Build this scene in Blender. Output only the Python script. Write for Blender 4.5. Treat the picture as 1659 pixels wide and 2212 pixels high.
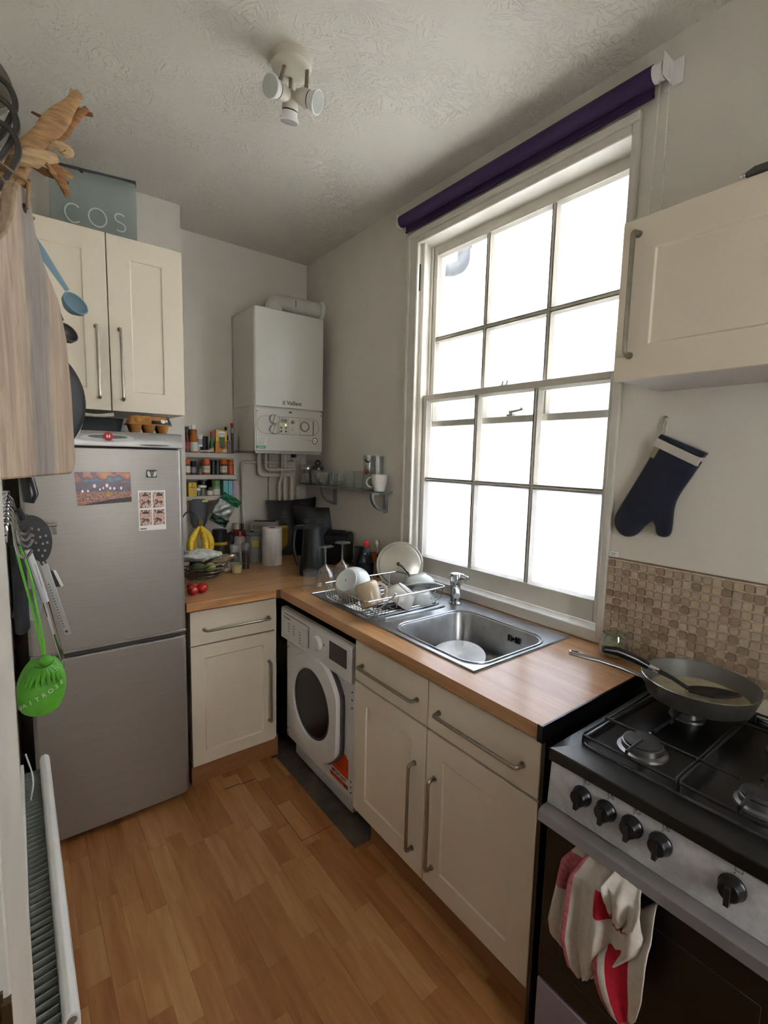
import bpy, bmesh, math, random
from mathutils import Vector, Matrix
random.seed(7)
SC = bpy.context.scene
COL = SC.collection
for o in list(bpy.data.objects): bpy.data.objects.remove(o)

# ------------------------------------------------------------------ camera
cam = bpy.data.cameras.new('camera'); cam.sensor_fit = 'HORIZONTAL'; cam.sensor_width = 36.0
cam.lens = 1039.657 / 1659 * 36; cam.clip_start = 0.02; cam.clip_end = 100
camo = bpy.data.objects.new('camera', cam); COL.objects.link(camo)
_y, _p, _r = 0.656322, 0.111265, -0.0234245
_f = Vector((math.sin(_y)*math.cos(_p), math.cos(_y)*math.cos(_p), -math.sin(_p)))
_rt = Vector((math.cos(_y), -math.sin(_y), 0)); _dn = _f.cross(_rt)
_right = math.cos(_r)*_rt + math.sin(_r)*_dn; _down = -math.sin(_r)*_rt + math.cos(_r)*_dn
camo.matrix_world = Matrix(((_right.x, -_down.x, -_f.x, 0), (_right.y, -_down.y, -_f.y, 0), (_right.z, -_down.z, -_f.z, 1.57), (0, 0, 0, 1)))
SC.camera = camo

# ------------------------------------------------------------------ daylight and exposure
world = bpy.data.worlds.new('overcast_sky'); SC.world = world; world.use_nodes = True
wn = world.node_tree.nodes; wn.clear()
wo = wn.new('ShaderNodeOutputWorld'); wb = wn.new('ShaderNodeBackground')
wb.inputs['Color'].default_value = (0.985, 0.99, 1.0, 1); wb.inputs['Strength'].default_value = 3.0
world.node_tree.links.new(wb.outputs[0], wo.inputs[0])
SC.view_settings.view_transform = 'Standard'; SC.view_settings.look = 'None'
SC.view_settings.gamma = 1.0; SC.view_settings.use_curve_mapping = False
SC.view_settings.exposure = 2.48
SC.cycles.diffuse_bounces = 4; SC.cycles.glossy_bounces = 2; SC.cycles.transmission_bounces = 4; SC.cycles.max_bounces = 6; SC.cycles.transparent_max_bounces = 12
SC.cycles.use_adaptive_sampling = True; SC.cycles.adaptive_threshold = 0.15
SC.cycles.caustics_reflective = False; SC.cycles.caustics_refractive = False
SC.cycles.sample_clamp_indirect = 6.0

# ------------------------------------------------------------------ mesh helpers
class MB:
    """collects geometry for ONE mesh object"""
    def __init__(s, M=None): s.v = []; s.f = []; s.mi = []; s.M = M; s.k = 0
    def add(s, vs, fs):
        b = len(s.v)
        s.v += [(s.M @ Vector(p)) if s.M else Vector(p) for p in vs]
        s.f += [tuple(b+i for i in f) for f in fs]; s.mi += [s.k]*len(fs); return s
    def box(s, x0, y0, z0, x1, y1, z1):
        x0, x1 = min(x0, x1), max(x0, x1); y0, y1 = min(y0, y1), max(y0, y1); z0, z1 = min(z0, z1), max(z0, z1)
        return s.add([(x0,y0,z0),(x1,y0,z0),(x1,y1,z0),(x0,y1,z0),(x0,y0,z1),(x1,y0,z1),(x1,y1,z1),(x0,y1,z1)],
                     [(0,3,2,1),(4,5,6,7),(0,1,5,4),(1,2,6,5),(2,3,7,6),(3,0,4,7)])
    def obox(s, c, h, R):
        c = Vector(c); vs = []
        for dz in (-1, 1):
            for dx, dy in ((-1,-1),(1,-1),(1,1),(-1,1)): vs.append(c + R @ Vector((dx*h[0], dy*h[1], dz*h[2])))
        return s.add(vs, [(0,3,2,1),(4,5,6,7),(0,1,5,4),(1,2,6,5),(2,3,7,6),(3,0,4,7)])
    def loft(s, loops, cap0=True, cap1=True, closed=False, wrap=True):
        n = len(loops[0]); vs = [p for l in loops for p in l]; fs = []
        m = len(loops)
        for i in range(m if closed else m-1):
            a = i*n; b = ((i+1) % m)*n
            for j in range(n if wrap else n-1):
                k = (j+1) % n; fs.append((a+j, a+k, b+k, b+j))
        if not closed and wrap:
            if cap0: fs.append(tuple(range(n-1, -1, -1)))
            if cap1: fs.append(tuple((m-1)*n + j for j in range(n)))
        return s.add(vs, fs)
    def cyl(s, p0, p1, r0, r1=None, n=16, caps=True):
        return s.tube([p0, p1], [r0, r0 if r1 is None else r1], n, caps=caps)
    def tube(s, pts, r, n=8, closed=False, caps=True, sx=1.0):
        pts = [Vector(p) for p in pts]; m = len(pts)
        rs = r if isinstance(r, (list, tuple)) else [r]*m
        tg = []
        for i in range(m):
            a = pts[i-1] if (i > 0 or closed) else pts[i]; b = pts[(i+1) % m] if (i < m-1 or closed) else pts[i]
            d = b - a; tg.append(d.normalized() if d.length > 1e-9 else Vector((0,0,1)))
        u = tg[0].orthogonal().normalized(); loops = []
        for i in range(m):
            t = tg[i]; u = (u - t*u.dot(t))
            u = u.normalized() if u.length > 1e-6 else t.orthogonal().normalized()
            w = t.cross(u)
            loops.append([pts[i] + (u*math.cos(2*math.pi*j/n)*sx + w*math.sin(2*math.pi*j/n))*rs[i] for j in range(n)])
        return s.loft(loops, caps, caps, closed)
    def lathe(s, prof, o=(0,0,0), R=None, n=32, cap0=True, cap1=True):
        o = Vector(o); loops = []
        for r, z in prof:
            l = []
            for j in range(n):
                p = Vector((max(r,1e-5)*math.cos(2*math.pi*j/n), max(r,1e-5)*math.sin(2*math.pi*j/n), z))
                l.append(o + (R @ p if R else p))
            loops.append(l)
        return s.loft(loops, cap0, cap1)
    def prism(s, poly, o, ux, uy, uz, d, inset=0):
        """polygon (2D list) in plane o,ux,uy extruded by d along uz"""
        o, ux, uy, uz = Vector(o), Vector(ux), Vector(uy), Vector(uz)
        a = [o + ux*p[0] + uy*p[1] for p in poly]; b = [p + uz*d for p in a]
        return s.loft([a, b])
    def grid(s, fn, nu, nv, wu=False):
        vs = [fn(i/(nu if wu else nu-1), j/(nv-1)) for j in range(nv) for i in range(nu)]; fs = []
        for j in range(nv-1):
            for i in range(nu if wu else nu-1):
                k = (i+1) % nu; fs.append((j*nu+i, j*nu+k, (j+1)*nu+k, (j+1)*nu+i))
        return s.add(vs, fs)
    def ball(s, c, r, n=14, m=9, R=None):
        if not isinstance(r, (tuple, list)): r = (r, r, r)
        c = Vector(c); loops = []
        for i in range(m+1):
            a = -math.pi/2 + math.pi*i/m; ca = max(math.cos(a), 1e-3)
            l = []
            for j in range(n):
                p = Vector((r[0]*ca*math.cos(2*math.pi*j/n), r[1]*ca*math.sin(2*math.pi*j/n), r[2]*math.sin(a)))
                l.append(c + (R @ p if R else p))
            loops.append(l)
        return s.loft(loops)

ORG = {}
def _mesh(name, mb, mats, org, ang):
    me = bpy.data.meshes.new(name)
    me.from_pydata([p - org for p in mb.v], [], mb.f); me.update()
    for m in (mats if isinstance(mats, (list, tuple)) else [mats]): me.materials.append(m)
    if any(mb.mi):
        for p, k in zip(me.polygons, mb.mi): p.material_index = k
    bm = bmesh.new(); bm.from_mesh(me); bmesh.ops.recalc_face_normals(bm, faces=bm.faces); bm.to_mesh(me); bm.free()
    for p in me.polygons: p.use_smooth = True
    me.set_sharp_from_angle(angle=math.radians(ang))
    return me
def obj(name, mb, mats, parent=None, bevel=0, seg=2, ang=35, sub=0, solid=0, label=None):
    if parent is None:
        xs = [p.x for p in mb.v]; ys = [p.y for p in mb.v]; zs = [p.z for p in mb.v]
        org = Vector(((min(xs)+max(xs))/2, (min(ys)+max(ys))/2, min(zs)))
    else: org = ORG[parent]
    o = bpy.data.objects.new(name, _mesh(name, mb, mats, org, ang)); COL.objects.link(o)
    ORG[o] = org
    if parent is None: o.location = org
    else: o.parent = parent
    if solid:
        m = o.modifiers.new('solid', 'SOLIDIFY'); m.thickness = solid; m.offset = 0
    if sub:
        m = o.modifiers.new('sub', 'SUBSURF'); m.levels = sub; m.render_levels = sub
    if bevel:
        m = o.modifiers.new('bevel', 'BEVEL'); m.width = bevel; m.segments = seg; m.limit_method = 'ANGLE'; m.angle_limit = math.radians(40)
        m.harden_normals = False
    if label: o['label'] = label
    return o
def tag(o, label, cat, group=None):
    o['label'] = label; o['category'] = cat
    if group: o['group'] = group
    return o
def thing(name, loc, label, cat, group=None):
    o = bpy.data.objects.new(name, None); COL.objects.link(o); o.location = loc; o.empty_display_size = 0.05
    ORG[o] = Vector(loc); tag(o, label, cat, group); return o
def struct(name, mb, mats, bevel=0, parent=None, ang=35):
    o = obj(name, mb, mats, parent, bevel, ang=ang)
    if parent is None: o['kind'] = 'structure'
    return o
def copy_tree(o, delta, label=None, parent=None, rot=None):
    c = o.copy(); COL.objects.link(c)
    if parent is None:
        c.location = o.location + Vector(delta)
        if rot: c.rotation_euler = rot
        if label: c['label'] = label
    else: c.parent = parent
    for ch in o.children: copy_tree(ch, delta, None, c)
    return c
def frame(n, up=(0,0,1)):
    """rotation whose z column is n"""
    n = Vector(n).normalized(); up = Vector(up)
    x = up.cross(n)
    x = x.normalized() if x.length > 1e-6 else n.orthogonal().normalized()
    y = n.cross(x); return Matrix((x, y, n)).transposed()
def arc(c, ux, uy, r, a0, a1, n):
    c, ux, uy = Vector(c), Vector(ux), Vector(uy)
    return [c + ux*r*math.cos(math.radians(a0+(a1-a0)*i/n)) + uy*r*math.sin(math.radians(a0+(a1-a0)*i/n)) for i in range(n+1)]
def rrect(w, h, r, n=5):
    """rounded rectangle polygon centred on 0"""
    P = []
    for cx, cy, a in ((w/2-r, h/2-r, 0), (-w/2+r, h/2-r, 90), (-w/2+r, -h/2+r, 180), (w/2-r, -h/2+r, 270)):
        for i in range(n+1):
            t = math.radians(a + 90*i/n); P.append((cx + r*math.cos(t), cy + r*math.sin(t)))
    return P
def fillet(pts, r, n=5):
    """round the inner corners of a polyline"""
    pts = [Vector(p) for p in pts]; out = [pts[0]]
    for i in range(1, len(pts)-1):
        a, b, c = pts[i-1], pts[i], pts[i+1]
        d1 = (a-b); d2 = (c-b); q = min(r, d1.length*0.49, d2.length*0.49)
        p0 = b + d1.normalized()*q; p1 = b + d2.normalized()*q
        for k in range(n+1):
            t = k/n; out.append((1-t)**2*p0 + 2*t*(1-t)*b + t*t*p1)
    out.append(pts[-1]); return out
def text(s, size, o, ux, uy, mat, parent, name='lettering', depth=0.0006, bold=0.0, align='CENTER', label=None):
    cu = bpy.data.curves.new('t', 'FONT'); cu.body = s; cu.size = size; cu.align_x = align; cu.align_y = 'CENTER'
    cu.extrude = depth/2; cu.resolution_u = 3; cu.offset = bold
    t = bpy.data.objects.new('t', cu); COL.objects.link(t)
    dg = bpy.context.evaluated_depsgraph_get(); me = bpy.data.meshes.new_from_object(t.evaluated_get(dg))
    bpy.data.objects.remove(t); bpy.data.curves.remove(cu)
    ux = Vector(ux).normalized(); uy = Vector(uy).normalized(); uz = ux.cross(uy); o = Vector(o) - ORG[parent]
    me.transform(Matrix(((ux.x, uy.x, uz.x, o.x), (ux.y, uy.y, uz.y, o.y), (ux.z, uy.z, uz.z, o.z), (0,0,0,1))))
    me.materials.clear(); me.materials.append(mat); me.name = name
    ob = bpy.data.objects.new(name, me); COL.objects.link(ob); ob.parent = parent; ORG[ob] = ORG[parent]
    if label: ob['label'] = label
    return ob

# ------------------------------------------------------------------ materials
def lin(c):
    if isinstance(c, str):
        c = c.lstrip('#'); c = [int(c[i:i+2], 16)/255 for i in (0, 2, 4)]
    return tuple(x/12.92 if x <= 0.04045 else ((x+0.055)/1.055)**2.4 for x in c) + (1,)
def _new(name):
    m = bpy.data.materials.new(name); m.use_nodes = True; nt = m.node_tree
    b = nt.nodes['Principled BSDF']; return m, nt, b
def _coord(nt, scale=(1,1,1), kind='Object'):
    tc = nt.nodes.new('ShaderNodeTexCoord'); mp = nt.nodes.new('ShaderNodeMapping')
    mp.inputs['Scale'].default_value = scale; nt.links.new(tc.outputs[kind], mp.inputs[0]); return mp.outputs[0]
def _noise(nt, co, scale, detail=3, rough=0.5, dist=0):
    n = nt.nodes.new('ShaderNodeTexNoise'); n.inputs['Scale'].default_value = scale; n.inputs['Detail'].default_value = detail
    n.inputs['Roughness'].default_value = rough; n.inputs['Distortion'].default_value = dist
    nt.links.new(co, n.inputs['Vector']); return n
def _ramp(nt, fac, stops, interp='LINEAR'):
    r = nt.nodes.new('ShaderNodeValToRGB'); r.color_ramp.interpolation = interp
    e = r.color_ramp.elements
    while len(e) < len(stops): e.new(0.5)
    for i, (p, c) in enumerate(stops): e[i].position = p; e[i].color = lin(c) if isinstance(c, str) else c
    nt.links.new(fac, r.inputs[0]); return r
def _bump(nt, b, h, strength, dist=0.01):
    n = nt.nodes.new('ShaderNodeBump'); n.inputs['Strength'].default_value = strength; n.inputs['Distance'].default_value = dist
    nt.links.new(h, n.inputs['Height']); nt.links.new(n.outputs[0], b.inputs['Normal']); return n
def shade(c, k): 
    c = lin(c); return tuple(min(1, x*k) for x in c[:3]) + (1,)
def mat(name, c, rough=0.5, metal=0.0, var=0.06, scale=14, bump=0, bscale=60, spec=None, coat=0, stretch=(1,1,1), bdist=0.003, sheen=0):
    m, nt, b = _new(name); co = _coord(nt, stretch)
    n = _noise(nt, co, scale, 2, 0.55)
    r = _ramp(nt, n.outputs['Fac'], [(0.3, shade(c, 1-var)), (0.7, shade(c, 1+var))])
    nt.links.new(r.outputs[0], b.inputs['Base Color'])
    b.inputs['Roughness'].default_value = rough; b.inputs['Metallic'].default_value = metal
    if spec is not None: b.inputs['Specular IOR Level'].default_value = spec
    if coat: b.inputs['Coat Weight'].default_value = coat; b.inputs['Coat Roughness'].default_value = 0.05
    if sheen: b.inputs['Sheen Weight'].default_value = sheen
    if bump:
        n2 = _noise(nt, co, bscale, 1); _bump(nt, b, n2.outputs['Fac'], bump, bdist)
    return m
def glass_mat(name, tint=(0.97, 0.99, 0.98, 1), refl=0.06, edge=0.45, rough=0.02, body=0.0, bodycol='#cfd8d4'):
    """thin clear glass: see-through with a fresnel reflection"""
    m = bpy.data.materials.new(name); m.use_nodes = True; nt = m.node_tree; nt.nodes.clear()
    out = nt.nodes.new('ShaderNodeOutputMaterial'); tr = nt.nodes.new('ShaderNodeBsdfTransparent'); gl = nt.nodes.new('ShaderNodeBsdfGlossy')
    tr.inputs[0].default_value = tint; gl.inputs['Roughness'].default_value = rough
    lw = nt.nodes.new('ShaderNodeLayerWeight'); lw.inputs[0].default_value = 0.35
    mr = nt.nodes.new('ShaderNodeMapRange'); mr.inputs['To Min'].default_value = refl; mr.inputs['To Max'].default_value = edge
    nt.links.new(lw.outputs['Facing'], mr.inputs['Value'])
    mx = nt.nodes.new('ShaderNodeMixShader'); nt.links.new(mr.outputs[0], mx.inputs[0]); nt.links.new(tr.outputs[0], mx.inputs[1]); nt.links.new(gl.outputs[0], mx.inputs[2])
    last = mx.outputs[0]
    if body:
        df = nt.nodes.new('ShaderNodeBsdfDiffuse'); df.inputs[0].default_value = lin(bodycol)
        m2 = nt.nodes.new('ShaderNodeMixShader'); m2.inputs[0].default_value = body
        nt.links.new(last, m2.inputs[1]); nt.links.new(df.outputs[0], m2.inputs[2]); last = m2.outputs[0]
    nt.links.new(last, out.inputs[0]); return m
def frosted_mat(name, c, clear=0.12, rough=0.5):
    m = bpy.data.materials.new(name); m.use_nodes = True; nt = m.node_tree; nt.nodes.clear()
    out = nt.nodes.new('ShaderNodeOutputMaterial'); tl = nt.nodes.new('ShaderNodeBsdfTranslucent'); tr = nt.nodes.new('ShaderNodeBsdfTransparent')
    df = nt.nodes.new('ShaderNodeBsdfDiffuse'); df.inputs[0].default_value = lin(c)
    co = _coord(nt); n = _noise(nt, co, 3.0, 2); r = _ramp(nt, n.outputs['Fac'], [(0.3, shade(c, 0.96)), (0.7, shade(c, 1.03))])
    nt.links.new(r.outputs[0], tl.inputs[0])
    m0 = nt.nodes.new('ShaderNodeMixShader'); m0.inputs[0].default_value = 0.12; nt.links.new(tl.outputs[0], m0.inputs[1]); nt.links.new(df.outputs[0], m0.inputs[2])
    mx = nt.nodes.new('ShaderNodeMixShader'); mx.inputs[0].default_value = clear; nt.links.new(m0.outputs[0], mx.inputs[1]); nt.links.new(tr.outputs[0], mx.inputs[2])
    nt.links.new(mx.outputs[0], out.inputs[0]); return m
def wood_mat(name, stops, scale=(1,1,1), nscale=6, rough=0.4, coat=0, bump=0.05, rand=0.0, bands=0):
    """long-grain wood; scale stretches along the grain; rand varies each object"""
    m, nt, b = _new(name); co = _coord(nt, scale)
    if rand:
        oi = nt.nodes.new('ShaderNodeObjectInfo'); vm = nt.nodes.new('ShaderNodeVectorMath'); vm.operation = 'MULTIPLY_ADD'
        cb = nt.nodes.new('ShaderNodeCombineXYZ')
        for i in range(3): nt.links.new(oi.outputs['Random'], cb.inputs[i])
        vm.inputs[1].default_value = (37, 53, 71); nt.links.new(cb.outputs[0], vm.inputs[0]); nt.links.new(co, vm.inputs[2]); co = vm.outputs[0]
    n = _noise(nt, co, nscale, 4, 0.62, 0.6)
    fac = n.outputs['Fac']
    if rand:
        ad = nt.nodes.new('ShaderNodeMath'); ad.operation = 'MULTIPLY_ADD'; ad.inputs[1].default_value = rand
        nt.links.new(oi.outputs['Random'], ad.inputs[0])
        sb = nt.nodes.new('ShaderNodeMath'); sb.operation = 'SUBTRACT'; sb.inputs[1].default_value = rand/2
        nt.links.new(fac, ad.inputs[2]); nt.links.new(ad.outputs[0], sb.inputs[0]); fac = sb.outputs[0]
    r = _ramp(nt, fac, stops); nt.links.new(r.outputs[0], b.inputs['Base Color'])
    b.inputs['Roughness'].default_value = rough
    if coat: b.inputs['Coat Weight'].default_value = coat; b.inputs['Coat Roughness'].default_value = 0.12
    if bump: _bump(nt, b, n.outputs['Fac'], bump, 0.002)
    return m
def emit_mat(name, c, s):
    m, nt, b = _new(name); b.inputs['Base Color'].default_value = lin(c); b.inputs['Emission Color'].default_value = lin(c); b.inputs['Emission Strength'].default_value = s
    return m

# shared materials
WALL = mat('wall_paint', '#d9d3c7', 0.75, var=0.03, scale=5)
def artex():
    m, nt, b = _new('artex_ceiling'); co = _coord(nt)
    big = _noise(nt, co, 2.2, 2); msk = _ramp(nt, big.outputs['Fac'], [(0.40, (0.0,0.0,0.0,1)), (0.54, (1,1,1,1))])
    warp = _noise(nt, co, 5.0, 2)
    mixv = nt.nodes.new('ShaderNodeVectorMath'); mixv.operation = 'MULTIPLY_ADD'; mixv.inputs[1].default_value = (0.35, 0.35, 0.35)
    nt.links.new(warp.outputs['Color'], mixv.inputs[0]); nt.links.new(co, mixv.inputs[2])
    mp = nt.nodes.new('ShaderNodeMapping'); mp.inputs['Rotation'].default_value = (0, 0, 0.6); mp.inputs['Scale'].default_value = (1.0, 2.6, 1.0)
    nt.links.new(mixv.outputs[0], mp.inputs[0])
    f = _noise(nt, mp.outputs[0], 34, 2, 0.45, 0.8)
    fr = _ramp(nt, f.outputs['Fac'], [(0.50, (0,0,0,1)), (0.60, (1,1,1,1))])
    ml = nt.nodes.new('ShaderNodeMath'); ml.operation = 'MULTIPLY'; nt.links.new(fr.outputs[0], ml.inputs[0]); nt.links.new(msk.outputs[0], ml.inputs[1])
    fine = _noise(nt, co, 70, 3)
    ad = nt.nodes.new('ShaderNodeMath'); ad.operation = 'MULTIPLY_ADD'; ad.inputs[1].default_value = 0.18; nt.links.new(fine.outputs['Fac'], ad.inputs[0]); nt.links.new(ml.outputs[0], ad.inputs[2])
    _bump(nt, b, ad.outputs[0], 0.7, 0.0045)
    r = _ramp(nt, big.outputs['Fac'], [(0.3, '#d2cdc1'), (0.7, '#d8d4c8')]); nt.links.new(r.outputs[0], b.inputs['Base Color'])
    b.inputs['Roughness'].default_value = 0.8; return m
CEIL = artex()
GLOSSW = mat('white_gloss_paint', '#d2ccc1', 0.35, var=0.05, scale=9)
CREAM = mat('cream_laminate', '#e0d4be', 0.42, var=0.02, scale=4)
CREAM2 = mat('cream_edge', '#d8cdba', 0.5, var=0.02)
STEELH = mat('brushed_nickel', '#a39b8f', 0.33, 1.0, var=0.08, scale=60)
STEEL = mat('stainless_steel', '#c9cacb', 0.3, 1.0, var=0.10, scale=25)
CHROME = mat('chrome', '#cfd2d6', 0.08, 1.0, var=0.02)
BLACK = mat('black_plastic', '#17171a', 0.45, var=0.15)
BLACKG = mat('black_gloss', '#0b0b0d', 0.12, var=0.1)
DARK = mat('dark_void', '#1b1815', 0.8)
WHITEP = mat('white_plastic', '#e4e3e0', 0.35, var=0.02)
WHITEE = mat('white_enamel', '#dfe0df', 0.25, var=0.02, coat=0.3)
CONC = mat('bare_concrete', '#5d5549', 0.9, var=0.45, scale=9, bump=0.5, bscale=40)

# ------------------------------------------------------------------ room shell
WX, BY, LX, CZ = 1.68, 3.12, -0.035, 2.88
struct('floor', MB().box(-1.6, -1.2, -0.08, 1.95, 3.3, -0.009), CONC)
struct('ceiling', MB().box(-0.2, -1.2, CZ, 1.9, 3.3, CZ+0.1), CEIL)
struct('wall_back', MB().box(0.6, BY, -0.01, 1.9, BY+0.15, CZ), WALL)
struct('wall_pier', MB().box(-0.2, 2.84, -0.01, 0.77, BY+0.15, CZ), WALL)
wl = MB().box(-0.185, 0.60, -0.01, LX, 2.84, CZ).box(-0.185, -0.25, 2.03, LX, 0.60, CZ).box(-0.185, -1.2, -0.01, LX, -0.25, CZ)
struct('wall_left', wl, WALL)
struct('wall_hall', MB().box(-1.6, -1.2, -0.01, -1.5, 2.4, CZ).box(-1.5, -1.2, -0.01, -0.2, -1.05, CZ).box(-1.5, 2.3, -0.01, -0.185, 2.4, CZ).box(-1.6, -1.2, CZ, -0.2, 3.3, CZ+0.1), WALL)
struct('wall_rear', MB().box(-0.2, -1.2, -0.01, 1.9, -1.05, 1.05).box(-0.2, -1.2, 2.05, 1.9, -1.05, CZ).box(-0.2, -1.2, 1.05, 0.48, -1.05, 2.05).box(0.92, -1.2, 1.05, 1.9, -1.05, 2.05), WALL)  # rear wall, with a gap left for the added fill window
struct('added_fill_window', MB().box(0.48, -1.19, 1.05, 0.50, -1.06, 2.05).box(0.90, -1.19, 1.05, 0.92, -1.06, 2.05).box(0.50, -1.19, 1.05, 0.90, -1.06, 1.07).box(0.50, -1.19, 2.03, 0.90, -1.06, 2.05), GLOSSW)  # unseen window added behind the camera to lift the shadows
OY0, OY1, OZ0, OZ1 = 0.865, 1.975, 0.945, 2.68
wr = MB().box(WX, -1.2, -0.01, 1.9, 3.3, OZ0).box(WX, -1.2, OZ1, 1.9, 3.3, CZ).box(WX, -1.2, OZ0, 1.9, OY0, OZ1).box(WX, OY1, OZ0, 1.9, 3.3, OZ1)
wall_right = struct('wall_right', wr, WALL)

# laminate floor strips (three strips make one board), grain along Y
LAM = wood_mat('laminate_beech', [(0.20, '#965f36'), (0.42, '#aa7344'), (0.58, '#b47f4e'), (0.80, '#c2925f')], (9, 0.9, 9), 3.0, 0.36, bump=0, rand=0.45)
fl = bpy.data.objects['floor']
SW = 0.0645
strip_mesh = {}
def strip(x0, y0, x1, y1):
    key = (round(x1-x0, 3), round(y1-y0, 3))
    if key not in strip_mesh:
        w, h = x1-x0, y1-y0; e = 0.0004
        mb = MB().loft([[(-w/2,-h/2,-0.008),(w/2,-h/2,-0.008),(w/2,h/2,-0.008),(-w/2,h/2,-0.008)],
                        [(-w/2,-h/2,-e),(w/2,-h/2,-e),(w/2,h/2,-e),(-w/2,h/2,-e)],
                        [(-w/2+e,-h/2+e,0),(w/2-e,-h/2+e,0),(w/2-e,h/2-e,0),(-w/2+e,h/2-e,0)]], cap0=False)
        strip_mesh[key] = _mesh('floor_strip', mb, LAM, Vector((0,0,0)), 35)
    o = bpy.data.objects.new('floor_strip', strip_mesh[key]); COL.objects.link(o); o.parent = fl
    o.location = Vector(((x0+x1)/2, (y0+y1)/2, 0)) - ORG[fl]
rs = random.Random(11)
nx = 0; x = LX
while x < 1.62:
    gap = 0.0009 if nx % 3 == 2 else 0.0002
    xe = x + SW - gap
    y = -1.05 - rs.choice([0, .07, .14, .21])
    while y < 2.84:
        L = rs.choice([0.20, 0.28, 0.28, 0.35, 0.42, 0.42]); ye = y + L
        ya, yb = max(y, -1.05), min(ye, 2.84)
        segs = [(ya, yb)]
        if x > 0.99: segs = [(ya, min(yb, 1.465))]                 # bare concrete beside and under the machine
        for a, b in segs:
            if b - a > 0.02: strip(x, a + 0.0001, xe, b - 0.0001)
        y = ye
    x += SW; nx += 1

y = 1.47
while y < 2.2:
    strip(0.9970, y, 1.0195, min(y+0.28, 2.2)); y += 0.2805
sm = MB().box(0.864, 1.624, -0.002, 0.8656, 2.08, 0.0004).box(0.864, 1.6228, -0.002, 1.019, 1.6245, 0.0004).box(0.716, 2.108, -0.002, 0.79, 2.112, 0.0006).box(0.79, 2.098, -0.002, 0.86, 2.102, 0.0006)
obj('cut_line', sm, DARK, fl)['kind'] = 'stuff'

# ------------------------------------------------------------------ outside the window (light well)
OUTW = mat('painted_render', '#e6e7e9', 0.9, var=0.05, scale=3, bump=0.3, bscale=25)
struct('wall_outside', MB().box(3.35, -3.5, -2.5, 3.55, 3.45, 3.75), OUTW)
struct('wall_outside_side', MB().box(1.9, 3.25, -2.5, 3.35, 3.45, 3.75), OUTW)
struct('ground_outside', MB().box(1.9, -3.5, -2.6, 3.6, 3.5, -2.5), CONC)

# ------------------------------------------------------------------ sash window
win = thing('window_1', (1.72, 1.4, OZ0), 'white painted sash window above the sink', 'window'); del win['category']; win['kind'] = 'structure'
# architrave and box frame
ar = MB().box(1.662, 1.932, 0.93, WX, 2.005, 2.69).box(1.662, 0.848, 0.93, WX, 0.876, 2.69).box(1.662, 0.876, 2.645, WX, 1.932, 2.69)
ar.box(1.652, 1.985, 0.93, WX, 2.005, 2.705).box(1.652, 0.848, 2.675, WX, 2.005, 2.705)
obj('architrave', ar, GLOSSW, win, bevel=0.006, seg=3)
jb = MB().box(1.672, 1.957, 0.95, 1.88, OY1, OZ1).box(1.672, OY0, 0.95, 1.88, 0.880, OZ1).box(1.672, OY0, 2.66, 1.88, OY1, OZ1)
obj('jamb', jb, GLOSSW, win, bevel=0.003)
bd = MB().box(1.712, 1.935, 0.96, 1.733, 1.958, 2.66).box(1.712, 0.866, 0.96, 1.733, 0.888, 2.66).box(1.778, 1.945, 0.96, 1.788, 1.958, 2.66)
obj('staff_bead', bd, GLOSSW, win, bevel=0.003)
sl = MB().box(1.664, 0.852, 0.912, 1.736, 2.0, 0.9615)
obj('sill_board', sl, mat('sill_gloss_white', '#e6e3dd', 0.22, var=0.03), win, bevel=0.005, seg=3)
obj('outer_sill', MB().box(1.736, OY0, 0.90, 1.97, OY1, 0.955), GLOSSW, win)
CLEAR = glass_mat('window_glass', (0.97, 0.985, 0.99, 1), 0.05, 0.5)
FROST = frosted_mat('frosted_glass', '#e3e9f2', 0.05)
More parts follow.
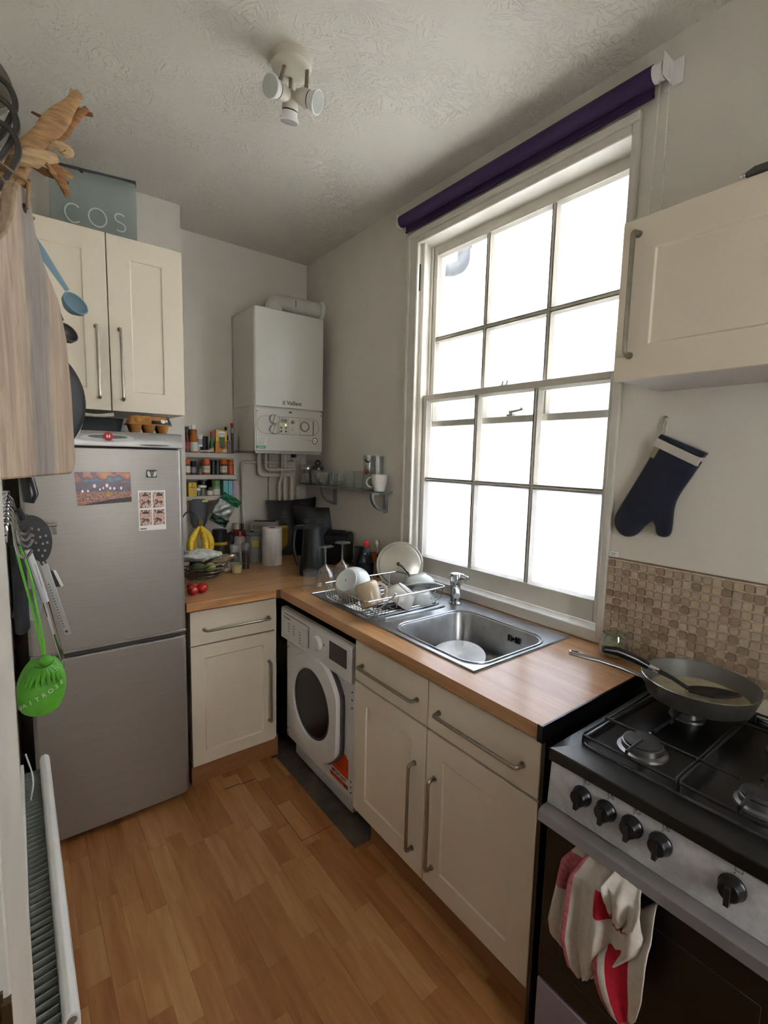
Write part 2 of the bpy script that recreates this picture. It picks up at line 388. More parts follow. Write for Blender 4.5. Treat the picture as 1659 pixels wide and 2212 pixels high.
def sash(name, x0, x1, y0, y1, z0, z1, stile, rb, rt, my, mz, frosted_row):
    s = obj(name, MB().box(x0, y0, z0, x1, y0+stile, z1).box(x0, y1-stile, z0, x1, y1, z1).box(x0, y0+stile, z0, x1, y1-stile, z0+rb).box(x0, y0+stile, z1-rt, x1, y1-stile, z1), GLOSSW, win, bevel=0.003)
    ys = [y0+stile] + my + [y1-stile]; zs = [z0+rb] + mz + [z1-rt]; g = 0.010
    for yy in my:
        obj('muntin', MB().prism([(-g, 0), (-g, 0.012), (-0.004, 0.034), (0.004, 0.034), (g, 0.012), (g, 0)], (x1-0.002, yy, z0+rb), (0,1,0), (-1,0,0), (0,0,1), z1-rt-z0-rb), GLOSSW, s)
    for zz in mz:
        obj('muntin', MB().prism([(-g, 0), (-g, 0.012), (-0.004, 0.034), (0.004, 0.034), (g, 0.012), (g, 0)], (x1-0.002, y0+stile, zz), (0,0,1), (-1,0,0), (0,1,0), y1-y0-2*stile), GLOSSW, s)
    # glazing bead round every pane and the pane itself
    for i in range(len(ys)-1):
        for j in range(len(zs)-1):
            a = ys[i] + (g if i else 0); b = ys[i+1] - (g if i < len(ys)-2 else 0)
            c = zs[j] + (g if j else 0); d = zs[j+1] - (g if j < len(zs)-2 else 0)
            fz = j in frosted_row
            obj('pane', MB().box(x1-0.014, a-0.003, c-0.003, x1-0.011, b+0.003, d+0.003), FROST if fz else CLEAR, s, label='frosted pane' if fz else 'clear pane')
            t = 0.009
            bead = MB()
            for q in range(4):
                P = [(a, c), (b, c), (b, d), (a, d)][q]; Q = [(a, c), (b, c), (b, d), (a, d)][(q+1) % 4]
                cx, cz = (a+b)/2, (c+d)/2
                ins = lambda p: (p[0] + (t if p[0] < cx else -t), p[1] + (t if p[1] < cz else -t))
                Pi, Qi = ins(P), ins(Q)
                bead.add([(x0+0.006, P[0], P[1]), (x0+0.006, Q[0], Q[1]), (x1-0.015, Qi[0], Qi[1]), (x1-0.015, Pi[0], Pi[1]), (x1-0.015, P[0], P[1]), (x1-0.015, Q[0], Q[1])], [(0,1,2,3), (3,2,5,4)])
            obj('glazing_bead', bead, GLOSSW, s)
    return s
lower = sash('lower_sash', 1.735, 1.776, 0.880, 1.955, 0.962, 1.904, 0.046, 0.086, 0.030, [1.242, 1.569], [1.4636], {0})
upper = sash('upper_sash', 1.790, 1.830, 0.885, 1.962, 1.742, 2.664, 0.042, 0.031, 0.050, [1.243, 1.586], [2.196], set())
IRON = mat('painted_iron', '#9b958a', 0.5, var=0.1)
obj('sash_fastener', MB().box(1.785, 1.395, 1.773, 1.810, 1.425, 1.781).cyl((1.797, 1.41, 1.781), (1.797, 1.41, 1.795), 0.008).tube([(1.797, 1.42, 1.791), (1.795, 1.36, 1.797), (1.795, 1.345, 1.805)], [0.006, 0.005, 0.009], 8), IRON, upper)
obj('sash_keeper', MB().tube([(1.755, 1.41, 1.904), (1.755, 1.405, 1.925)], 0.004, 6).tube([(1.755, 1.435, 1.904), (1.755, 1.43, 1.925)], 0.004, 6).box(1.745, 1.40, 1.904, 1.77, 1.44, 1.908), IRON, lower)
obj('latch_slot', MB().box(1.70, 1.953, 2.43, 1.705, 1.9575, 2.56), DARK, win)

# drain pipe outside
dp = thing('drain_pipe', (3.22, 3.12, 3.1), 'dark grey drain pipe elbow outside the top pane of the window', 'pipe')
GREYP = mat('grey_pvc', '#2b2f35', 0.5)
pts = fillet([(3.22, 3.12, 4.25), (3.22, 3.12, 3.27), (3.08, 3.12, 3.19), (2.98, 3.16, 3.19)], 0.08, 6)
obj('pipe', MB().tube(pts, 0.055, 16), GREYP, dp)
obj('pipe_collar', MB().cyl((3.22, 3.12, 3.42), (3.22, 3.12, 3.50), 0.066, n=16), GREYP, dp)

# doorway casing beside the camera
tr = MB()
prof = [(0.60, LX), (0.60, -0.029), (0.64, -0.026), (0.68, -0.022), (0.705, -0.016), (0.72, -0.0135), (0.732, -0.0125), (0.735, LX)]
tr.prism([(p[0], p[1]) for p in prof], (0,0,0), (0,1,0), (1,0,0), (0,0,1), 2.10)
tr.prism([(-p[0]+0.35, p[1]) for p in prof], (0,0,0), (0,1,0), (1,0,0), (0,0,1), 2.10)
tr.box(LX, -0.38, 2.03, -0.014, 0.735, 2.15)
struct('trim_1', tr, GLOSSW)
d1 = struct('door_1', MB().box(-0.19, 0.575, 0, LX+0.006, 0.60, 2.03).box(-0.19, -0.25, 0, LX+0.006, -0.225, 2.03).box(-0.19, -0.25, 2.0, LX+0.006, 0.6, 2.03), GLOSSW, 0.002)
obj('strike_plate', MB().box(-0.085, 0.571, 0.955, -0.035, 0.5755, 1.02).box(-0.037, 0.566, 0.965, -0.0285, 0.576, 1.01), mat('worn_brass', '#6b5a44', 0.4, 0.9), d1)

# ------------------------------------------------------------------ kitchen units
def shaker(name, parent, o, ux, n, w, h, fr=0.075, t=0.019, flat=False):
    """door leaf: o = lower corner of the OUTER face, ux along the width, n outward"""
    o, ux, n, uy = Vector(o), Vector(ux), Vector(n), Vector((0,0,1))
    P = lambda a, b, c: o + ux*a + uy*b + n*c
    mb = MB()
    if flat:
        mb.add([P(0,0,-t),P(w,0,-t),P(w,h,-t),P(0,h,-t),P(0,0,0),P(w,0,0),P(w,h,0),P(0,h,0)], [(0,3,2,1),(4,5,6,7),(0,1,5,4),(1,2,6,5),(2,3,7,6),(3,0,4,7)])
    else:
        r = 0.006; k = 0.004
        L = [[P(0,0,-t),P(w,0,-t),P(w,h,-t),P(0,h,-t)], [P(0,0,0),P(w,0,0),P(w,h,0),P(0,h,0)],
             [P(fr,fr,0),P(w-fr,fr,0),P(w-fr,h-fr,0),P(fr,h-fr,0)],
             [P(fr+k,fr+k,-r),P(w-fr-k,fr+k,-r),P(w-fr-k,h-fr-k,-r),P(fr+k,h-fr-k,-r)]]
        mb.loft(L)
    return obj(name, mb, CREAM, parent, bevel=0.0015)
def bar_handle(parent, a, b, n, r=0.006, stand=0.030):
    a, b, n = Vector(a), Vector(b), Vector(n); d = (b-a).normalized()
    obj('handle', MB().tube(fillet([a, a+n*stand, b+n*stand, b], 0.013, 5), r, 10).cyl(a, a+n*0.004, r*1.5, n=10).cyl(b, b+n*0.004, r*1.5, n=10), STEELH, parent, label='brushed metal bar handle')
XD = 1.04
def run_unit(name, y0, y1, label, hinge_left):
    t = thing(name, (1.3, (y0+y1)/2, 0), label, 'cabinet', 'base cabinets under the sink')
    b = MB().box(XD+0.021, y0+0.002, 0.14, 1.62, y0+0.018, 0.868 if y0 < 0.8 else 0.735).box(XD+0.021, y1-0.018, 0.14, 1.62, y1-0.002, 0.868 if y1 > 1.4 else 0.735).box(XD+0.021, y0+0.018, 0.14, 1.62, y1-0.018, 0.156).box(1.61, y0+0.018, 0.156, 1.62, y1-0.018, 0.868)
    obj('body', b, CREAM2, t)
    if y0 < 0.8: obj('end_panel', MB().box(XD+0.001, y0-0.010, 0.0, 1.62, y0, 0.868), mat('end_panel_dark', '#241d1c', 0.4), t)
    d = shaker('door', t, (XD, y1-0.002, 0.140), (0,-1,0), (-1,0,0), y1-y0-0.004, 0.546)
    yh = y0+0.055 if hinge_left else y1-0.045
    bar_handle(d, (XD, yh, 0.538), (XD, yh, 0.22), (-1,0,0))
    w = shaker('drawer', t, (XD, y1-0.002, 0.694), (0,-1,0), (-1,0,0), y1-y0-0.004, 0.160, flat=True)
    ym = (y0+y1)/2; bar_handle(w, (XD, ym+0.16, 0.766), (XD, ym-0.16, 0.766), (-1,0,0))
    return t
run_unit('base_cabinet', 1.090, 1.515, 'cream base cabinet with drawer next to the washing machine', True)
run_unit('base_cabinet', 0.664, 1.090, 'cream base cabinet with drawer next to the cooker', False)
PLW = wood_mat('plinth_wood', [(0.2, '#8a5a38'), (0.5, '#9c6c46'), (0.8, '#ae7f58')], (1, 1, 9), 3, 0.4)
tag(obj('plinth', MB().box(1.095, 0.664, -0.006, 1.113, 1.46, 0.142), PLW), 'wood-effect plinth board under the sink cabinets', 'plinth')

# corner unit beside the fridge
YD = 2.20
t = thing('base_cabinet', (0.79, 2.5, 0), 'cream base cabinet with drawer between fridge and washing machine', 'cabinet')
obj('body', MB().box(0.600, YD+0.021, 0.11, 0.618, 2.76, 0.868).box(0.995, YD+0.021, 0.11, 1.012, 2.76, 0.868).box(0.618, YD+0.021, 0.11, 0.995, 2.76, 0.126).box(0.618, 2.745, 0.126, 0.995, 2.76, 0.868), CREAM2, t)
d = shaker('door', t, (0.600, YD, 0.105), (1,0,0), (0,-1,0), 0.412, 0.583, 0.062)
bar_handle(d, (0.981, YD, 0.533), (0.981, YD, 0.218), (0,-1,0))
w = shaker('drawer', t, (0.600, YD, 0.694), (1,0,0), (0,-1,0), 0.412, 0.160, flat=True)
bar_handle(w, (0.662, YD, 0.764), (0.978, YD, 0.764), (0,-1,0))
obj('filler_strip', MB().box(1.013, YD+0.005, 0.11, 1.022, 2.6, 0.868), WHITEP, t)
tag(obj('plinth', MB().box(0.60, 2.225, -0.006, 1.04, 2.243, 0.11), PLW), 'wood-effect plinth board under the cabinet beside the fridge', 'plinth')

# worktops
WT = wood_mat('beech_worktop', [(0.25, '#9c6c42'), (0.45, '#b48456'), (0.6, '#bf9264'), (0.8, '#cda77a')], (8, 0.8, 8), 3.0, 0.3, coat=0.15, bump=0)
WT2 = wood_mat('beech_worktop_cross', [(0.25, '#9c6c42'), (0.45, '#b48456'), (0.6, '#bf9264'), (0.8, '#cda77a')], (0.8, 8, 8), 3.0, 0.3, coat=0.15, bump=0)
wm = MB().box(1.02, 0.655, 0.871, 1.135, 2.15, 0.911).box(1.555, 0.655, 0.871, 1.679, 2.15, 0.911).box(1.135, 0.655, 0.871, 1.555, 0.975, 0.911).box(1.135, 1.435, 0.871, 1.555, 2.15, 0.911)
wt = tag(obj('worktop', wm, WT), 'beech worktop with inset sink under the window', 'worktop')
obj('end_trim', MB().box(1.018, 0.6495, 0.868, 1.675, 0.655, 0.913).box(1.0165, 0.6495, 0.868, 1.02, 0.665, 0.913), mat('dark_anodised_trim', '#3a3a3d', 0.25, 0.9), wt, label='dark metal end strip')
wt2 = tag(obj('worktop', MB().box(0.575, 2.157, 0.871, 1.68, 3.12, 0.911), WT2, bevel=0.003), 'beech worktop in the corner under the boiler', 'worktop')
obj('joint_strip', MB().box(1.0, 2.150, 0.869, 1.68, 2.157, 0.9125), STEELH, wt2)

# ------------------------------------------------------------------ sink
sk = thing('sink', (1.37, 1.48, 0.911), 'stainless steel sink with drainer set in the worktop', 'sink')
zt = 0.9135
bx0, bx1, by0, by1 = 1.150, 1.540, 0.990, 1.420
cx, cy = (bx0+bx1)/2, (by0+by1)/2
N = 8
def ring(w, h, r, z, ox=0, oy=0): return [Vector((cx+ox+p[0], cy+oy+p[1], z)) for p in rrect(w, h, r, N)]
rim = ring(bx1-bx0, by1-by0, 0.07, zt)
ox0, ox1, oy0, oy1 = 1.106, 1.640, 0.957, 1.445
def outer(p):
    d = p - Vector((cx, cy, zt))
    tx = ((ox1-cx) if d.x > 0 else (ox0-cx))/d.x if abs(d.x) > 1e-6 else 1e9
    ty = ((oy1-cy) if d.y > 0 else (oy0-cy))/d.y if abs(d.y) > 1e-6 else 1e9
    return Vector((cx, cy, zt)) + d*min(tx, ty)
outl = [outer(p) for p in rim]
# snap the closest samples to the four corners
for c in ((ox0,oy0),(ox1,oy0),(ox1,oy1),(ox0,oy1)):
    k = min(range(len(outl)), key=lambda i: (outl[i].x-c[0])**2 + (outl[i].y-c[1])**2); outl[k] = Vector((c[0], c[1], zt))
SATIN = mat('sink_steel', '#abadaf', 0.32, 1.0, var=0.12, scale=18, bump=0.03, bscale=200)
pm = MB(); pm.loft([[p - Vector((0,0,0.002)) for p in outl], outl, rim], cap0=False, cap1=False)
pm.box(ox0, 1.445, zt-0.002, ox1, 2.000, zt)
obj('rim_plate', pm, SATIN, sk, ang=30)
W_, H_ = bx1-bx0, by1-by0
bl = MB().loft([rim, ring(W_-0.006, H_-0.006, 0.068, zt-0.004), ring(W_-0.022, H_-0.022, 0.062, zt-0.13), ring(W_-0.05, H_-0.05, 0.05, zt-0.155), ring(W_-0.12, H_-0.12, 0.03, zt-0.162)], cap0=False)
obj('bowl', bl, SATIN, sk, ang=60)
fr_ = MB()
lip = [Vector((cx+p[0], cy+p[1], 0)) for p in rrect(W_+0.02, H_+0.02, 0.08, N)]
fr_.tube([Vector((p.x, p.y, zt+0.001)) for p in lip], 0.004, 6, closed=True)
fr_.tube([(ox0+0.004, oy0+0.004, zt), (ox1-0.004, oy0+0.004, zt), (ox1-0.004, 1.996, zt), (ox0+0.004, 1.996, zt)], 0.004, 6, closed=True)
obj('rolled_edge', fr_, SATIN, sk)
for i in range(11):
    yy = 1.50 + i*0.040
    obj('drainer_rib', MB().tube([(1.17, yy, zt-0.0005), (1.18, yy, zt+0.003), (1.50, yy, zt+0.003), (1.51, yy, zt-0.0005)], 0.006, 8), SATIN, sk)
ov = MB()
for k, dy in enumerate((-0.024, -0.012, 0.012, 0.024)): ov.box(1.5255, 1.13+dy-0.0025, 0.862, 1.531, 1.13+dy+0.0025, 0.886)
ov.cyl((1.531, 1.13, 0.874), (1.526, 1.13, 0.874), 0.005, n=10)
obj('overflow_grille', ov, BLACK, sk)
obj('waste', MB().lathe([(0.0, 0.7525), (0.03, 0.7535), (0.04, 0.7525), (0.04, 0.750)], (1.42, 1.25, 0)), CHROME, sk)
# monobloc tap
tp = thing('tap', (1.585, 1.505, zt), 'chrome kitchen tap standing behind the sink', 'tap')
obj('body', MB().lathe([(0.028, 0), (0.030, 0.006), (0.024, 0.012), (0.022, 0.05), (0.024, 0.085), (0.026, 0.09)], (1.585, 1.505, zt), n=24), CHROME, tp)
obj('spout', MB().tube(fillet([(1.585, 1.505, zt+0.070), (1.540, 1.458, zt+0.088), (1.500, 1.415, zt+0.070)], 0.03), [0.015]*8, 14), CHROME, tp)
obj('lever_cap', MB().lathe([(0.026, 0.09), (0.027, 0.10), (0.027, 0.13), (0.022, 0.14), (0.016, 0.142)], (1.585, 1.505, zt), n=24).tube([(1.585, 1.505, zt+0.13), (1.60, 1.475, zt+0.128), (1.605, 1.45, zt+0.12)], [0.012, 0.014, 0.013], 12), CHROME, tp)

# ------------------------------------------------------------------ washing machine
wmach = thing('washing_machine', (1.3, 1.87, 0), 'white front-loading washing machine under the worktop', 'washing machine')
WMW = mat('washer_white', '#dbdad8', 0.35, var=0.02)
WG = mat('washer_grey', '#55545a', 0.5)
obj('body', MB().box(1.072, 1.560, 0.115, 1.60, 2.185, 0.800), WMW, wmach, bevel=0.006, seg=3)
obj('gap_shade_plate', MB().box(1.060, 1.56, 0.8005, 1.60, 2.185, 0.806), mat('gap_shade_dark', '#17181b', 0.6), wmach)  # dark plate paints the shade in the gap below the worktop
obj('base_plate', MB().box(1.118, 1.63, 0.0, 1.58, 2.15, 0.115).box(1.112, 1.62, 0.012, 1.12, 2.16, 0.11), WMW, wmach, bevel=0.004)
ctl = obj('control_panel', MB().prism([(0, 0.655), (0.012, 0.650), (0.030, 0.655), (0.030, 0.812), (0.008, 0.812), (0, 0.806)], (1.044, 1.545, 0), (1,0,0), (0,0,1), (0,1,0), 0.648), WMW, wmach, bevel=0.003)
obj('detergent_drawer', MB().box(1.0415, 1.905, 0.677, 1.047, 2.155, 0.787).box(1.036, 1.905, 0.688, 1.043, 1.917, 0.770), WMW, ctl, bevel=0.0025)
obj('drawer_gap', MB().box(1.0432, 1.899, 0.690, 1.0452, 1.905, 0.787).box(1.0432, 1.905, 0.787, 1.0452, 2.150, 0.790), WG, ctl)
obj('program_dial', MB().lathe([(0.034, 0), (0.033, 0.012), (0.028, 0.018), (0.0, 0.018)], (1.0445, 1.815, 0.742), frame((-1,0,0)), 28), WMW, ctl, bevel=0.001)
obj('dial_pointer', MB().prism([(0,0.006),(0.010,0),(0,-0.006)], (1.0435, 1.762, 0.748), (0,1,0), (0,0,1), (-1,0,0), 0.001), BLACK, ctl)
obj('display', MB().box(1.0425, 1.582, 0.705, 1.0445, 1.718, 0.785), mat('lcd_dark', '#17181b', 0.25), ctl)
pr = MB()
for (yy, zz, n_) in ((2.10, 0.745, 4), (2.05, 0.745, 4), (1.985, 0.735, 5)):
    for k in range(n_): pr.box(1.0408, yy-0.010, zz-0.013*k, 1.0416, yy+0.010, zz-0.013*k+0.004)
obj('printed_icons', pr, mat('print_grey', '#8e8d8c', 0.6), ctl)['kind'] = 'stuff'
text('Hotpoint', 0.017, (1.0408, 2.12, 0.772), (0,-1,0), (0,0,1), mat('print_dark', '#3a3538', 0.6), ctl, depth=0.0005)
# porthole door: round on the hinge side, straight on the latch side
dc = Vector((1.072, 1.872, 0.430)); RD = 0.235
poly = []
for i in range(60):
    a = -2*math.pi*i/60; c_, s_ = math.cos(a), math.sin(a)
    r_ = RD if c_ <= 0 else min(0.262, 1/((abs(c_)/0.232)**5 + (abs(s_)/0.235)**5)**0.2)
    poly.append((r_*c_, r_*s_))
def ploop(k, dx): return [Vector((dc.x-dx, dc.y - p[0]*k, dc.z + p[1]*k)) for p in poly]
drm = MB().loft([ploop(1.0, 0.002), ploop(1.0, 0.030), ploop(0.975, 0.038), [Vector((dc.x-0.038, dc.y - 0.172*math.cos(t_)*1 + 0.0, dc.z + 0.172*math.sin(t_))) for t_ in [math.atan2(p[1], p[0]) for p in poly]],
                 [Vector((dc.x-0.026, dc.y - 0.160*math.cos(t_), dc.z + 0.160*math.sin(t_))) for t_ in [math.atan2(p[1], p[0]) for p in poly]]], cap0=True, cap1=False)
dr = obj('porthole_door', drm, WMW, wmach, ang=40)
obj('door_edge', MB().loft([[Vector((1.070, dc.y - p[0]*1.0 - (0.012 if p[0] > 0.1 else 0), dc.z + p[1])) for p in poly], [Vector((1.052, dc.y - p[0]*1.0 - (0.012 if p[0] > 0.1 else 0), dc.z + p[1])) for p in poly]]), WG, dr)
obj('glass_bowl', MB().lathe([(0.160, -0.028), (0.150, -0.020), (0.135, -0.006), (0.10, 0.004), (0.0, 0.006)], (dc.x, dc.y, dc.z), frame((1,0,0)), 40), mat('porthole_glass', '#141518', 0.22, spec=0.3), dr)
obj('rubber_ring', MB().tube([Vector((dc.x-0.027, dc.y+0.158*math.cos(a), dc.z+0.158*math.sin(a))) for a in [2*math.pi*i/48 for i in range(48)]], 0.006, 8, closed=True), mat('rubber_grey', '#3a3a3d', 0.6), dr)
stk = obj('warning_sticker', MB().prism([(-0.074,-0.075),(0.072,-0.075),(0.072,0.06),(0.052,0.078),(-0.074,0.078)], (1.0718, 1.672, 0.222), (0,-1,0), (0,0,1), (-1,0,0), 0.0006), mat('sticker_orange', '#e04a10', 0.5, var=0.12, scale=40), wmach, label='orange warning sticker')
obj('sticker_band', MB().box(1.0705, 1.600, 0.168, 1.0713, 1.746, 0.194), WHITEP, stk)
text('IMPORTANT', 0.021, (1.0702, 1.672, 0.181), (0,-1,0), (0,0,1), BLACK, stk, bold=0.0004)
obj('sticker_strip', MB().box(1.0705, 1.600, 0.148, 1.0713, 1.632, 0.164), mat('sticker_dark_red', '#7d1512', 0.5), stk)
sl_ = MB()
for k in range(4): sl_.box(1.0705, 1.63+0.004*k, 0.275-0.018*k, 1.0713, 1.715, 0.279-0.018*k)
obj('sticker_print', sl_, mat('sticker_print_red', '#a8200c', 0.6), stk)['kind'] = 'stuff'
hm = MB()
for yy, zz in ((1.578, 0.60), (1.578, 0.565), (1.578, 0.53), (1.578, 0.20), (1.578, 0.175), (1.578, 0.15), (2.17, 0.60), (2.17, 0.16), (2.17, 0.13)): hm.cyl((1.073, yy, zz), (1.0712, yy, zz), 0.0045, n=8)
obj('fixing_holes', hm, BLACK, wmach)['kind'] = 'stuff'
obj('base_marks', MB().box(1.1105, 1.68, 0.085, 1.112, 1.69, 0.093).box(1.1105, 1.85, 0.087, 1.112, 1.862, 0.095).box(1.1105, 2.0, 0.087, 1.112, 2.02, 0.095), BLACK, wmach)['kind'] = 'stuff'
obj('power_cable', MB().tube(fillet([(1.35, 1.575, 0.11), (1.14, 1.60, 0.10), (1.11, 1.605, 0.04), (1.16, 1.58, 0.002)], 0.05), 0.004, 6), BLACK, wmach)

# ------------------------------------------------------------------ fridge freezer
fz = thing('fridge_freezer', (0.29, 2.45, 0), 'silver upright fridge freezer with photos on the upper door', 'fridge')
def fridge_steel():
    m, nt, b = _new('fridge_silver'); co = _coord(nt, (1, 1, 60)); n = _noise(nt, co, 9, 3)
    r = _ramp(nt, n.outputs['Fac'], [(0.3, '#9a958e'), (0.7, '#a39e97')]); nt.links.new(r.outputs[0], b.inputs['Base Color'])
    b.inputs['Metallic'].default_value = 0.6; b.inputs['Roughness'].default_value = 0.42; return m
FS = fridge_steel(); FD = mat('fridge_side_dark', '#2b2b2e', 0.5)
FX0, FX1 = 0.012, 0.572
obj('cabinet_body', MB().box(FX0+0.004, 2.215, 0.03, FX1-0.004, 2.76, 1.645), FD, fz, bevel=0.004)
obj('feet', MB().box(0.04, 2.24, 0.0, 0.10, 2.72, 0.031).box(0.47, 2.24, 0.0, 0.53, 2.72, 0.031), BLACK, fz)
def fdoor(name, z0, z1):
    def lp(z, k): return [Vector((x_, y_, z)) for x_, y_ in [(FX0, 2.212), (FX0, 2.170), (FX0+0.012, 2.155), (FX0+0.04, 2.1505), (FX0+0.28, 2.148), (FX1-0.04, 2.1505), (FX1-0.012, 2.155), (FX1, 2.170), (FX1, 2.212)]]
    return obj(name, MB().loft([lp(z0, 0), lp(z1, 0)]), FS, fz, bevel=0.004, ang=25)
ud = fdoor('fridge_door', 0.800, 1.585); ld = fdoor('freezer_door', 0.030, 0.772)
obj('door_groove', MB().box(FX0+0.003, 2.165, 0.774, FX1-0.003, 2.21, 0.798), mat('groove_grey', '#4a4a4a', 0.5), fz)
obj('door_lip', MB().box(FX0+0.002, 2.150, 0.792, FX1-0.002, 2.20, 0.802), mat('lip_silver', '#a7a6a3', 0.3, 0.8), fz, bevel=0.002)
tb = MB().prism([(2.146, 1.590), (2.143, 1.615), (2.150, 1.640), (2.165, 1.650), (2.215, 1.652), (2.76, 1.652), (2.76, 1.645), (2.215, 1.645), (2.215, 1.588)], (FX0, 0, 0), (0,1,0), (0,0,1), (1,0,0), FX1-FX0)
top = obj('top_cap', tb, mat('cap_silver', '#a3a19d', 0.38, 0.6), fz, bevel=0.003)
ovl = [( 0.088*math.cos(a)*(1.0 if abs(math.cos(a)) < 0.8 else 1.05), 0.0165*math.sin(a)) for a in [2*math.pi*i/32 for i in range(32)]]
obj('badge_plate', MB().prism(ovl, (0.296, 2.1445, 1.622), (1,0,0), (0,0,1), (0,-1,0), 0.003), mat('badge_silver', '#b5b4b2', 0.55, 0.3), top)
obj('badge_slot', MB().prism([(0.068*math.cos(a), 0.007*math.sin(a)) for a in [2*math.pi*i/28 for i in range(28)]], (0.296, 2.1418, 1.628), (1,0,0), (0,0,1), (0,-1,0), 0.001), mat('badge_dark', '#4b4b4c', 0.4), top)
obj('badge_roundel', MB().lathe([(0.0165, 0), (0.0165, 0.003), (0.013, 0.0045), (0, 0.005)], (0.296, 2.1412, 1.629), frame((0,-1,0)), 28), mat('badge_red', '#b3232b', 0.3, coat=0.4), top)
text('H', 0.02, (0.296, 2.1358, 1.629), (1,0,0), (0,0,1), WHITEP, top)
text('A CLASS', 0.0075, (0.298, 2.1412, 1.612), (1,0,0), (0,0,1), BLACK, top)
obj('grip_recess', MB().prism([(0.058*math.cos(a), 0.003*math.sin(a)) for a in [2*math.pi*i/24 for i in range(24)]], (0.462, 2.1452, 1.600), (1,0,0), (0,0,1), (0,-1,0), 0.001), mat('grip_shadow', '#4d4742', 0.6), top)

# ------------------------------------------------------------------ wall cabinets
YU = 2.37
t = thing('wall_cabinet', (0.35, 2.6, 1.745), 'cream two-door wall cabinet above the fridge', 'cabinet')
obj('body', MB().box(0.035, YU+0.02, 1.745, 0.645, 2.838, 2.465), CREAM2, t)
obj('underside_fitting', MB().cyl((0.59, 2.45, 1.7455), (0.59, 2.45, 1.742), 0.008, n=12), STEELH, t)
d = shaker('door', t, (0.035, YU, 1.745), (1,0,0), (0,-1,0), 0.309, 0.720, 0.085)
bar_handle(d, (0.299, YU, 2.085), (0.301, YU, 1.793), (0,-1,0))
d = shaker('door', t, (0.348, YU, 1.745), (1,0,0), (0,-1,0), 0.297, 0.720, 0.085)
bar_handle(d, (0.386, YU, 2.087), (0.389, YU, 1.792), (0,-1,0))
XU = 1.36
t = thing('wall_cabinet', (1.52, 0.4, 1.80), 'cream wall cabinet above the cooker', 'cabinet')
obj('body', MB().box(XU+0.02, 0.12, 1.805, WX-0.001, 0.716, 2.222), mat('cabinet_carcass', '#cfcac6', 0.5, var=0.02), t)
d = shaker('door', t, (XU, 0.718, 1.801), (0,-1,0), (-1,0,0), 0.600, 0.423, 0.088)
bar_handle(d, (XU, 0.676, 2.182), (XU, 0.676, 1.866), (-1,0,0), 0.0065)

# ------------------------------------------------------------------ mosaic splashback (each tile a piece of the wall)
GROUT = mat('grout', '#d9cbb4', 0.9, var=0.05)
TZ0, TZ1 = 0.912, 1.236
obj('grout_bed', MB().box(1.673, -0.30, 0.86, WX, 0.848, TZ1), GROUT, wall_right)
TILEM = []
for i, c in enumerate(('#b39e83', '#a69078', '#957e66', '#b9a68d', '#a99882', '#8b755f', '#ad9b84')):
    TILEM.append(mat('travertine_%d' % i, c, 0.55, var=0.13, scale=70, bump=0.25, bscale=120))
TP = 0.0270; tw = 0.0236
tmesh = []
rt_ = random.Random(5)
for k in range(14):
    w = tw/2; pts = [(p[0] + rt_.uniform(-.0005,.0005), p[1] + rt_.uniform(-.0005,.0005)) for p in rrect(tw, tw, 0.004, 2)]
    top_ = [(p[0]*0.90, p[1]*0.90) for p in pts]
    mb = MB().loft([[Vector((0, p[0], p[1])) for p in pts], [Vector((-0.0045, p[0], p[1])) for p in pts], [Vector((-0.006, p[0], p[1])) for p in top_]], cap0=False)
    tmesh.append(_mesh('tile', mb, TILEM[k % 7], Vector((0,0,0)), 35))
rest = MB(); ncol = 0
y = 0.848 - TP/2
while y > -0.28:
    for r_ in range(12):
        z = TZ1 - 0.0025 - TP*(r_+0.5)
        if ncol < 25:
            o = bpy.data.objects.new('tile', rt_.choice(tmesh)); COL.objects.link(o); o.parent = wall_right
            o.location = Vector((1.6735, y, z)) - ORG[wall_right]; o.rotation_euler = (rt_.choice((0, math.pi/2, math.pi)), 0, 0)
        else: rest.box(1.668, y-tw/2, z-tw/2, 1.6735, y+tw/2, z+tw/2)
    y -= TP; ncol += 1
o = obj('tile_field', rest, TILEM[1], wall_right); o['kind'] = 'stuff'
obj('tile_top_line', MB().box(1.670, -0.30, TZ1, WX, 0.848, TZ1+0.004), mat('old_sealant', '#7b6a54', 0.8, var=0.3), wall_right)

# ------------------------------------------------------------------ gas cooker
ck = thing('gas_cooker', (1.3, 0.37, 0), 'black and silver freestanding gas cooker with a tea towel on its handle', 'cooker')
CY0, CY1 = 0.115, 0.617
ENB = mat('black_enamel', '#09090b', 0.3, var=0.15, scale=30)
SIL = mat('speckled_silver_panel', '#c6c6ca', 0.5, 0.05, var=0.12, scale=55)
obj('body', MB().box(1.03, CY0+0.004, 0.03, 1.60, CY1-0.004, 0.852), ENB, ck, bevel=0.004)
obj('feet', MB().box(1.08, CY0+0.02, 0, 1.13, CY0+0.07, 0.031).box(1.08, CY1-0.07, 0, 1.13, CY1-0.02, 0.031).box(1.5, CY0+0.02, 0, 1.55, CY0+0.07, 0.031).box(1.5, CY1-0.07, 0, 1.55, CY1-0.02, 0.031), BLACK, ck)
hx0, hx1 = 0.998, 1.605
rx0, rx1, ry0, ry1 = 1.075, 1.585, CY0+0.028, CY1-0.028
hcx, hcy = (rx0+rx1)/2, (ry0+ry1)/2
hr = [Vector((hcx+p[0], hcy+p[1], 0.882)) for p in rrect(rx1-rx0, ry1-ry0, 0.035, 5)]
ho = []
for p in hr:
    ho.append(Vector((hx0 if p.x < rx0+0.02 else hx1 if p.x > rx1-0.02 else p.x, CY0 if p.y < ry0+0.02 else CY1 if p.y > ry1-0.02 else p.y, 0.882)))
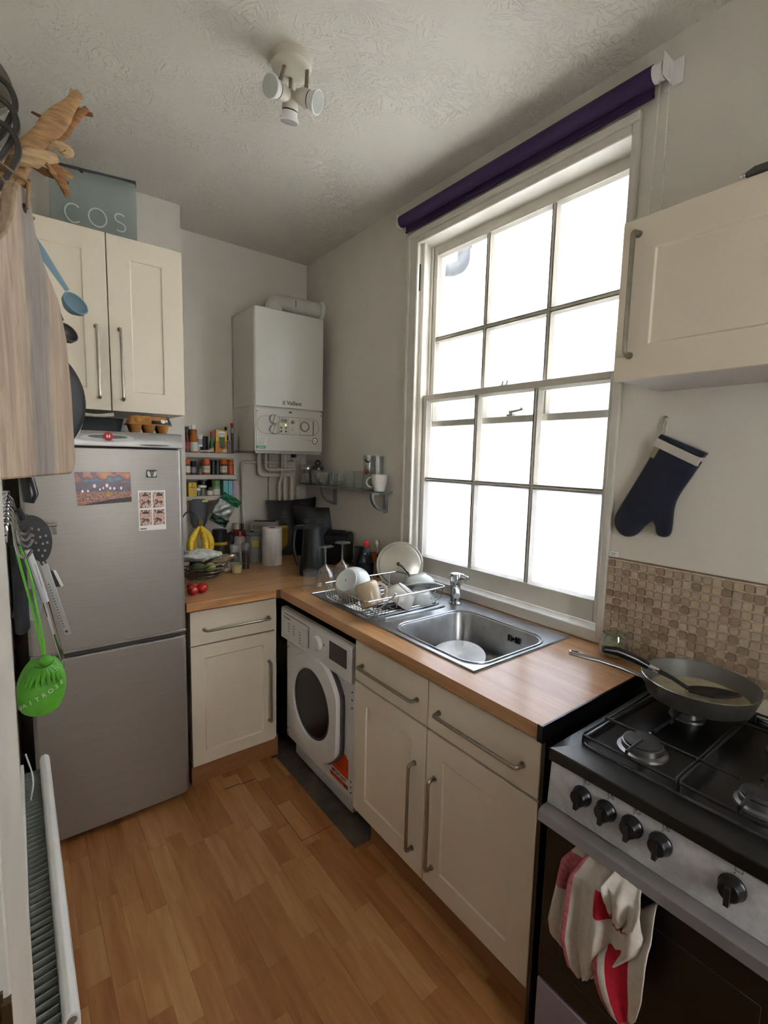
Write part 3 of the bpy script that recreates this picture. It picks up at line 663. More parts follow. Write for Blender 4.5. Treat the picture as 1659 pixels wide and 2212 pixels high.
hob = MB().loft([[p - Vector((0,0,0.030)) for p in ho], ho, hr, [Vector((hcx+(p.x-hcx)*0.975, hcy+(p.y-hcy)*0.975, 0.872)) for p in hr]], cap0=True)
hb = obj('hob_top', hob, ENB, ck, bevel=0.003, ang=30)
obj('hob_seam', MB().tube([p + Vector((0,0,0.0015)) for p in hr], 0.0035, 6, closed=True), mat('hob_edge_shine', '#4a4a4e', 0.2, 0.6), hb)
GREYB = mat('burner_alloy', '#8d8d8d', 0.35, 0.9); CAP = mat('burner_cap', '#2a2a2c', 0.5)
for bx, by, br in ((1.19, 0.485, 0.046), (1.19, 0.250, 0.036), (1.46, 0.485, 0.036), (1.46, 0.250, 0.046)):
    b = obj('burner', MB().lathe([(br*1.25, 0.872), (br*1.22, 0.878), (br*1.02, 0.881), (br, 0.893), (br*0.9, 0.895)], (bx, by, 0), n=32), GREYB, ck)
    obj('burner_cap', MB().lathe([(br*0.92, 0.894), (br*0.95, 0.899), (br*0.8, 0.904), (0, 0.905)], (bx, by, 0), n=32), CAP, b)
    obj('igniter', MB().cyl((bx+br*1.35, by+0.01, 0.872), (bx+br*1.35, by+0.01, 0.892), 0.003, n=8), WHITEP, b)
for x0, x1 in ((1.085, 1.575),):
    for y0, y1 in ((0.370, 0.580), (0.150, 0.362)):
        g = MB(); z = 0.914
        for yy in (y0, y1): g.tube(fillet([(x0, yy, 0.876), (x0, yy, z-0.008), (x1, yy, z-0.008), (x1, yy, 0.876)], 0.012), 0.0035, 8)
        for xx in (x0+0.0, x1-0.0): g.tube([(xx, y0, z-0.012), (xx, y1, z-0.012)], 0.0035, 8)
        ym = (y0+y1)/2
        for bx in (1.19, 1.46):
            for dx, dy in ((1,0),(-1,0),(0,1),(0,-1)):
                a = (bx+dx*0.030, ym+dy*0.030, z); c = (bx+dx*0.13 if dx else bx, (y1 if dy > 0 else y0) if dy else ym, z)
                if dx: c = (max(x0, min(x1, c[0])), c[1], z)
                g.tube([a, c, (c[0], c[1], z-0.010)], 0.0038, 8)
        obj('pan_support', g, mat('cast_black', '#141415', 0.45), ck)
cp = obj('control_panel', MB().prism([(1.006, 0.852), (1.036, 0.852), (1.036, 0.742), (0.998, 0.742)], (0, CY0+0.003, 0), (1,0,0), (0,0,1), (0,1,0), CY1-CY0-0.006), SIL, ck, bevel=0.002)
KN = mat('knob_black', '#161417', 0.3)
for i, yy in enumerate((0.527, 0.470, 0.414, 0.357, 0.234)):
    kz = 0.810; kn = obj('knob', MB().lathe([(0.0225, 0), (0.0225, 0.006), (0.0195, 0.010), (0.0175, 0.024), (0.016, 0.026), (0, 0.026)], (1.002, yy, kz), frame((-1,0,0.07)), 24).box(0.968, yy-0.0045, kz-0.021, 0.992, yy+0.0045, kz+0.017), KN, cp, bevel=0.0012)
    ic = MB()
    q = [(0.006, 0.008), (-0.006, 0.008), (-0.006, -0.004), (0.006, -0.004)]
    for k in range(4):
        a, c = q[k], q[(k+1) % 4]; ic.tube([(1.0032, yy+a[0]-0.006, kz+0.036+a[1]), (1.0032, yy+c[0]-0.006, kz+0.036+c[1])], 0.0005, 4)
    if i < 4: ic.box(1.0028, yy-0.006+(-0.003 if i % 2 else 0.001), kz+0.036, 1.0036, yy-0.006+(-0.0005 if i % 2 else 0.0035), kz+0.040)
    ic.cyl((1.0036, yy, kz+0.027), (1.0026, yy, kz+0.027), 0.0012, n=8)
    obj('dial_icon', ic, mat('print_black_%d' % i, '#2d2a2c', 0.6), cp)['kind'] = 'stuff'
od = obj('oven_door', MB().box(1.004, CY0+0.003, 0.262, 1.034, CY1-0.003, 0.738), mat('oven_black_glass', '#0a0809', 0.28, var=0.1), ck, bevel=0.004)
obj('door_bar', MB().prism([(0.962, 0.712), (0.966, 0.736), (0.978, 0.742), (1.006, 0.742), (1.006, 0.730), (0.985, 0.724), (0.976, 0.710)], (0, CY0+0.002, 0), (1,0,0), (0,0,1), (0,1,0), CY1-CY0-0.004), mat('bar_grey', '#8d898a', 0.4, 0.5), od, bevel=0.0015)
fl_ = MB()
q = [(CY0+0.06, 0.33), (CY1-0.06, 0.33), (CY1-0.06, 0.62), (CY0+0.06, 0.62)]
for k in range(4):
    a, c = q[k], q[(k+1) % 4]; fl_.tube([(1.0032, a[0], a[1]), (1.0032, c[0], c[1])], 0.0008, 6)
obj('window_outline', fl_, mat('outline_bronze', '#3c332d', 0.4), od)
obj('lower_drawer', MB().box(1.004, CY0+0.003, 0.05, 1.034, CY1-0.003, 0.256), mat('drawer_lilac_grey', '#8f8690', 0.45, 0.1), ck, bevel=0.004)

# ------------------------------------------------------------------ boiler
bo = thing('boiler', (1.38, 2.92, 1.595), 'white wall-hung gas boiler in the corner', 'boiler')
BOW = mat('boiler_white', '#d3d2c8', 0.28, var=0.015, scale=4); BOP = mat('boiler_panel', '#c5c1b5', 0.42, var=0.02)
def boiler_case():
    mb = MB(); L = []
    for z in (1.862, 2.430):
        L.append([Vector(p) for p in [(1.143, 3.10, z), (1.143, 2.766, z), (1.150, 2.755, z), (1.162, 2.751, z), (1.59, 2.751, z), (1.602, 2.755, z), (1.609, 2.766, z), (1.609, 3.10, z)]])
    mb.loft(L); return mb
obj('casing', boiler_case(), BOW, bo, bevel=0.003, ang=30)
obj('inner_frame', MB().box(1.150, 2.775, 1.60, 1.600, 3.10, 1.862), BOW, bo)
obj('side_skirt', MB().box(1.143, 2.756, 1.597, 1.149, 3.10, 1.862), BOW, bo)
pn = obj('control_panel', MB().box(1.152, 2.757, 1.600, 1.600, 2.776, 1.852), BOP, bo, bevel=0.002)
obj('base_tray', MB().box(1.150, 2.765, 1.583, 1.598, 3.10, 1.599), mat('tray_grey', '#a5a096', 0.5), bo)
text('Vaillant', 0.034, (1.398, 2.7505, 1.892), (1,0,0), (0,0,1), mat('badge_grey', '#5e5c52', 0.5), bo, bold=0.0008, depth=0.001)
obj('badge_emblem', MB().tube([(1.322, 2.7505, 1.90), (1.322, 2.7505, 1.878), (1.334, 2.7505, 1.878), (1.334, 2.7505, 1.903)], 0.0018, 4).tube([(1.328, 2.7505, 1.882), (1.328, 2.7505, 1.906)], 0.0015, 4), mat('badge_grey2', '#5e5c52', 0.5), bo)
oval = [(0.21*1 + 0.055*math.cos(math.radians(a)), 0.053*math.sin(math.radians(a))) for a in range(-90, 91, 15)]
ovp = [(-0.155 + 0.053*math.cos(math.radians(a)), 0.053*math.sin(math.radians(a))) for a in range(90, 271, 15)] + [(0.157 + 0.053*math.cos(math.radians(a)), 0.053*math.sin(math.radians(a))) for a in range(-90, 91, 15)]
obj('fascia', MB().prism(ovp, (1.366, 2.757, 1.754), (1,0,0), (0,0,1), (0,-1,0), 0.002), BOP, pn)
PR = mat('fascia_line', '#6f6b60', 0.6)
obj('fascia_outline', MB().tube([Vector((1.366+p[0], 2.755, 1.754+p[1])) for p in ovp], 0.0012, 4, closed=True), PR, pn)
for zz in (1.788, 1.727):
    k = obj('knob', MB().lathe([(0.028, 0), (0.027, 0.010), (0.024, 0.012), (0, 0.012)], (1.264, 2.755, zz), frame((0,-1,0)), 26), mat('knob_cream_%d' % int(zz*1000), '#bdb9ad', 0.4), pn)
    obj('knob_grip', MB().obox((1.264, 2.738, zz), (0.007, 0.006, 0.025), Matrix.Rotation(0.3, 3, 'Y')), BOP, k, bevel=0.002)
    obj('knob_ring', MB().tube(arc((1.264, 2.754, zz), (1,0,0), (0,0,1), 0.030, -70, 200, 24), 0.0013, 4), PR, k)
ds = obj('display_block', MB().box(1.298, 2.752, 1.706, 1.360, 2.757, 1.802), BOP, pn, bevel=0.001)
obj('display_outline', MB().tube([(1.298, 2.752, 1.706), (1.360, 2.752, 1.706), (1.360, 2.752, 1.802), (1.298, 2.752, 1.802)], 0.001, 4, closed=True), PR, ds)
obj('lcd', MB().box(1.306, 2.7508, 1.772, 1.352, 2.7522, 1.796), mat('lcd_grey', '#8c8e85', 0.3), ds)
text('1.8.8', 0.017, (1.332, 2.7505, 1.784), (1,0,0), (0,0,1), BLACK, ds)
for xx, zz in ((1.312, 1.741), (1.344, 1.741), (1.312, 1.720), (1.344, 1.720)):
    obj('button', MB().lathe([(0.006, 0), (0.005, 0.003), (0, 0.003)], (xx, 2.752, zz), frame((0,-1,0)), 14), mat('button_dark', '#4a473f', 0.5), ds)
obj('status_light', MB().ball((1.341, 2.7515, 1.758), 0.004, 10, 6), emit_mat('lamp_green', '#c9e04a', 1.2), ds)
cl = obj('timer_clock', MB().lathe([(0.032, 0), (0.031, 0.006), (0.025, 0.007), (0.024, 0.003), (0, 0.003)], (1.473, 2.755, 1.756), frame((0,-1,0)), 30), mat('clock_grey', '#7d786c', 0.5), pn)
obj('clock_face', MB().lathe([(0.024, 0), (0.0, 0.0008)], (1.473, 2.7515, 1.756), frame((0,-1,0)), 24).box(1.472, 2.749, 1.756, 1.474, 2.751, 1.768).box(1.466, 2.749, 1.754, 1.474, 2.751, 1.756), BOP, cl)
obj('timer_box', MB().tube([(1.437, 2.754, 1.704), (1.532, 2.754, 1.704), (1.532, 2.754, 1.795), (1.437, 2.754, 1.795)], 0.001, 4, closed=True).box(1.532, 2.752, 1.704, 1.537, 2.756, 1.795), PR, pn)
obj('reset_button', MB().lathe([(0.011, 0), (0.010, 0.005), (0, 0.005)], (1.392, 2.755, 1.779), frame((0,-1,0)), 18), mat('button_olive', '#8b8668', 0.5), pn)
obj('switch_rocker', MB().lathe([(0.010, 0), (0.009, 0.004), (0, 0.004)], (1.392, 2.755, 1.731), frame((0,-1,0)), 18), BOP, pn)
gg = obj('pressure_gauge', MB().tube(arc((1.547, 2.756, 1.669), (1,0,0), (0,0,1), 0.018, 0, 360, 28)[:-1], 0.0022, 6, closed=True), mat('gauge_rim', '#5a564c', 0.4), pn)
obj('gauge_face', MB().lathe([(0.0175, 0), (0, 0.001)], (1.547, 2.757, 1.669), frame((0,-1,0)), 24), WHITEP, gg)
obj('gauge_needle', MB().tube([(1.535, 2.753, 1.673), (1.556, 2.753, 1.664)], 0.0014, 5), BLACK, gg)
obj('service_label', MB().box(1.155, 2.7558, 1.630, 1.222, 2.757, 1.682), mat('label_paper', '#cfcfc4', 0.7), pn)
obj('service_label_band', MB().box(1.155, 2.7556, 1.611, 1.212, 2.757, 1.629), mat('label_green', '#4f9a80', 0.6), pn)
lp_ = MB()
for k in range(5): lp_.box(1.162, 2.7552, 1.672-0.0085*k, 1.214-0.004*k, 2.7559, 1.6735-0.0085*k)
obj('label_print', lp_, PR, pn)['kind'] = 'stuff'
text('Vaillant', 0.013, (1.183, 2.7552, 1.620), (1,0,0), (0,0,1), WHITEP, pn)
obj('panel_slot', MB().box(1.365, 2.756, 1.833, 1.385, 2.7575, 1.841), BLACK, pn)
text('thermo', 0.014, (1.500, 2.7565, 1.672), (1,0,0), (0,0,1), mat('script_gold', '#a59a7c', 0.5), pn)
obj('screw', MB().cyl((1.160, 2.7575, 1.832), (1.160, 2.755, 1.832), 0.004, n=10).cyl((1.592, 2.7575, 1.832), (1.592, 2.755, 1.832), 0.004, n=10), PR, pn)
fl2 = obj('flue_pipe', MB().tube(fillet([(1.345, 2.93, 2.425), (1.345, 2.93, 2.53), (1.679, 2.93, 2.53)], 0.075, 8), 0.052, 22), mat('flue_white', '#cfccc2', 0.3), bo)
obj('flue_collar', MB().tube([(1.655, 2.93, 2.53), (1.679, 2.93, 2.53)], [0.058, 0.068], 22), BOW, fl2)
obj('flue_mark', MB().box(1.470, 2.8765, 2.51, 1.474, 2.879, 2.55).box(1.345, 2.8765, 2.460, 1.385, 2.879, 2.466), PR, fl2)['kind'] = 'stuff'

# copper pipes, painted over
PPM = mat('painted_pipe', '#d6cebf', 0.5, var=0.04)
def pipe(pts, r, label, rr=0.02):
    tag(obj('heating_pipe', MB().tube(fillet(pts, rr, 5), r, 12), PPM), label, 'pipe', 'pipes under the boiler')
yb = 3.075
pipe([(1.305, yb, 1.60), (1.305, yb, 1.440), (1.545, yb, 1.440), (1.545, yb, 0.911)], 0.0155, 'thick painted pipe with two elbows below the boiler', 0.03)
pipe([(1.340, yb-0.03, 1.60), (1.340, yb-0.03, 1.478), (1.555, yb-0.03, 1.478), (1.555, yb+0.04, 1.478)], 0.011, 'painted pipe below the boiler turning to run level under the glass jars')
pipe([(1.392, yb+0.02, 1.60), (1.392, yb+0.02, 0.911)], 0.011, 'straight thin painted pipe under the left half of the boiler')
pipe([(1.462, yb-0.02, 1.60), (1.462, yb-0.02, 1.430), (1.440, yb-0.02, 1.375), (1.440, yb-0.02, 0.911)], 0.011, 'painted pipe with a slanting jog under the boiler')
pipe([(1.497, yb+0.01, 1.60), (1.497, yb+0.01, 0.911)], 0.016, 'thickest straight painted pipe under the boiler')
pipe([(1.565, yb+0.015, 1.60), (1.565, yb+0.015, 1.523), (1.196, yb+0.02, 1.523), (1.203, yb+0.02, 0.911)], 0.0115, 'painted pipe running level then down beside the spice shelves')
pipe([(1.60, yb+0.02, 1.36), (1.60, yb+0.02, 0.911)], 0.012, 'short painted pipe below the end of the glass shelf')
o = bpy.data.objects['heating_pipe.005']
obj('pipe_coupling', MB().cyl((1.200, yb+0.02, 1.36), (1.200, yb+0.02, 1.40), 0.016, n=12), PPM, o)
obj('valve', MB().cyl((1.565, yb+0.01, 1.56), (1.565, yb+0.01, 1.583), 0.017, n=12), BLACK, o)

# ------------------------------------------------------------------ roller blind
rb = thing('roller_blind', (1.63, 1.41, 2.72), 'rolled-up purple roller blind above the window', 'blind')
PUR = mat('purple_fabric', '#3b2750', 0.85, var=0.1, scale=80, bump=0.15, bscale=300)
obj('fabric_roll', MB().cyl((1.632, 0.800, 2.765), (1.632, 2.026, 2.768), 0.028, n=28), PUR, rb, ang=40)
obj('hanging_edge', MB().box(1.656, 0.81, 2.722, 1.6585, 2.02, 2.768).cyl((1.657, 0.81, 2.722), (1.657, 2.02, 2.722), 0.006, n=10), PUR, rb)
obj('bracket', MB().box(1.605, 0.762, 2.735, WX, 0.766, 2.80).box(1.672, 0.735, 2.73, WX, 0.79, 2.805), WHITEP, rb, bevel=0.002)
obj('bracket', MB().box(1.605, 2.034, 2.738, WX, 2.038, 2.80), WHITEP, rb, bevel=0.002)
obj('end_pulley', MB().cyl((1.632, 0.770, 2.765), (1.632, 0.800, 2.765), 0.026, n=24), WHITEP, rb)
ch = MB()
cpts = [Vector((1.632, 0.782, 2.765-0.0115*i)) for i in range(82)]
cpts += [Vector((1.632, 0.766 + 0.022*math.cos(math.pi*i/9)-0.006, 1.815 - 0.085*math.sin(math.pi*i/9))) for i in range(10)]
cpts += [Vector((1.632, 0.738, 1.83+0.0115*i)) for i in range(80)]
ch.tube([(1.632, 0.782, 2.76), (1.632, 0.784, 1.83)], 0.0012, 5); ch.tube([(1.632, 0.738, 1.83), (1.632, 0.755, 2.76)], 0.0012, 5)
ch.tube([Vector((1.632, 0.761 + 0.023*math.cos(math.pi*i/12), 1.83 - 0.095*math.sin(math.pi*i/12))) for i in range(13)], 0.0012, 5)
for i in range(90):
    ch.ball((1.632, 0.782+0.002*i/90, 2.755-0.0103*i), 0.0022, 6, 4); ch.ball((1.632, 0.755-0.017*i/90, 2.755-0.0103*i), 0.0022, 6, 4)
obj('bead_chain', ch, WHITEP, rb)

# ------------------------------------------------------------------ ceiling spotlights
sp = thing('ceiling_spotlight', (0.795, 1.605, CZ-0.03), 'white three-headed spotlight on a round ceiling plate', 'ceiling light')
SPW = mat('spot_cream', '#c9c1b0', 0.4, var=0.03); BRZ = mat('spot_arm', '#8a8272', 0.35, 0.7)
pl_ = obj('ceiling_plate', MB().lathe([(0.0, -0.034), (0.052, -0.034), (0.066, -0.026), (0.070, 0)], (0.800, 1.600, CZ), n=36), SPW, sp)
def head(arm_at, joint, aim, glow):
    a = obj('arm', MB().tube([(arm_at[0], arm_at[1], CZ-0.03), joint], 0.0065, 10).ball(joint, 0.009, 10, 6), BRZ, sp)
    R = frame(aim); j = Vector(joint); c = j - R @ Vector((0,0,0.0)) 
    h = obj('lamp_head', MB().lathe([(0.006, -0.045), (0.018, -0.036), (0.025, -0.016), (0.027, 0.012), (0.026, 0.014)], c - Vector((0,0,0.022)), R, 24), SPW, sp)
    obj('shadow_gap', MB().lathe([(0.0255, 0.014), (0.0255, 0.018)], c - Vector((0,0,0.022)), R, 24), BLACK, h)
    obj('bulb_rim', MB().lathe([(0.026, 0.018), (0.0275, 0.032), (0.033, 0.040), (0.034, 0.046), (0.031, 0.047)], c - Vector((0,0,0.022)), R, 24, cap1=False), WHITEP, h)
    obj('bulb_lens', MB().lathe([(0.031, 0.0465), (0.015, 0.048), (0, 0.0485)], c - Vector((0,0,0.022)), R, 24), mat('bulb_lens_%d' % glow, '#b9bbb4', 0.12, coat=0.6), h)
head((0.775, 1.600), (0.745, 1.575, CZ-0.112), (-0.80, -0.35, -0.25), 0)
head((0.842, 1.570), (0.826, 1.545, CZ-0.115), (0.52, -0.72, -0.42), 1)
head((0.815, 1.635), (0.806, 1.622, CZ-0.105), (0.05, 0.30, -0.95), 2)

# ------------------------------------------------------------------ radiator
rd = thing('radiator', (0.0, 1.33, 0.12), 'white panel radiator on the wall by the doorway', 'radiator')
RW = mat('radiator_white', '#d9d8d4', 0.35, var=0.03)
obj('front_panel', MB().prism([(0.020, 0.12), (0.020, 0.60), (0.024, 0.612), (0.034, 0.616), (0.043, 0.610), (0.046, 0.60), (0.046, 0.12)], (0, 0.885, 0), (1,0,0), (0,0,1), (0,1,0), 0.89), RW, rd, bevel=0.003)
obj('rear_panel', MB().box(-0.028, 0.885, 0.12, -0.020, 1.775, 0.60), RW, rd)
fm = mat('radiator_fin', '#8b8f89', 0.55, var=0.08)
for i in range(46):
    yy = 0.90 + i*0.0187
    obj('fin', MB().prism([(0.0, 0.0), (0.005, 0.038), (0.0075, 0.038), (0.0025, 0.0)], (-0.019, yy, 0.14), (0,1,0), (1,0,0), (0,0,1), 0.445), fm, rd)
obj('end_hole', MB().lathe([(0.008, 0), (0.0, 0.0005)], (0.033, 0.8848, 0.600), frame((0,-1,0)), 16), mat('hole_brown', '#6f675c', 0.7), rd)
obj('bracket', MB().box(LX, 1.05, 0.15, -0.027, 1.09, 0.58).box(LX, 1.55, 0.15, -0.027, 1.59, 0.58), fm, rd)
obj('valve', MB().cyl((0.0, 1.80, 0.16), (0.0, 1.80, 0.22), 0.016, n=14).cyl((0.0, 1.775, 0.15), (0.0, 1.81, 0.15), 0.010, n=12).cyl((0.0, 1.80, 0.0), (0.0, 1.80, 0.16), 0.007, n=10), WHITEP, rd)

# ------------------------------------------------------------------ small things: helpers
GL = glass_mat('drinking_glass', (0.93, 0.95, 0.945, 1), 0.08, 0.85, body=0.05, bodycol='#d8dcd8')
GL2 = glass_mat('thin_glass', (0.955, 0.965, 0.96, 1), 0.05, 0.6, body=0.04, bodycol='#d8dcd8')
RED = mat('red_plastic', '#c21f22', 0.35); ORG_ = mat('orange_lid', '#d2591c', 0.4); LABELW = mat('paper_label', '#cfcabd', 0.6, var=0.06, scale=60)
CERAM = mat('white_ceramic', '#e3e2dc', 0.22, coat=0.3, var=0.02)
INK = mat('ink', '#2a2724', 0.6)
def ring_text(parent, s, size, o, ux, uy=(0,0,1), m=None): return text(s, size, o, ux, uy, m or INK, parent)
def camdir(x, y):
    """unit vector along the floor from a point towards the room centre"""
    v = Vector((-x, -y, 0)); return v.normalized()

# ---- glass shelf on the window wall
ZS = 1.385
gs = thing('glass_shelf', (1.62, 2.55, ZS-0.01), 'frosted glass shelf on two curved metal brackets below the boiler', 'shelf')
sh_poly = [(1.679, 3.04), (1.679, 2.105), (1.655, 2.10), (1.60, 2.16), (1.575, 2.30), (1.565, 2.60), (1.565, 3.04)]
obj('glass_plate', MB().prism(sh_poly, (0,0,ZS-0.008), (1,0,0), (0,1,0), (0,0,1), 0.008), glass_mat('shelf_glass', (0.80, 0.87, 0.84, 1), 0.10, 0.5, body=0.35, bodycol='#9aa49e'), gs)
BRK = mat('bracket_silver', '#9b9da0', 0.35, 0.7)
for yy in (2.155, 2.70):
    p = [(1.679, ZS-0.010), (1.679, ZS-0.125), (1.655, ZS-0.125)]
    p += [(1.655 - 0.105*math.sin(math.radians(a)), ZS-0.018 - 0.107*math.cos(math.radians(a))) for a in range(8, 91, 8)]
    p += [(1.55, ZS-0.010)]
    q = [(1.66, ZS-0.026), (1.585, ZS-0.026)] + [(1.655 - 0.075*math.sin(math.radians(a)), ZS-0.026 - 0.078*math.cos(math.radians(a))) for a in range(80, 0, -10)] + [(1.66, ZS-0.104)]
    mb = MB()
    mb.box(1.660, yy-0.012, ZS-0.125, 1.679, yy+0.012, ZS-0.009).box(1.565, yy-0.012, ZS-0.022, 1.66, yy+0.012, ZS-0.009)
    arcp = [Vector((1.668 - 0.105*math.sin(math.radians(a)), yy, ZS-0.018 - 0.100*math.cos(math.radians(a)))) for a in range(0, 91, 9)]
    L = []
    for i, c in enumerate(arcp):
        a = math.radians(i*9); n_ = Vector((math.sin(a), 0, math.cos(a)))
        L.append([c + Vector((0,-0.012,0)), c + Vector((0,0.012,0)), c + n_*0.014 + Vector((0,0.012,0)), c + n_*0.014 + Vector((0,-0.012,0))])
    mb.loft(L); obj('bracket', mb, BRK, gs, bevel=0.001)
def on_shelf(name, prof, x, y, m, label, cat, n=28, group=None, z=ZS+0.0005):
    return tag(obj(name, MB().lathe(prof, (x, y, z), n=n), m, ang=40), label, cat, group)
j = thing('storage_jar', (1.612, 2.975, ZS), 'clear glass storage jar with metal lid at the corner end of the glass shelf', 'jar')
obj('jar_body', MB().lathe([(0.0, 0.002), (0.040, 0), (0.044, 0.006), (0.044, 0.088), (0.038, 0.100)], (1.612, 2.975, ZS), cap1=False), GL, j)
obj('lid', MB().lathe([(0.041, 0.098), (0.042, 0.118), (0.036, 0.126), (0, 0.128)], (1.612, 2.975, ZS)), STEEL, j, ang=40)
obj('contents', MB().lathe([(0.0, 0.004), (0.041, 0.004), (0.041, 0.07), (0, 0.072)], (1.612, 2.975, ZS)), mat('grey_contents', '#8b8578', 0.9, var=0.2, scale=90), j)
j = thing('storage_jar', (1.634, 2.868, ZS), 'glass storage jar with dark clip lid and ring on the glass shelf', 'jar')
obj('jar_body', MB().lathe([(0.0, 0.002), (0.040, 0), (0.043, 0.006), (0.043, 0.085), (0.037, 0.098)], (1.634, 2.868, ZS), cap1=False), GL, j)
obj('lid', MB().lathe([(0.040, 0.096), (0.041, 0.112), (0.030, 0.122), (0.008, 0.126), (0, 0.127)], (1.634, 2.868, ZS)), mat('lid_pewter', '#6d6c6a', 0.35, 0.8), j, ang=40)
obj('lid_ring', MB().tube(arc((1.634, 2.868, ZS+0.142), (0.6,-0.8,0), (0,0,1), 0.017, 0, 360, 20)[:-1], 0.005, 8, closed=True), BLACK, j)
on_shelf('glass_bowl', [(0.0, 0.003), (0.026, 0), (0.030, 0.004), (0.050, 0.03), (0.060, 0.084), (0.058, 0.084), (0.047, 0.03), (0.026, 0.007), (0, 0.006)], 1.612, 2.745, GL, 'clear glass bowl in front of the storage jars', 'bowl')
on_shelf('tumbler', [(0.0, 0.004), (0.026, 0), (0.032, 0.08), (0.030, 0.08), (0.024, 0.006), (0, 0.006)], 1.640, 2.672, GL, 'short clear tumbler touching the glass bowl on the shelf', 'glass')
on_shelf('dessert_glass', [(0.0, 0.003), (0.040, 0), (0.042, 0.004), (0.014, 0.014), (0.012, 0.022), (0.030, 0.034), (0.036, 0.082), (0.034, 0.082), (0.028, 0.038), (0, 0.03)], 1.630, 2.585, GL2, 'footed dessert glass with a wide base on the shelf', 'glass')
def ribbed(x, y, label):
    L = []
    for r, z in ((0.022, 0), (0.025, 0.004), (0.027, 0.105)):
        L.append([Vector((x + (r + (0.0012 if k % 2 else 0))*math.cos(2*math.pi*k/32), y + (r + (0.0012 if k % 2 else 0))*math.sin(2*math.pi*k/32), ZS+z+0.0005)) for k in range(32)])
    tag(obj('ribbed_tumbler', MB().loft(L, cap1=False), GL2, ang=60), label, 'glass', 'ribbed tumblers')
ribbed(1.638, 2.475, 'ribbed straight tumbler farther from the white mug')
ribbed(1.650, 2.405, 'ribbed straight tumbler nearer the white mug')
bg = thing('beer_glass', (1.64, 2.285, ZS), 'tall beer glass printed with a black moustache and red badge', 'glass')
obj('glass_body', MB().lathe([(0.0, 0.004), (0.029, 0), (0.030, 0.008), (0.030, 0.10), (0.034, 0.20), (0.032, 0.20), (0.027, 0.10), (0.026, 0.012), (0, 0.012)], (1.64, 2.285, ZS), n=30), GL, bg, ang=40)
fd = Vector((-0.75, -0.66, 0)).normalized(); fx = Vector((fd.y*-1, fd.x, 0)); fx = Vector((0.66, -0.75, 0))
c0 = Vector((1.64, 2.285, ZS))
obj('badge_ring', MB().lathe([(0.017, 0), (0.017, 0.001), (0.0, 0.001)], c0 + fd*0.0305 + fx*-0.006 + Vector((0,0,0.105)), frame(fd), 20), mat('badge_grey_red', '#8c3b36', 0.5), bg)
obj('badge_mark', MB().lathe([(0.007, 0.001), (0.0, 0.0016)], c0 + fd*0.0312 + fx*-0.006 + Vector((0,0,0.102)), frame(fd), 14), INK, bg)
mp_ = [c0 + fd*0.0335 + fx*(0.02*math.cos(a*0.9)-0.004 + 0.0) + Vector((0, 0, 0.165 + 0.010*math.sin(a*1.7))) for a in [0.2+i*0.28 for i in range(12)]]
obj('moustache_print', MB().tube([c0 + fd*0.0338 + fx*x_ + Vector((0,0,z_)) for x_, z_ in ((-0.018, 0.176), (-0.012, 0.170), (-0.002, 0.162), (0.008, 0.160), (0.016, 0.166), (0.017, 0.174), (0.012, 0.175))], [0.002, 0.005, 0.006, 0.004, 0.002, 0.0015, 0.001], 8), INK, bg)
on_shelf('highball_glass', [(0.0, 0.004), (0.028, 0), (0.030, 0.008), (0.033, 0.195), (0.031, 0.195), (0.027, 0.012), (0, 0.012)], 1.645, 2.205, GL2, 'plain tall glass behind the white mug', 'glass')
mg = thing('mug', (1.615, 2.145, ZS), 'white mug at the window end of the glass shelf', 'mug')
obj('cup', MB().lathe([(0.0, 0.002), (0.030, 0), (0.033, 0.006), (0.044, 0.05), (0.048, 0.093), (0.045, 0.093), (0.040, 0.05), (0.028, 0.012), (0, 0.010)], (1.615, 2.145, ZS+0.0005), n=32), CERAM, mg, ang=45)
hd = Vector((-0.70, 0.72, 0)).normalized()
hc = Vector((1.615, 2.145, ZS+0.05)) + hd*0.046
obj('handle', MB().tube(arc(hc, hd, (0,0,1), 0.027, -95, 95, 12), 0.005, 8), CERAM, mg)

# ---- spice shelves on the back wall
SHW = mat('shelf_white', '#b5ada1', 0.5, var=0.04)
for i, (z, lb) in enumerate(((1.577, 'white wall shelf holding sauce bottles beside the boiler'), (1.446, 'white wall shelf holding the row of spice jars'), (1.318, 'white wall shelf holding teal boxes and small jars'))):
    tag(obj('wall_shelf', MB().box(0.772, 2.945, z-0.027, 1.098, 3.119, z), SHW, bevel=0.002), lb, 'shelf', 'shelves beside the boiler')
def bottle(name, x, y, z, prof, m, label, cap=None, capm=None, lab=None, labm=None, cat='bottle', group=None, cont=None, n=20):
    t = thing(name, (x, y, z), label, cat, group)
    obj('bottle_body' if cat == 'bottle' else 'jar_body', MB().lathe(prof, (x, y, z+0.0004), n=n), m, t, ang=40)
    if cap: obj('cap' if cat == 'bottle' else 'lid', MB().lathe(cap, (x, y, z), n=n), capm, t, ang=40)
    if lab:
        r, z0, z1 = lab; obj('paper_label', MB().lathe([(r, z0), (r, z1)], (x, y, z), n=n, cap0=False, cap1=False), labm or LABELW, t)
    return t
z1, z2, z3 = 1.577, 1.446, 1.318
ys = 2.985
bottle('sauce_bottle', 0.818, ys, z1, [(0, 0), (0.021, 0), (0.021, 0.07), (0.012, 0.10), (0.010, 0.125)], mat('brown_sauce', '#40170f', 0.25), 'dark red sauce bottle at the fridge end of the top spice shelf', [(0.012, 0.12), (0.012, 0.15), (0, 0.15)], BLACK, (0.0215, 0.02, 0.06), mat('label_red', '#8e2a22', 0.5))
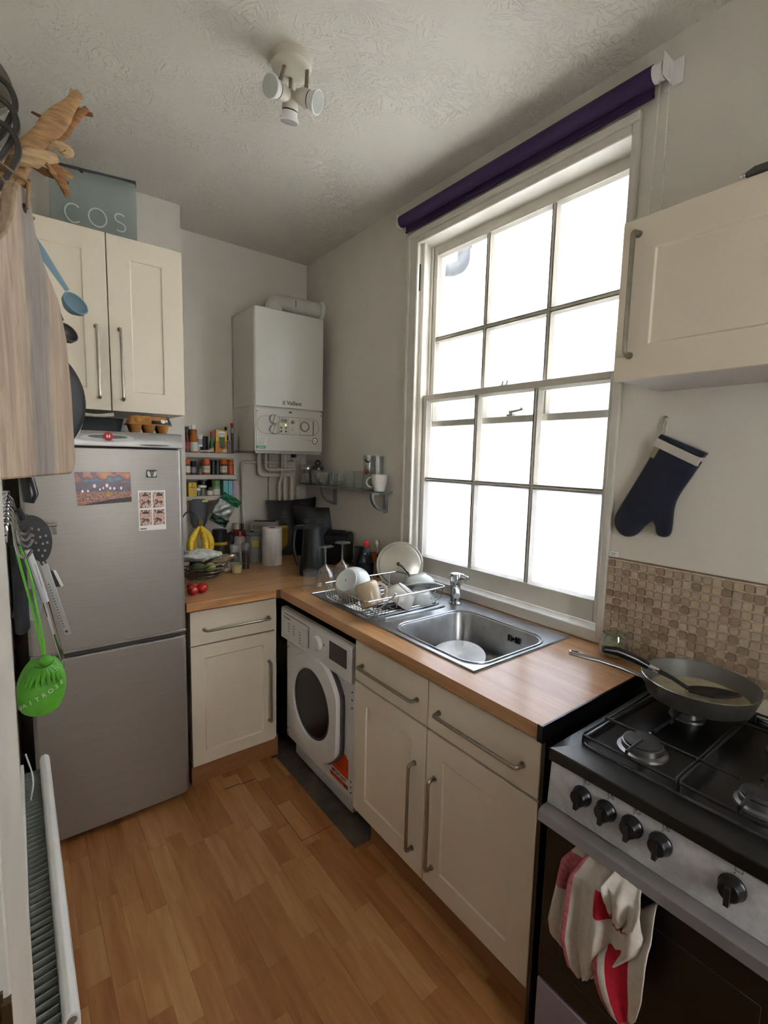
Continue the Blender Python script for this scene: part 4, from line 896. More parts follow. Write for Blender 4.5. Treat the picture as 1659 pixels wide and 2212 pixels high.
bottle('sauce_bottle', 0.856, ys-0.005, z1, [(0, 0), (0.024, 0), (0.025, 0.02), (0.025, 0.085), (0.012, 0.118), (0.011, 0.14)], mat('orange_sauce', '#b5641b', 0.25), 'orange hot sauce bottle with white cap on the top spice shelf', [(0.013, 0.138), (0.013, 0.162), (0, 0.163)], WHITEP, (0.0254, 0.008, 0.062), LABELW)
bottle('spice_pot', 0.896, ys+0.035, z1, [(0, 0), (0.021, 0), (0.021, 0.035), (0.0, 0.036)], GL, 'squat glass pot on the top shelf carrying a white tub', cat='jar')
bottle('spice_pot', 0.898, ys+0.035, z1+0.0365, [(0, 0), (0.022, 0), (0.022, 0.055), (0, 0.056)], WHITEP, 'white labelled tub standing on a glass pot behind the orange sauce', [(0.023, 0.056), (0.023, 0.072), (0, 0.073)], WHITEP, (0.0224, 0.012, 0.046), mat('label_blue_grey', '#8d97a6', 0.6), cat='jar')
bottle('spice_pot', 0.880, ys+0.095, z1, [(0, 0), (0.024, 0), (0.024, 0.115), (0, 0.116)], mat('brown_pot', '#4c3a28', 0.4), 'tall brown pot at the back of the top spice shelf', [(0.025, 0.115), (0.025, 0.140), (0, 0.141)], mat('pot_cap', '#5c5346', 0.5), cat='jar')
bottle('spice_pot', 0.940, ys+0.07, z1, [(0, 0), (0.024, 0), (0.024, 0.09), (0, 0.09)], mat('dark_pot', '#2b2a2c', 0.4), 'dark grey pot behind the green bottle on the top shelf', [(0.025, 0.09), (0.025, 0.10), (0, 0.10)], BLACK, cat='jar')
bottle('tabasco_bottle', 0.966, ys, z1, [(0, 0), (0.014, 0), (0.014, 0.055), (0.007, 0.08), (0.007, 0.105)], mat('green_sauce', '#2b6e34', 0.25), 'small green sauce bottle with red cap on the top spice shelf', [(0.009, 0.103), (0.009, 0.128), (0, 0.129)], RED)
# open packet lying on the shelf
pk = MB().grid(lambda u, v: Vector((0.885 + 0.085*u, 2.955 + 0.02*v + 0.006*math.sin(u*9), z1 + 0.006 + 0.014*math.sin(math.pi*v)*(0.5+0.5*u) + 0.035*max(0, u-0.65)*2.2*(v))), 12, 8)
tag(obj('seasoning_packet', pk, mat('packet_cream', '#b9aea3', 0.5, var=0.15, scale=60), solid=0.004), 'crumpled pale sachet lying open on the top spice shelf', 'packet')
bx = thing('stock_cube_carton', (1.014, ys-0.01, z1), 'yellow and orange stock cube carton standing on the top shelf', 'carton')
cy_ = Matrix.Rotation(0.12, 3, 'Y')
def obl(mb, c, h, R): return mb.obox(c, h, R)
cc = Vector((1.016, ys-0.01, z1+0.071))
obj('carton_body', MB().obox(cc, (0.034, 0.012, 0.069), Matrix.Rotation(0.05, 3, 'Y')), mat('carton_orange', '#c77a1e', 0.5), bx, bevel=0.001)
obj('carton_top_band', MB().obox(cc + Vector((-0.0, -0.0125, 0.035)), (0.033, 0.0008, 0.033), Matrix.Rotation(0.05, 3, 'Y')), mat('carton_yellow', '#d9b21c', 0.5), bx)
obj('logo_oval', MB().prism([(0.026*math.cos(a), 0.016*math.sin(a)) for a in [2*math.pi*i/24 for i in range(24)]], cc + Vector((0.002, -0.0134, 0.046)), (1,0,0), (0,0,1), (0,-1,0), 0.0006), WHITEP, bx)
text('Quixo', 0.019, cc + Vector((0.002, -0.0143, 0.045)), (1,0,0), (0,0,1), mat('logo_red', '#8e2320', 0.5), bx)
obj('green_panel', MB().box(1.002, ys-0.0245, z1+0.058, 1.036, ys-0.0232, z1+0.096), mat('carton_green', '#1f5a36', 0.5), bx)
obj('cube_picture', MB().obox((1.022, ys-0.0238, z1+0.042), (0.015, 0.0006, 0.015), Matrix.Rotation(0.35, 3, 'Y')), mat('cube_green', '#2f4a24', 0.5), bx)
obj('bread_picture', MB().box(1.022, ys-0.0245, z1+0.004, 1.049, ys-0.0232, z1+0.026), mat('cracker', '#cdb58b', 0.6), bx)
tag(obj('tea_box', MB().box(1.055, ys-0.015, z1, 1.080, ys+0.05, z1+0.080), mat('box_taupe', '#8b8178', 0.6, var=0.15, scale=40), bevel=0.001), 'small taupe box between the stock cubes and the tall bottles', 'box')
bottle('soy_bottle', 1.074, ys+0.065, z1, [(0, 0), (0.016, 0), (0.016, 0.10), (0.008, 0.13), (0.008, 0.15)], mat('soy_dark', '#1c1214', 0.25), 'dark soy sauce bottle with red label at the back of the top shelf', [(0.009, 0.148), (0.009, 0.165), (0, 0.166)], BLACK, (0.0164, 0.05, 0.085), RED)
bottle('vinegar_bottle', 1.087, ys-0.01, z1, [(0, 0), (0.0085, 0), (0.0085, 0.14), (0.007, 0.165)], mat('vinegar_dark', '#17130f', 0.2), 'slim dark bottle with red cap against the boiler', [(0.009, 0.163), (0.009, 0.186), (0, 0.187)], RED, (0.0105, 0.125, 0.158), mat('label_grey', '#8c9298', 0.5))
# spice jars
def spice(x, y, r, h, capm, labm, body, label, lab=True, s=None):
    t = bottle('spice_jar', x, y, z2, [(0, 0), (r, 0), (r, h*0.66), (r*0.85, h*0.72)], body, label, [(r*0.95, h*0.71), (r*0.95, h*0.98), (r*0.9, h), (0, h)], capm, (r+0.0003, h*0.14, h*0.56) if lab else None, labm, 'jar', 'spice jars on the middle shelf')
    if s: text(s, 0.010, (x-0.35*r, y-0.96*r-0.001, z2+h*0.38), (0.94,-0.34,0), (0,0,1), INK, t)
SPB = mat('spice_brown', '#5a3a22', 0.3); SPO = mat('spice_ochre', '#9b4a17', 0.3); SPD = mat('spice_dark', '#211d1c', 0.35); SPG = mat('spice_khaki', '#6f6440', 0.4)
spice(0.815, ys, 0.021, 0.092, ORG_, LABELW, SPB, 'spice jar with orange lid next to the fridge-side wall')
spice(0.856, ys+0.01, 0.017, 0.080, BLACK, mat('label_lilac', '#8a8290', 0.6), SPD, 'spice jar with black lid and lilac label')
spice(0.888, ys-0.012, 0.012, 0.050, mat('tiny_lid', '#55503f', 0.5), LABELW, SPG, 'tiny khaki spice bottle in the middle shelf row', False)
spice(0.928, ys, 0.0235, 0.094, ORG_, LABELW, SPO, 'spice jar with orange lid and cream printed label', True, 'GINGER')
spice(0.972, ys+0.012, 0.017, 0.088, BLACK, LABELW, SPD, 'dark spice grinder with black lid', False)
spice(1.002, ys+0.015, 0.014, 0.088, BLACK, LABELW, mat('spice_clear', '#4a4640', 0.2), 'slim clear spice grinder in the row', False)
spice(1.034, ys, 0.022, 0.094, ORG_, LABELW, SPB, 'spice jar with orange lid beside the clear grinder', True, 'CUMIN')
spice(1.078, ys, 0.0205, 0.094, mat('orange_lid_pale', '#cf7a2a', 0.4), mat('label_orange', '#c9561f', 0.5), SPO, 'all-orange spice jar at the boiler end of the row')
# bottom shelf
yt = thing('mustard_tin', (0.838, ys-0.01, z3), 'yellow tin at the fridge end of the lowest spice shelf', 'tin')
obj('tin_body', MB().box(0.815, ys-0.03, z3, 0.862, ys+0.02, z3+0.082), mat('tin_yellow', '#c9a515', 0.4), yt, bevel=0.002)
obj('tin_print', MB().box(0.825, ys-0.0315, z3+0.052, 0.85, ys-0.0302, z3+0.057).box(0.832, ys-0.0315, z3+0.066, 0.84, ys-0.0302, z3+0.074), mat('tin_print', '#6b3b12', 0.5), yt)
bottle('herb_jar', 0.872, ys-0.015, z3, [(0, 0), (0.014, 0), (0.014, 0.034), (0.012, 0.036)], GL, 'tiny jar with domed white lid next to the yellow tin', [(0.016, 0.035), (0.014, 0.046), (0, 0.050)], WHITEP, cat='jar', group='small jars on the lowest spice shelf')
bottle('herb_jar', 0.902, ys, z3, [(0, 0), (0.024, 0), (0.024, 0.048), (0.02, 0.052)], mat('jar_olive', '#5b5a4a', 0.3), 'round jar with white lid on the lowest spice shelf', [(0.027, 0.051), (0.026, 0.063), (0, 0.066)], WHITEP, cat='jar', group='small jars on the lowest spice shelf')
bottle('herb_jar', 0.944, ys-0.008, z3, [(0, 0), (0.019, 0), (0.019, 0.036), (0.0, 0.037)], mat('jar_honey', '#9c7a48', 0.3), 'honey-coloured squat jar with cream label', [(0.020, 0.036), (0.020, 0.052), (0, 0.053)], BLACK, (0.0194, 0.006, 0.030), LABELW, 'jar', 'small jars on the lowest spice shelf')
bottle('herb_jar', 0.925, ys+0.06, z3, [(0, 0), (0.024, 0), (0.024, 0.07), (0.0, 0.071)], SPD, 'black jar at the back of the lowest spice shelf', [(0.025, 0.07), (0.025, 0.086), (0, 0.087)], BLACK, cat='jar', group='small jars on the lowest spice shelf')
bottle('herb_jar', 0.987, ys, z3, [(0, 0), (0.024, 0), (0.024, 0.055), (0.0, 0.056)], mat('jar_pale_green', '#7f9a72', 0.4), 'jar with tall green lid beside the teal boxes', [(0.0245, 0.056), (0.0245, 0.094), (0, 0.096)], mat('lid_green', '#5d8a4a', 0.45), (0.0244, 0.005, 0.040), LABELW, 'jar', 'small jars on the lowest spice shelf')
TEAL = mat('teal_card', '#74b3b6', 0.6)
tag(obj('tea_carton', MB().box(1.024, ys-0.025, z3, 1.053, ys+0.07, z3+0.092), TEAL, bevel=0.001), 'teal tea carton next to the green-lidded jar', 'carton', 'cartons on the lowest shelf')
tag(obj('tea_carton', MB().box(1.055, ys-0.025, z3, 1.083, ys+0.07, z3+0.092), TEAL, bevel=0.001), 'teal tea carton next to the pink carton', 'carton', 'cartons on the lowest shelf')
tag(obj('tea_carton', MB().box(1.085, ys-0.025, z3, 1.108, ys+0.07, z3+0.093), mat('pink_card', '#b99bb0', 0.6), bevel=0.001), 'pink carton at the boiler end of the lowest shelf', 'carton', 'cartons on the lowest shelf')
# green and silver packet hanging over the shelf edge, grey jar bag below
sp_ = thing('snack_packet', (1.03, 2.93, 1.22), 'crumpled green and silver packet hanging off the lowest spice shelf', 'packet')
Rp = Matrix.Rotation(0.55, 3, 'Y')
def packet(w, h, cx_, cz_, y0, bulge, seed):
    def fn(u, v):
        p = Rp @ Vector(((u-0.5)*w, 0, (v-0.5)*h)); b_ = bulge*math.sin(math.pi*u)*math.sin(math.pi*v)
        return Vector((cx_+p.x, y0 - b_ - 0.006*math.sin(u*11+seed)*math.sin(v*9), cz_+p.z))
    return MB().grid(fn, 16, 16)
obj('silver_face', packet(0.115, 0.105, 1.010, 1.235, 2.925, 0.012, 1), mat('packet_silver', '#9fa59f', 0.3, 0.5, var=0.25, scale=40), sp_, solid=0.004)
obj('green_end', packet(0.125, 0.045, 1.055, 1.292, 2.920, 0.010, 2), mat('packet_green', '#0f5a33', 0.35, var=0.3, scale=50), sp_, solid=0.004)
obj('green_foot', packet(0.11, 0.05, 0.985, 1.170, 2.930, 0.010, 3), mat('packet_green_dark', '#153b28', 0.35, var=0.3, scale=50), sp_, solid=0.004)
hl = thing('grey_carrier', (0.86, 2.92, 1.14), 'dark grey plastic bag hanging behind the bananas', 'bag')
obj('bag_body', MB().loft([[Vector((0.855 + w_*math.cos(a) + 0.004*math.sin(5*a), 2.905 + 0.018*math.sin(a), z_)) for a in [2*math.pi*k/20 for k in range(20)]] for z_, w_ in ((1.305, 0.035), (1.28, 0.048), (1.22, 0.052), (1.17, 0.048), (1.135, 0.030))]), mat('bag_grey', '#3d3f43', 0.45, var=0.15), hl, ang=60)
obj('bag_label', MB().box(0.872, 2.884, 1.288, 0.905, 2.888, 1.301), mat('label_lime', '#b9c23a', 0.5), hl)

# ---- fruit basket with bananas
fb = thing('fruit_basket', (0.775, 2.60, 0.911), 'wire fruit basket with banana hook beside the fridge', 'basket')
WIRE = mat('basket_wire', '#6d675f', 0.4, 0.7)
bc = Vector((0.775, 2.60, 0.911))
for r_, z_ in ((0.075, 0.006), (0.095, 0.022), (0.118, 0.045), (0.135, 0.068), (0.150, 0.092)):
    obj('wire_ring', MB().tube([bc + Vector((r_*math.cos(a), r_*math.sin(a), z_)) for a in [2*math.pi*k/40 for k in range(40)]], 0.0028, 6, closed=True), WIRE, fb)
for k in range(9):
    a = 2*math.pi*k/9+0.2; dv = Vector((math.cos(a), math.sin(a), 0)); tv = Vector((-math.sin(a), math.cos(a), 0))
    obj('wire_rib', MB().tube([bc + dv*0.07 + tv*-0.03 + Vector((0,0,0.006)), bc + dv*0.118 + Vector((0,0,0.045)), bc + dv*0.15 + tv*0.045 + Vector((0,0,0.092))], 0.0026, 6), WIRE, fb)
obj('banana_hook', MB().tube(fillet([(0.70, 2.72, 0.99), (0.70, 2.73, 1.20), (0.735, 2.70, 1.262), (0.775, 2.665, 1.25), (0.785, 2.655, 1.215)], 0.05, 6), 0.0045, 8), WIRE, fb)
bn = thing('banana_bunch', (0.79, 2.64, 1.0), 'bunch of ripe yellow bananas hanging on the basket hook', 'bananas')
def banana_mat():
    m, nt, b = _new('banana_skin'); co = _coord(nt); n = _noise(nt, co, 22, 3); n2 = _noise(nt, co, 90, 2)
    r = _ramp(nt, n.outputs['Fac'], [(0.35, '#c79a1c'), (0.65, '#ddb928')]); r2 = _ramp(nt, n2.outputs['Fac'], [(0.27, '#3a2a10'), (0.33, '#ffffff')])
    mx = nt.nodes.new('ShaderNodeMix'); mx.data_type = 'RGBA'; mx.blend_type = 'MULTIPLY'; mx.inputs[0].default_value = 1
    nt.links.new(r.outputs[0], mx.inputs[6]); nt.links.new(r2.outputs[0], mx.inputs[7]); nt.links.new(mx.outputs[2], b.inputs['Base Color'])
    b.inputs['Roughness'].default_value = 0.45; return m
BAN = banana_mat(); BST = mat('banana_stem', '#5b5526', 0.6)
stem = Vector((0.785, 2.645, 1.205))
obj('stem', MB().tube([stem + Vector((0,0,0.015)), stem, stem + Vector((0,0,-0.02))], [0.012, 0.014, 0.016], 8), BST, bn)
for dx, dy, bend, ln in ((-0.035, -0.02, -0.045, 0.19), (0.0, -0.035, 0.04, 0.20), (0.032, 0.0, 0.045, 0.185), (-0.012, 0.03, -0.03, 0.18)):
    pts = []; rs_ = []
    for i in range(11):
        t_ = i/10; pts.append(stem + Vector((dx*math.sin(t_*2.6)*1.3 + bend*0.35*math.sin(math.pi*t_), dy*math.sin(t_*2.4)*1.3, -0.02 - ln*t_)))
        rs_.append(0.019*min(1, 0.35+2.4*t_)*(1 if t_ < 0.82 else max(0.32, 1-(t_-0.82)*3.6)))
    b_ = obj('banana', MB().tube(pts, rs_, 8), BAN, bn, ang=50)
    obj('tip', MB().ball(pts[-1], 0.007, 8, 5), BLACK, b_)
# crumpled bag, foil packet and greens in the basket
def blob(c, r, seed, amp=0.25, n=20, m=12, R=None, jit=0.0):
    rr = random.Random(seed); ph = [rr.uniform(0, 6.28) for _ in range(6)]
    mb = MB(); L = []
    for i in range(m+1):
        a = -math.pi/2 + math.pi*i/m; l = []
        for j in range(n):
            b_ = 2*math.pi*j/n; k = 1 + amp*(0.5*math.sin(3*b_+ph[0]+2*a) + 0.3*math.sin(5*b_+ph[1]-3*a) + 0.35*math.sin(4*a+ph[2]+b_))
            p = Vector((r[0]*k*max(math.cos(a), 0.01)*math.cos(b_), r[1]*k*max(math.cos(a), 0.01)*math.sin(b_), r[2]*math.sin(a)*(1+0.3*amp*math.sin(7*b_))))
            p = p*(1 + rr.uniform(-1, 1)*jit)
            l.append(Vector(c) + (R @ p if R else p))
        L.append(l)
    return mb.loft(L)
tag(obj('salad_bag', blob((0.762, 2.60, 1.034), (0.100, 0.07, 0.030), 3, 0.3, 26, 14, jit=0.16), mat('bag_white_film', '#c9cdc4', 0.35, var=0.25, scale=30), ang=60), 'crumpled white plastic bag lying on top of the fruit basket', 'bag')
tag(obj('foil_parcel', blob((0.868, 2.555, 1.008), (0.070, 0.024, 0.022), 8, 0.25, jit=0.14, R=Matrix.Rotation(-0.30, 3, 'Y') @ Matrix.Rotation(-0.5, 3, 'Z')), mat('crumpled_foil', '#b9ac98', 0.28, 0.8, var=0.3, scale=40, bump=0.5, bscale=60), ang=25), 'foil-wrapped parcel on the edge of the fruit basket', 'parcel')
tag(obj('avocado', blob((0.735, 2.545, 0.982), (0.040, 0.034, 0.026), 5, 0.05), mat('avocado_skin', '#3f4a2c', 0.6, var=0.3, scale=60, bump=0.4)), 'dark green avocado in the fruit basket', 'fruit')
tag(obj('lime', blob((0.800, 2.545, 0.972), (0.032, 0.030, 0.028), 6, 0.04), mat('lime_skin', '#6f7a34', 0.5)), 'dull green lime in the fruit basket', 'fruit')
tag(obj('onion_net', blob((0.785, 2.64, 0.962), (0.07, 0.06, 0.035), 9, 0.18), mat('net_brown', '#5b4a35', 0.7, var=0.4, scale=50)), 'brown bag of onions at the bottom of the fruit basket', 'bag')
tn = thing('round_tin', (0.925, 2.632, 0.911), 'small round tin standing on its edge by the basket', 'tin')
Rt = frame((-0.25, -0.93, 0.28)); tc_ = Vector((0.925, 2.645, 0.945))
obj('tin_body', MB().lathe([(0, -0.03), (0.031, -0.03), (0.033, -0.026), (0.033, 0), (0.030, 0.003), (0, 0.003)], tc_, Rt, 28), mat('tin_olive', '#8a8a62', 0.35, 0.4), tn, ang=40)
obj('lid_label', MB().lathe([(0.027, 0.0032), (0, 0.0042)], tc_, Rt, 24), LABELW, tn)
obj('lid_picture', MB().lathe([(0.009, 0.0044), (0, 0.0052)], tc_ + Rt @ Vector((0.004, -0.004, 0)), Rt, 14), mat('berry_red', '#7c2620', 0.5), tn)

# tomatoes by the fridge
for i, (x, y, r_, lb) in enumerate(((0.640, 2.285, 0.026, 'red tomato nearest the worktop edge by the fridge'), (0.688, 2.305, 0.027, 'red tomato farthest from the fridge'), (0.655, 2.345, 0.026, 'red tomato at the back of the vine by the fridge'))):
    tt = thing('tomato', (x, y, 0.911), lb, 'tomato', 'tomatoes beside the fridge')
    obj('fruit', MB().ball((x, y, 0.911+r_*0.86), (r_, r_, r_*0.88), 18, 10), mat('tomato_red_%d' % i, '#a81510', 0.18, coat=0.4), tt)
    obj('stalk', MB().tube([(x, y, 0.911+r_*1.7), (x+0.01, y+0.01, 0.911+r_*1.95), (x+0.02, y+0.012, 0.911+r_*1.9)], 0.0025, 6), mat('stalk_green_%d' % i, '#5f6a34', 0.7), tt)

# ---- things along the back of the corner worktop
Z0 = 0.911
tb_ = thing('dip_tub', (0.968, 2.605, Z0), 'small clear tub of yellow dip on the corner worktop', 'tub')
obj('pot', MB().lathe([(0, 0.001), (0.026, 0), (0.034, 0.048), (0.038, 0.050), (0.038, 0.053), (0.033, 0.052)], (0.968, 2.605, Z0), n=24, cap1=False), glass_mat('tub_plastic', (0.9, 0.9, 0.86, 1), 0.04, 0.3, body=0.25, bodycol='#d8d4c0'), tb_)
obj('dip', MB().lathe([(0, 0.002), (0.025, 0.002), (0.031, 0.040), (0, 0.041)], (0.968, 2.605, Z0), n=24), mat('dip_yellow', '#cdb455', 0.5), tb_)
sj = bottle('salt_jar', 1.008, 2.738, Z0, [(0, 0), (0.030, 0), (0.032, 0.01), (0.032, 0.075), (0.024, 0.092)], glass_mat('jar_green_glass', (0.72, 0.80, 0.78, 1), 0.06, 0.5, body=0.25, bodycol='#7f8d88'), 'pale glass salt jar with ridged lid beside the pepper mill', [(0.026, 0.092), (0.027, 0.130), (0.024, 0.135), (0, 0.134)], mat('lid_clear_grey', '#a3a49c', 0.3), cat='jar')
obj('contents', MB().lathe([(0, 0.003), (0.028, 0.003), (0.028, 0.03), (0, 0.032)], (1.008, 2.738, Z0), n=20), mat('salt', '#cfd0cc', 0.9), sj)
bottle('pepper_mill', 1.047, 2.672, Z0, [(0, 0), (0.021, 0), (0.021, 0.10), (0.019, 0.102)], mat('pepper_dark', '#3a342e', 0.3, var=0.5, scale=120), 'pepper mill filled with dark peppercorns', [(0.022, 0.101), (0.024, 0.108), (0.024, 0.145), (0.019, 0.152), (0, 0.152)], glass_mat('mill_head', (0.7, 0.66, 0.62, 1), 0.08, 0.4, body=0.4, bodycol='#7d7067'), cat='jar')
wb_ = bottle('squeezy_bottle', 1.100, 2.90, Z0, [(0, 0), (0.036, 0), (0.038, 0.01), (0.038, 0.105), (0.034, 0.118), (0.036, 0.126), (0.034, 0.134), (0.036, 0.142), (0.030, 0.152), (0.012, 0.156)], mat('bottle_white', '#bdb9b2', 0.4), 'white ribbed squeezy bottle with red tip', [(0.013, 0.155), (0.012, 0.172), (0.010, 0.184), (0, 0.184)], RED)
pt = thing('plastic_tub', (1.165, 2.83, Z0), 'grey translucent plastic tub with yellow label beside the kitchen roll', 'tub')
obj('tub_body', MB().loft([[Vector((1.165+p[0]*k, 2.83+p[1]*k, Z0+z_)) for p in rrect(0.085, 0.085, 0.012, 4)] for k, z_ in ((0.88, 0.0), (0.90, 0.004), (1.0, 0.165))]), mat('tub_grey', '#8a8d8c', 0.4, var=0.05), pt, ang=40)
obj('lid', MB().prism(rrect(0.093, 0.093, 0.014, 4), (1.165, 2.83, Z0+0.165), (1,0,0), (0,1,0), (0,0,1), 0.012), mat('lid_blue_grey', '#5b636c', 0.4), pt, bevel=0.002)
obj('tub_label', MB().box(1.135, 2.7865, Z0+0.100, 1.178, 2.789, Z0+0.140), mat('label_yellow', '#b3a23f', 0.5), pt)
kr = thing('kitchen_roll', (1.226, 2.700, Z0), 'white kitchen roll with a loose sheet standing on the worktop', 'kitchen roll')
PAP = mat('tissue_paper', '#cfc9c2', 0.9, var=0.03, scale=60, bump=0.2, bscale=150)
kc = Vector((1.226, 2.700, Z0))
obj('roll', MB().lathe([(0.021, 0.0), (0.058, 0.0), (0.060, 0.004), (0.060, 0.222), (0.057, 0.226), (0.021, 0.226), (0.020, 0.10)], kc, n=40, cap0=False, cap1=False), PAP, kr, ang=40)
obj('core', MB().lathe([(0.0205, 0.002), (0.0205, 0.2265), (0.019, 0.2265), (0.019, 0.002)], kc, n=24, cap0=False, cap1=False), mat('cardboard', '#7d6650', 0.9), kr)
def sheet(u, v):
    a = math.radians(-100 - 75*u); r_ = 0.0612 + 0.012*u*v
    z_ = 0.004 + 0.19*v + (0.0) ; 
    x_ = kc.x + r_*math.cos(a) - 0.012*u*u*v; y_ = kc.y + r_*math.sin(a)
    return Vector((x_, y_, kc.z + max(0.003, (0.004 + 0.20*v) * (1-0.0*u) + 0.0)))
shp = MB().add([kc + Vector((0.0, -0.0615, 0.002)), kc + Vector((-0.030, -0.056, 0.002)), kc + Vector((-0.038, -0.052, 0.07)), kc + Vector((-0.064, -0.030, 0.185)), kc + Vector((-0.045, -0.045, 0.195)), kc + Vector((-0.02, -0.0595, 0.205)), kc + Vector((0.0, -0.0615, 0.20))], [(0,1,2,6),(2,3,4),(2,4,5),(2,5,6)])
obj('loose_sheet', shp, PAP, kr, solid=0.001)
jr = bottle('black_jar', 0.985, 2.93, Z0, [(0, 0), (0.042, 0), (0.044, 0.008), (0.044, 0.100), (0.038, 0.108)], mat('jar_cocoa', '#2a2018', 0.3), 'black-lidded jar with a yellow band behind the basket', [(0.043, 0.125), (0.044, 0.135), (0.044, 0.195), (0.038, 0.202), (0, 0.203)], mat('lid_black', '#1d1f22', 0.4), (0.0445, 0.02, 0.09), mat('label_brown', '#4a3a28', 0.6), cat='jar')
obj('yellow_band', MB().lathe([(0.045, 0.108), (0.046, 0.112), (0.046, 0.122), (0.044, 0.126)], (0.985, 2.93, Z0), n=28), mat('band_yellow', '#c2a01c', 0.45), jr)
tag(obj('bin_liner_bag', blob((1.062, 2.985, Z0+0.082), (0.072, 0.060, 0.082), 12, 0.22), mat('bag_black', '#101113', 0.35, var=0.3, scale=30, bump=0.5, bscale=25), ang=60), 'crumpled black plastic bag behind the salt jar', 'bag')
bottle('ketchup_bottle', 1.138, 3.06, Z0, [(0, 0), (0.038, 0), (0.040, 0.01), (0.040, 0.12), (0.036, 0.135)], mat('black_bottle', '#1a1414', 0.35), 'bottle with maroon shoulder and cream cap against the back wall', [(0.041, 0.128), (0.040, 0.160), (0.022, 0.168), (0.020, 0.176), (0.021, 0.182), (0.019, 0.192), (0.019, 0.212), (0, 0.213)], mat('cap_maroon', '#6d141c', 0.35))
obj('cap_top', MB().lathe([(0.0205, 0.176), (0.0215, 0.184), (0.0205, 0.190), (0.0205, 0.214), (0, 0.2145)], (1.138, 3.06, Z0), n=18), mat('cap_cream', '#bdb3a5', 0.4), bpy.data.objects['ketchup_bottle'])
tag(obj('whisk_case', blob((1.222, 3.00, Z0+0.082), (0.045, 0.04, 0.082), 21, 0.06), mat('black_case', '#1a191b', 0.5, var=0.15)), 'round black case between the bottle and the cereal box', 'case')
tag(obj('spray_bottle', MB().lathe([(0, 0), (0.020, 0), (0.020, 0.15), (0.010, 0.17), (0.010, 0.205), (0, 0.206)], (1.190, 3.085, Z0), n=16), BLACK), 'slim black bottle standing against the back wall pipe', 'bottle')
ce = thing('cereal_box', (1.335, 2.99, Z0), 'white supermarket carton printed with black capitals', 'carton')
Rz = Matrix.Rotation(-0.62, 3, 'Z'); ccb = Vector((1.312, 3.0, Z0+0.112))
obj('carton_body', MB().obox(ccb, (0.085, 0.040, 0.112), Rz), mat('carton_white', '#aaa69e', 0.6, var=0.04), ce, bevel=0.0015)
fx_ = Rz @ Vector((1,0,0)); fn_ = Rz @ Vector((0,-1,0))
text('ESSENTIAL', 0.030, ccb + fn_*0.0405 + Vector((0,0,0.075)), fx_, (0,0,1), INK, ce)
text('WAITROSE', 0.030, ccb + fn_*0.0405 + Vector((0,0,0.035)), fx_, (0,0,1), INK, ce)
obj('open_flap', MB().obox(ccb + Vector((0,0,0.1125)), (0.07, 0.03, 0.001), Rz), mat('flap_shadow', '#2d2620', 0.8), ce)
tag(obj('yellow_packet', MB().obox((1.405, 2.935, Z0+0.098), (0.034, 0.018, 0.098), Matrix.Rotation(-0.2, 3, 'Z')), mat('packet_yellow', '#b7982e', 0.5, var=0.2, scale=50), bevel=0.003), 'yellow packet standing between the white carton and the dark bags', 'packet')
def pouch(name, x, y, w, h, rz, label, tone, seed, lean=0.1, slant=0.0, flare=0.0):
    t = thing(name, (x, y, Z0), label, 'bag', 'large dark pouches'); R = Matrix.Rotation(rz, 3, 'Z')
    def face(sg):
        def fn(u, v):
            th = 0.055*(1-v)**0.7*math.sin(math.pi*min(max(u, 0), 1))**0.6 + 0.002
            wid = w*(0.86 + 0.14*v + flare*v*v); xx = (u-0.5)*wid
            return Vector((x, y, Z0)) + R @ Vector((xx, sg*th + lean*v + 0.006*math.sin(u*14+seed)*v, 0.002 + h*v*(1 + slant*(u-0.5)) - 0.010*math.sin(math.pi*u)*v))
        return fn
    mb = MB().grid(face(-1), 18, 14); mb.grid(face(1), 18, 14)
    obj('pouch_body', mb, mat('pouch_%d' % seed, tone, 0.38, var=0.25, scale=12, bump=0.3, bscale=14), t, ang=70)
    pm_ = MB(); rr = random.Random(seed)
    for k in range(7):
        for cxx in (-0.06, 0.03): 
            c_ = Vector((x, y, Z0)) + R @ Vector((cxx*w/0.3, -0.060*(1-(h*0.78-0.012*k)/h)**0.7 - 0.004 + lean*((h*0.78-0.012*k)/h), h*0.78-0.012*k))
            pm_.obox(c_, (0.024*rr.uniform(0.6, 1), 0.0006, 0.0016), R)
    obj('pouch_print', pm_, mat('print_grey_%d' % seed, '#6e7276', 0.6), t)['kind'] = 'stuff'
    return t
pouch('coffee_pouch', 1.490, 2.925, 0.31, 0.365, -0.25, 'large black pouch standing against the back wall', '#0c0d0f', 31, 0.09, 0.05, 0.12)
pouch('coffee_pouch', 1.575, 2.800, 0.27, 0.325, -0.62, 'dark grey pouch leaning in front of the larger black pouch', '#101316', 32, 0.06, -0.02, 0.16)
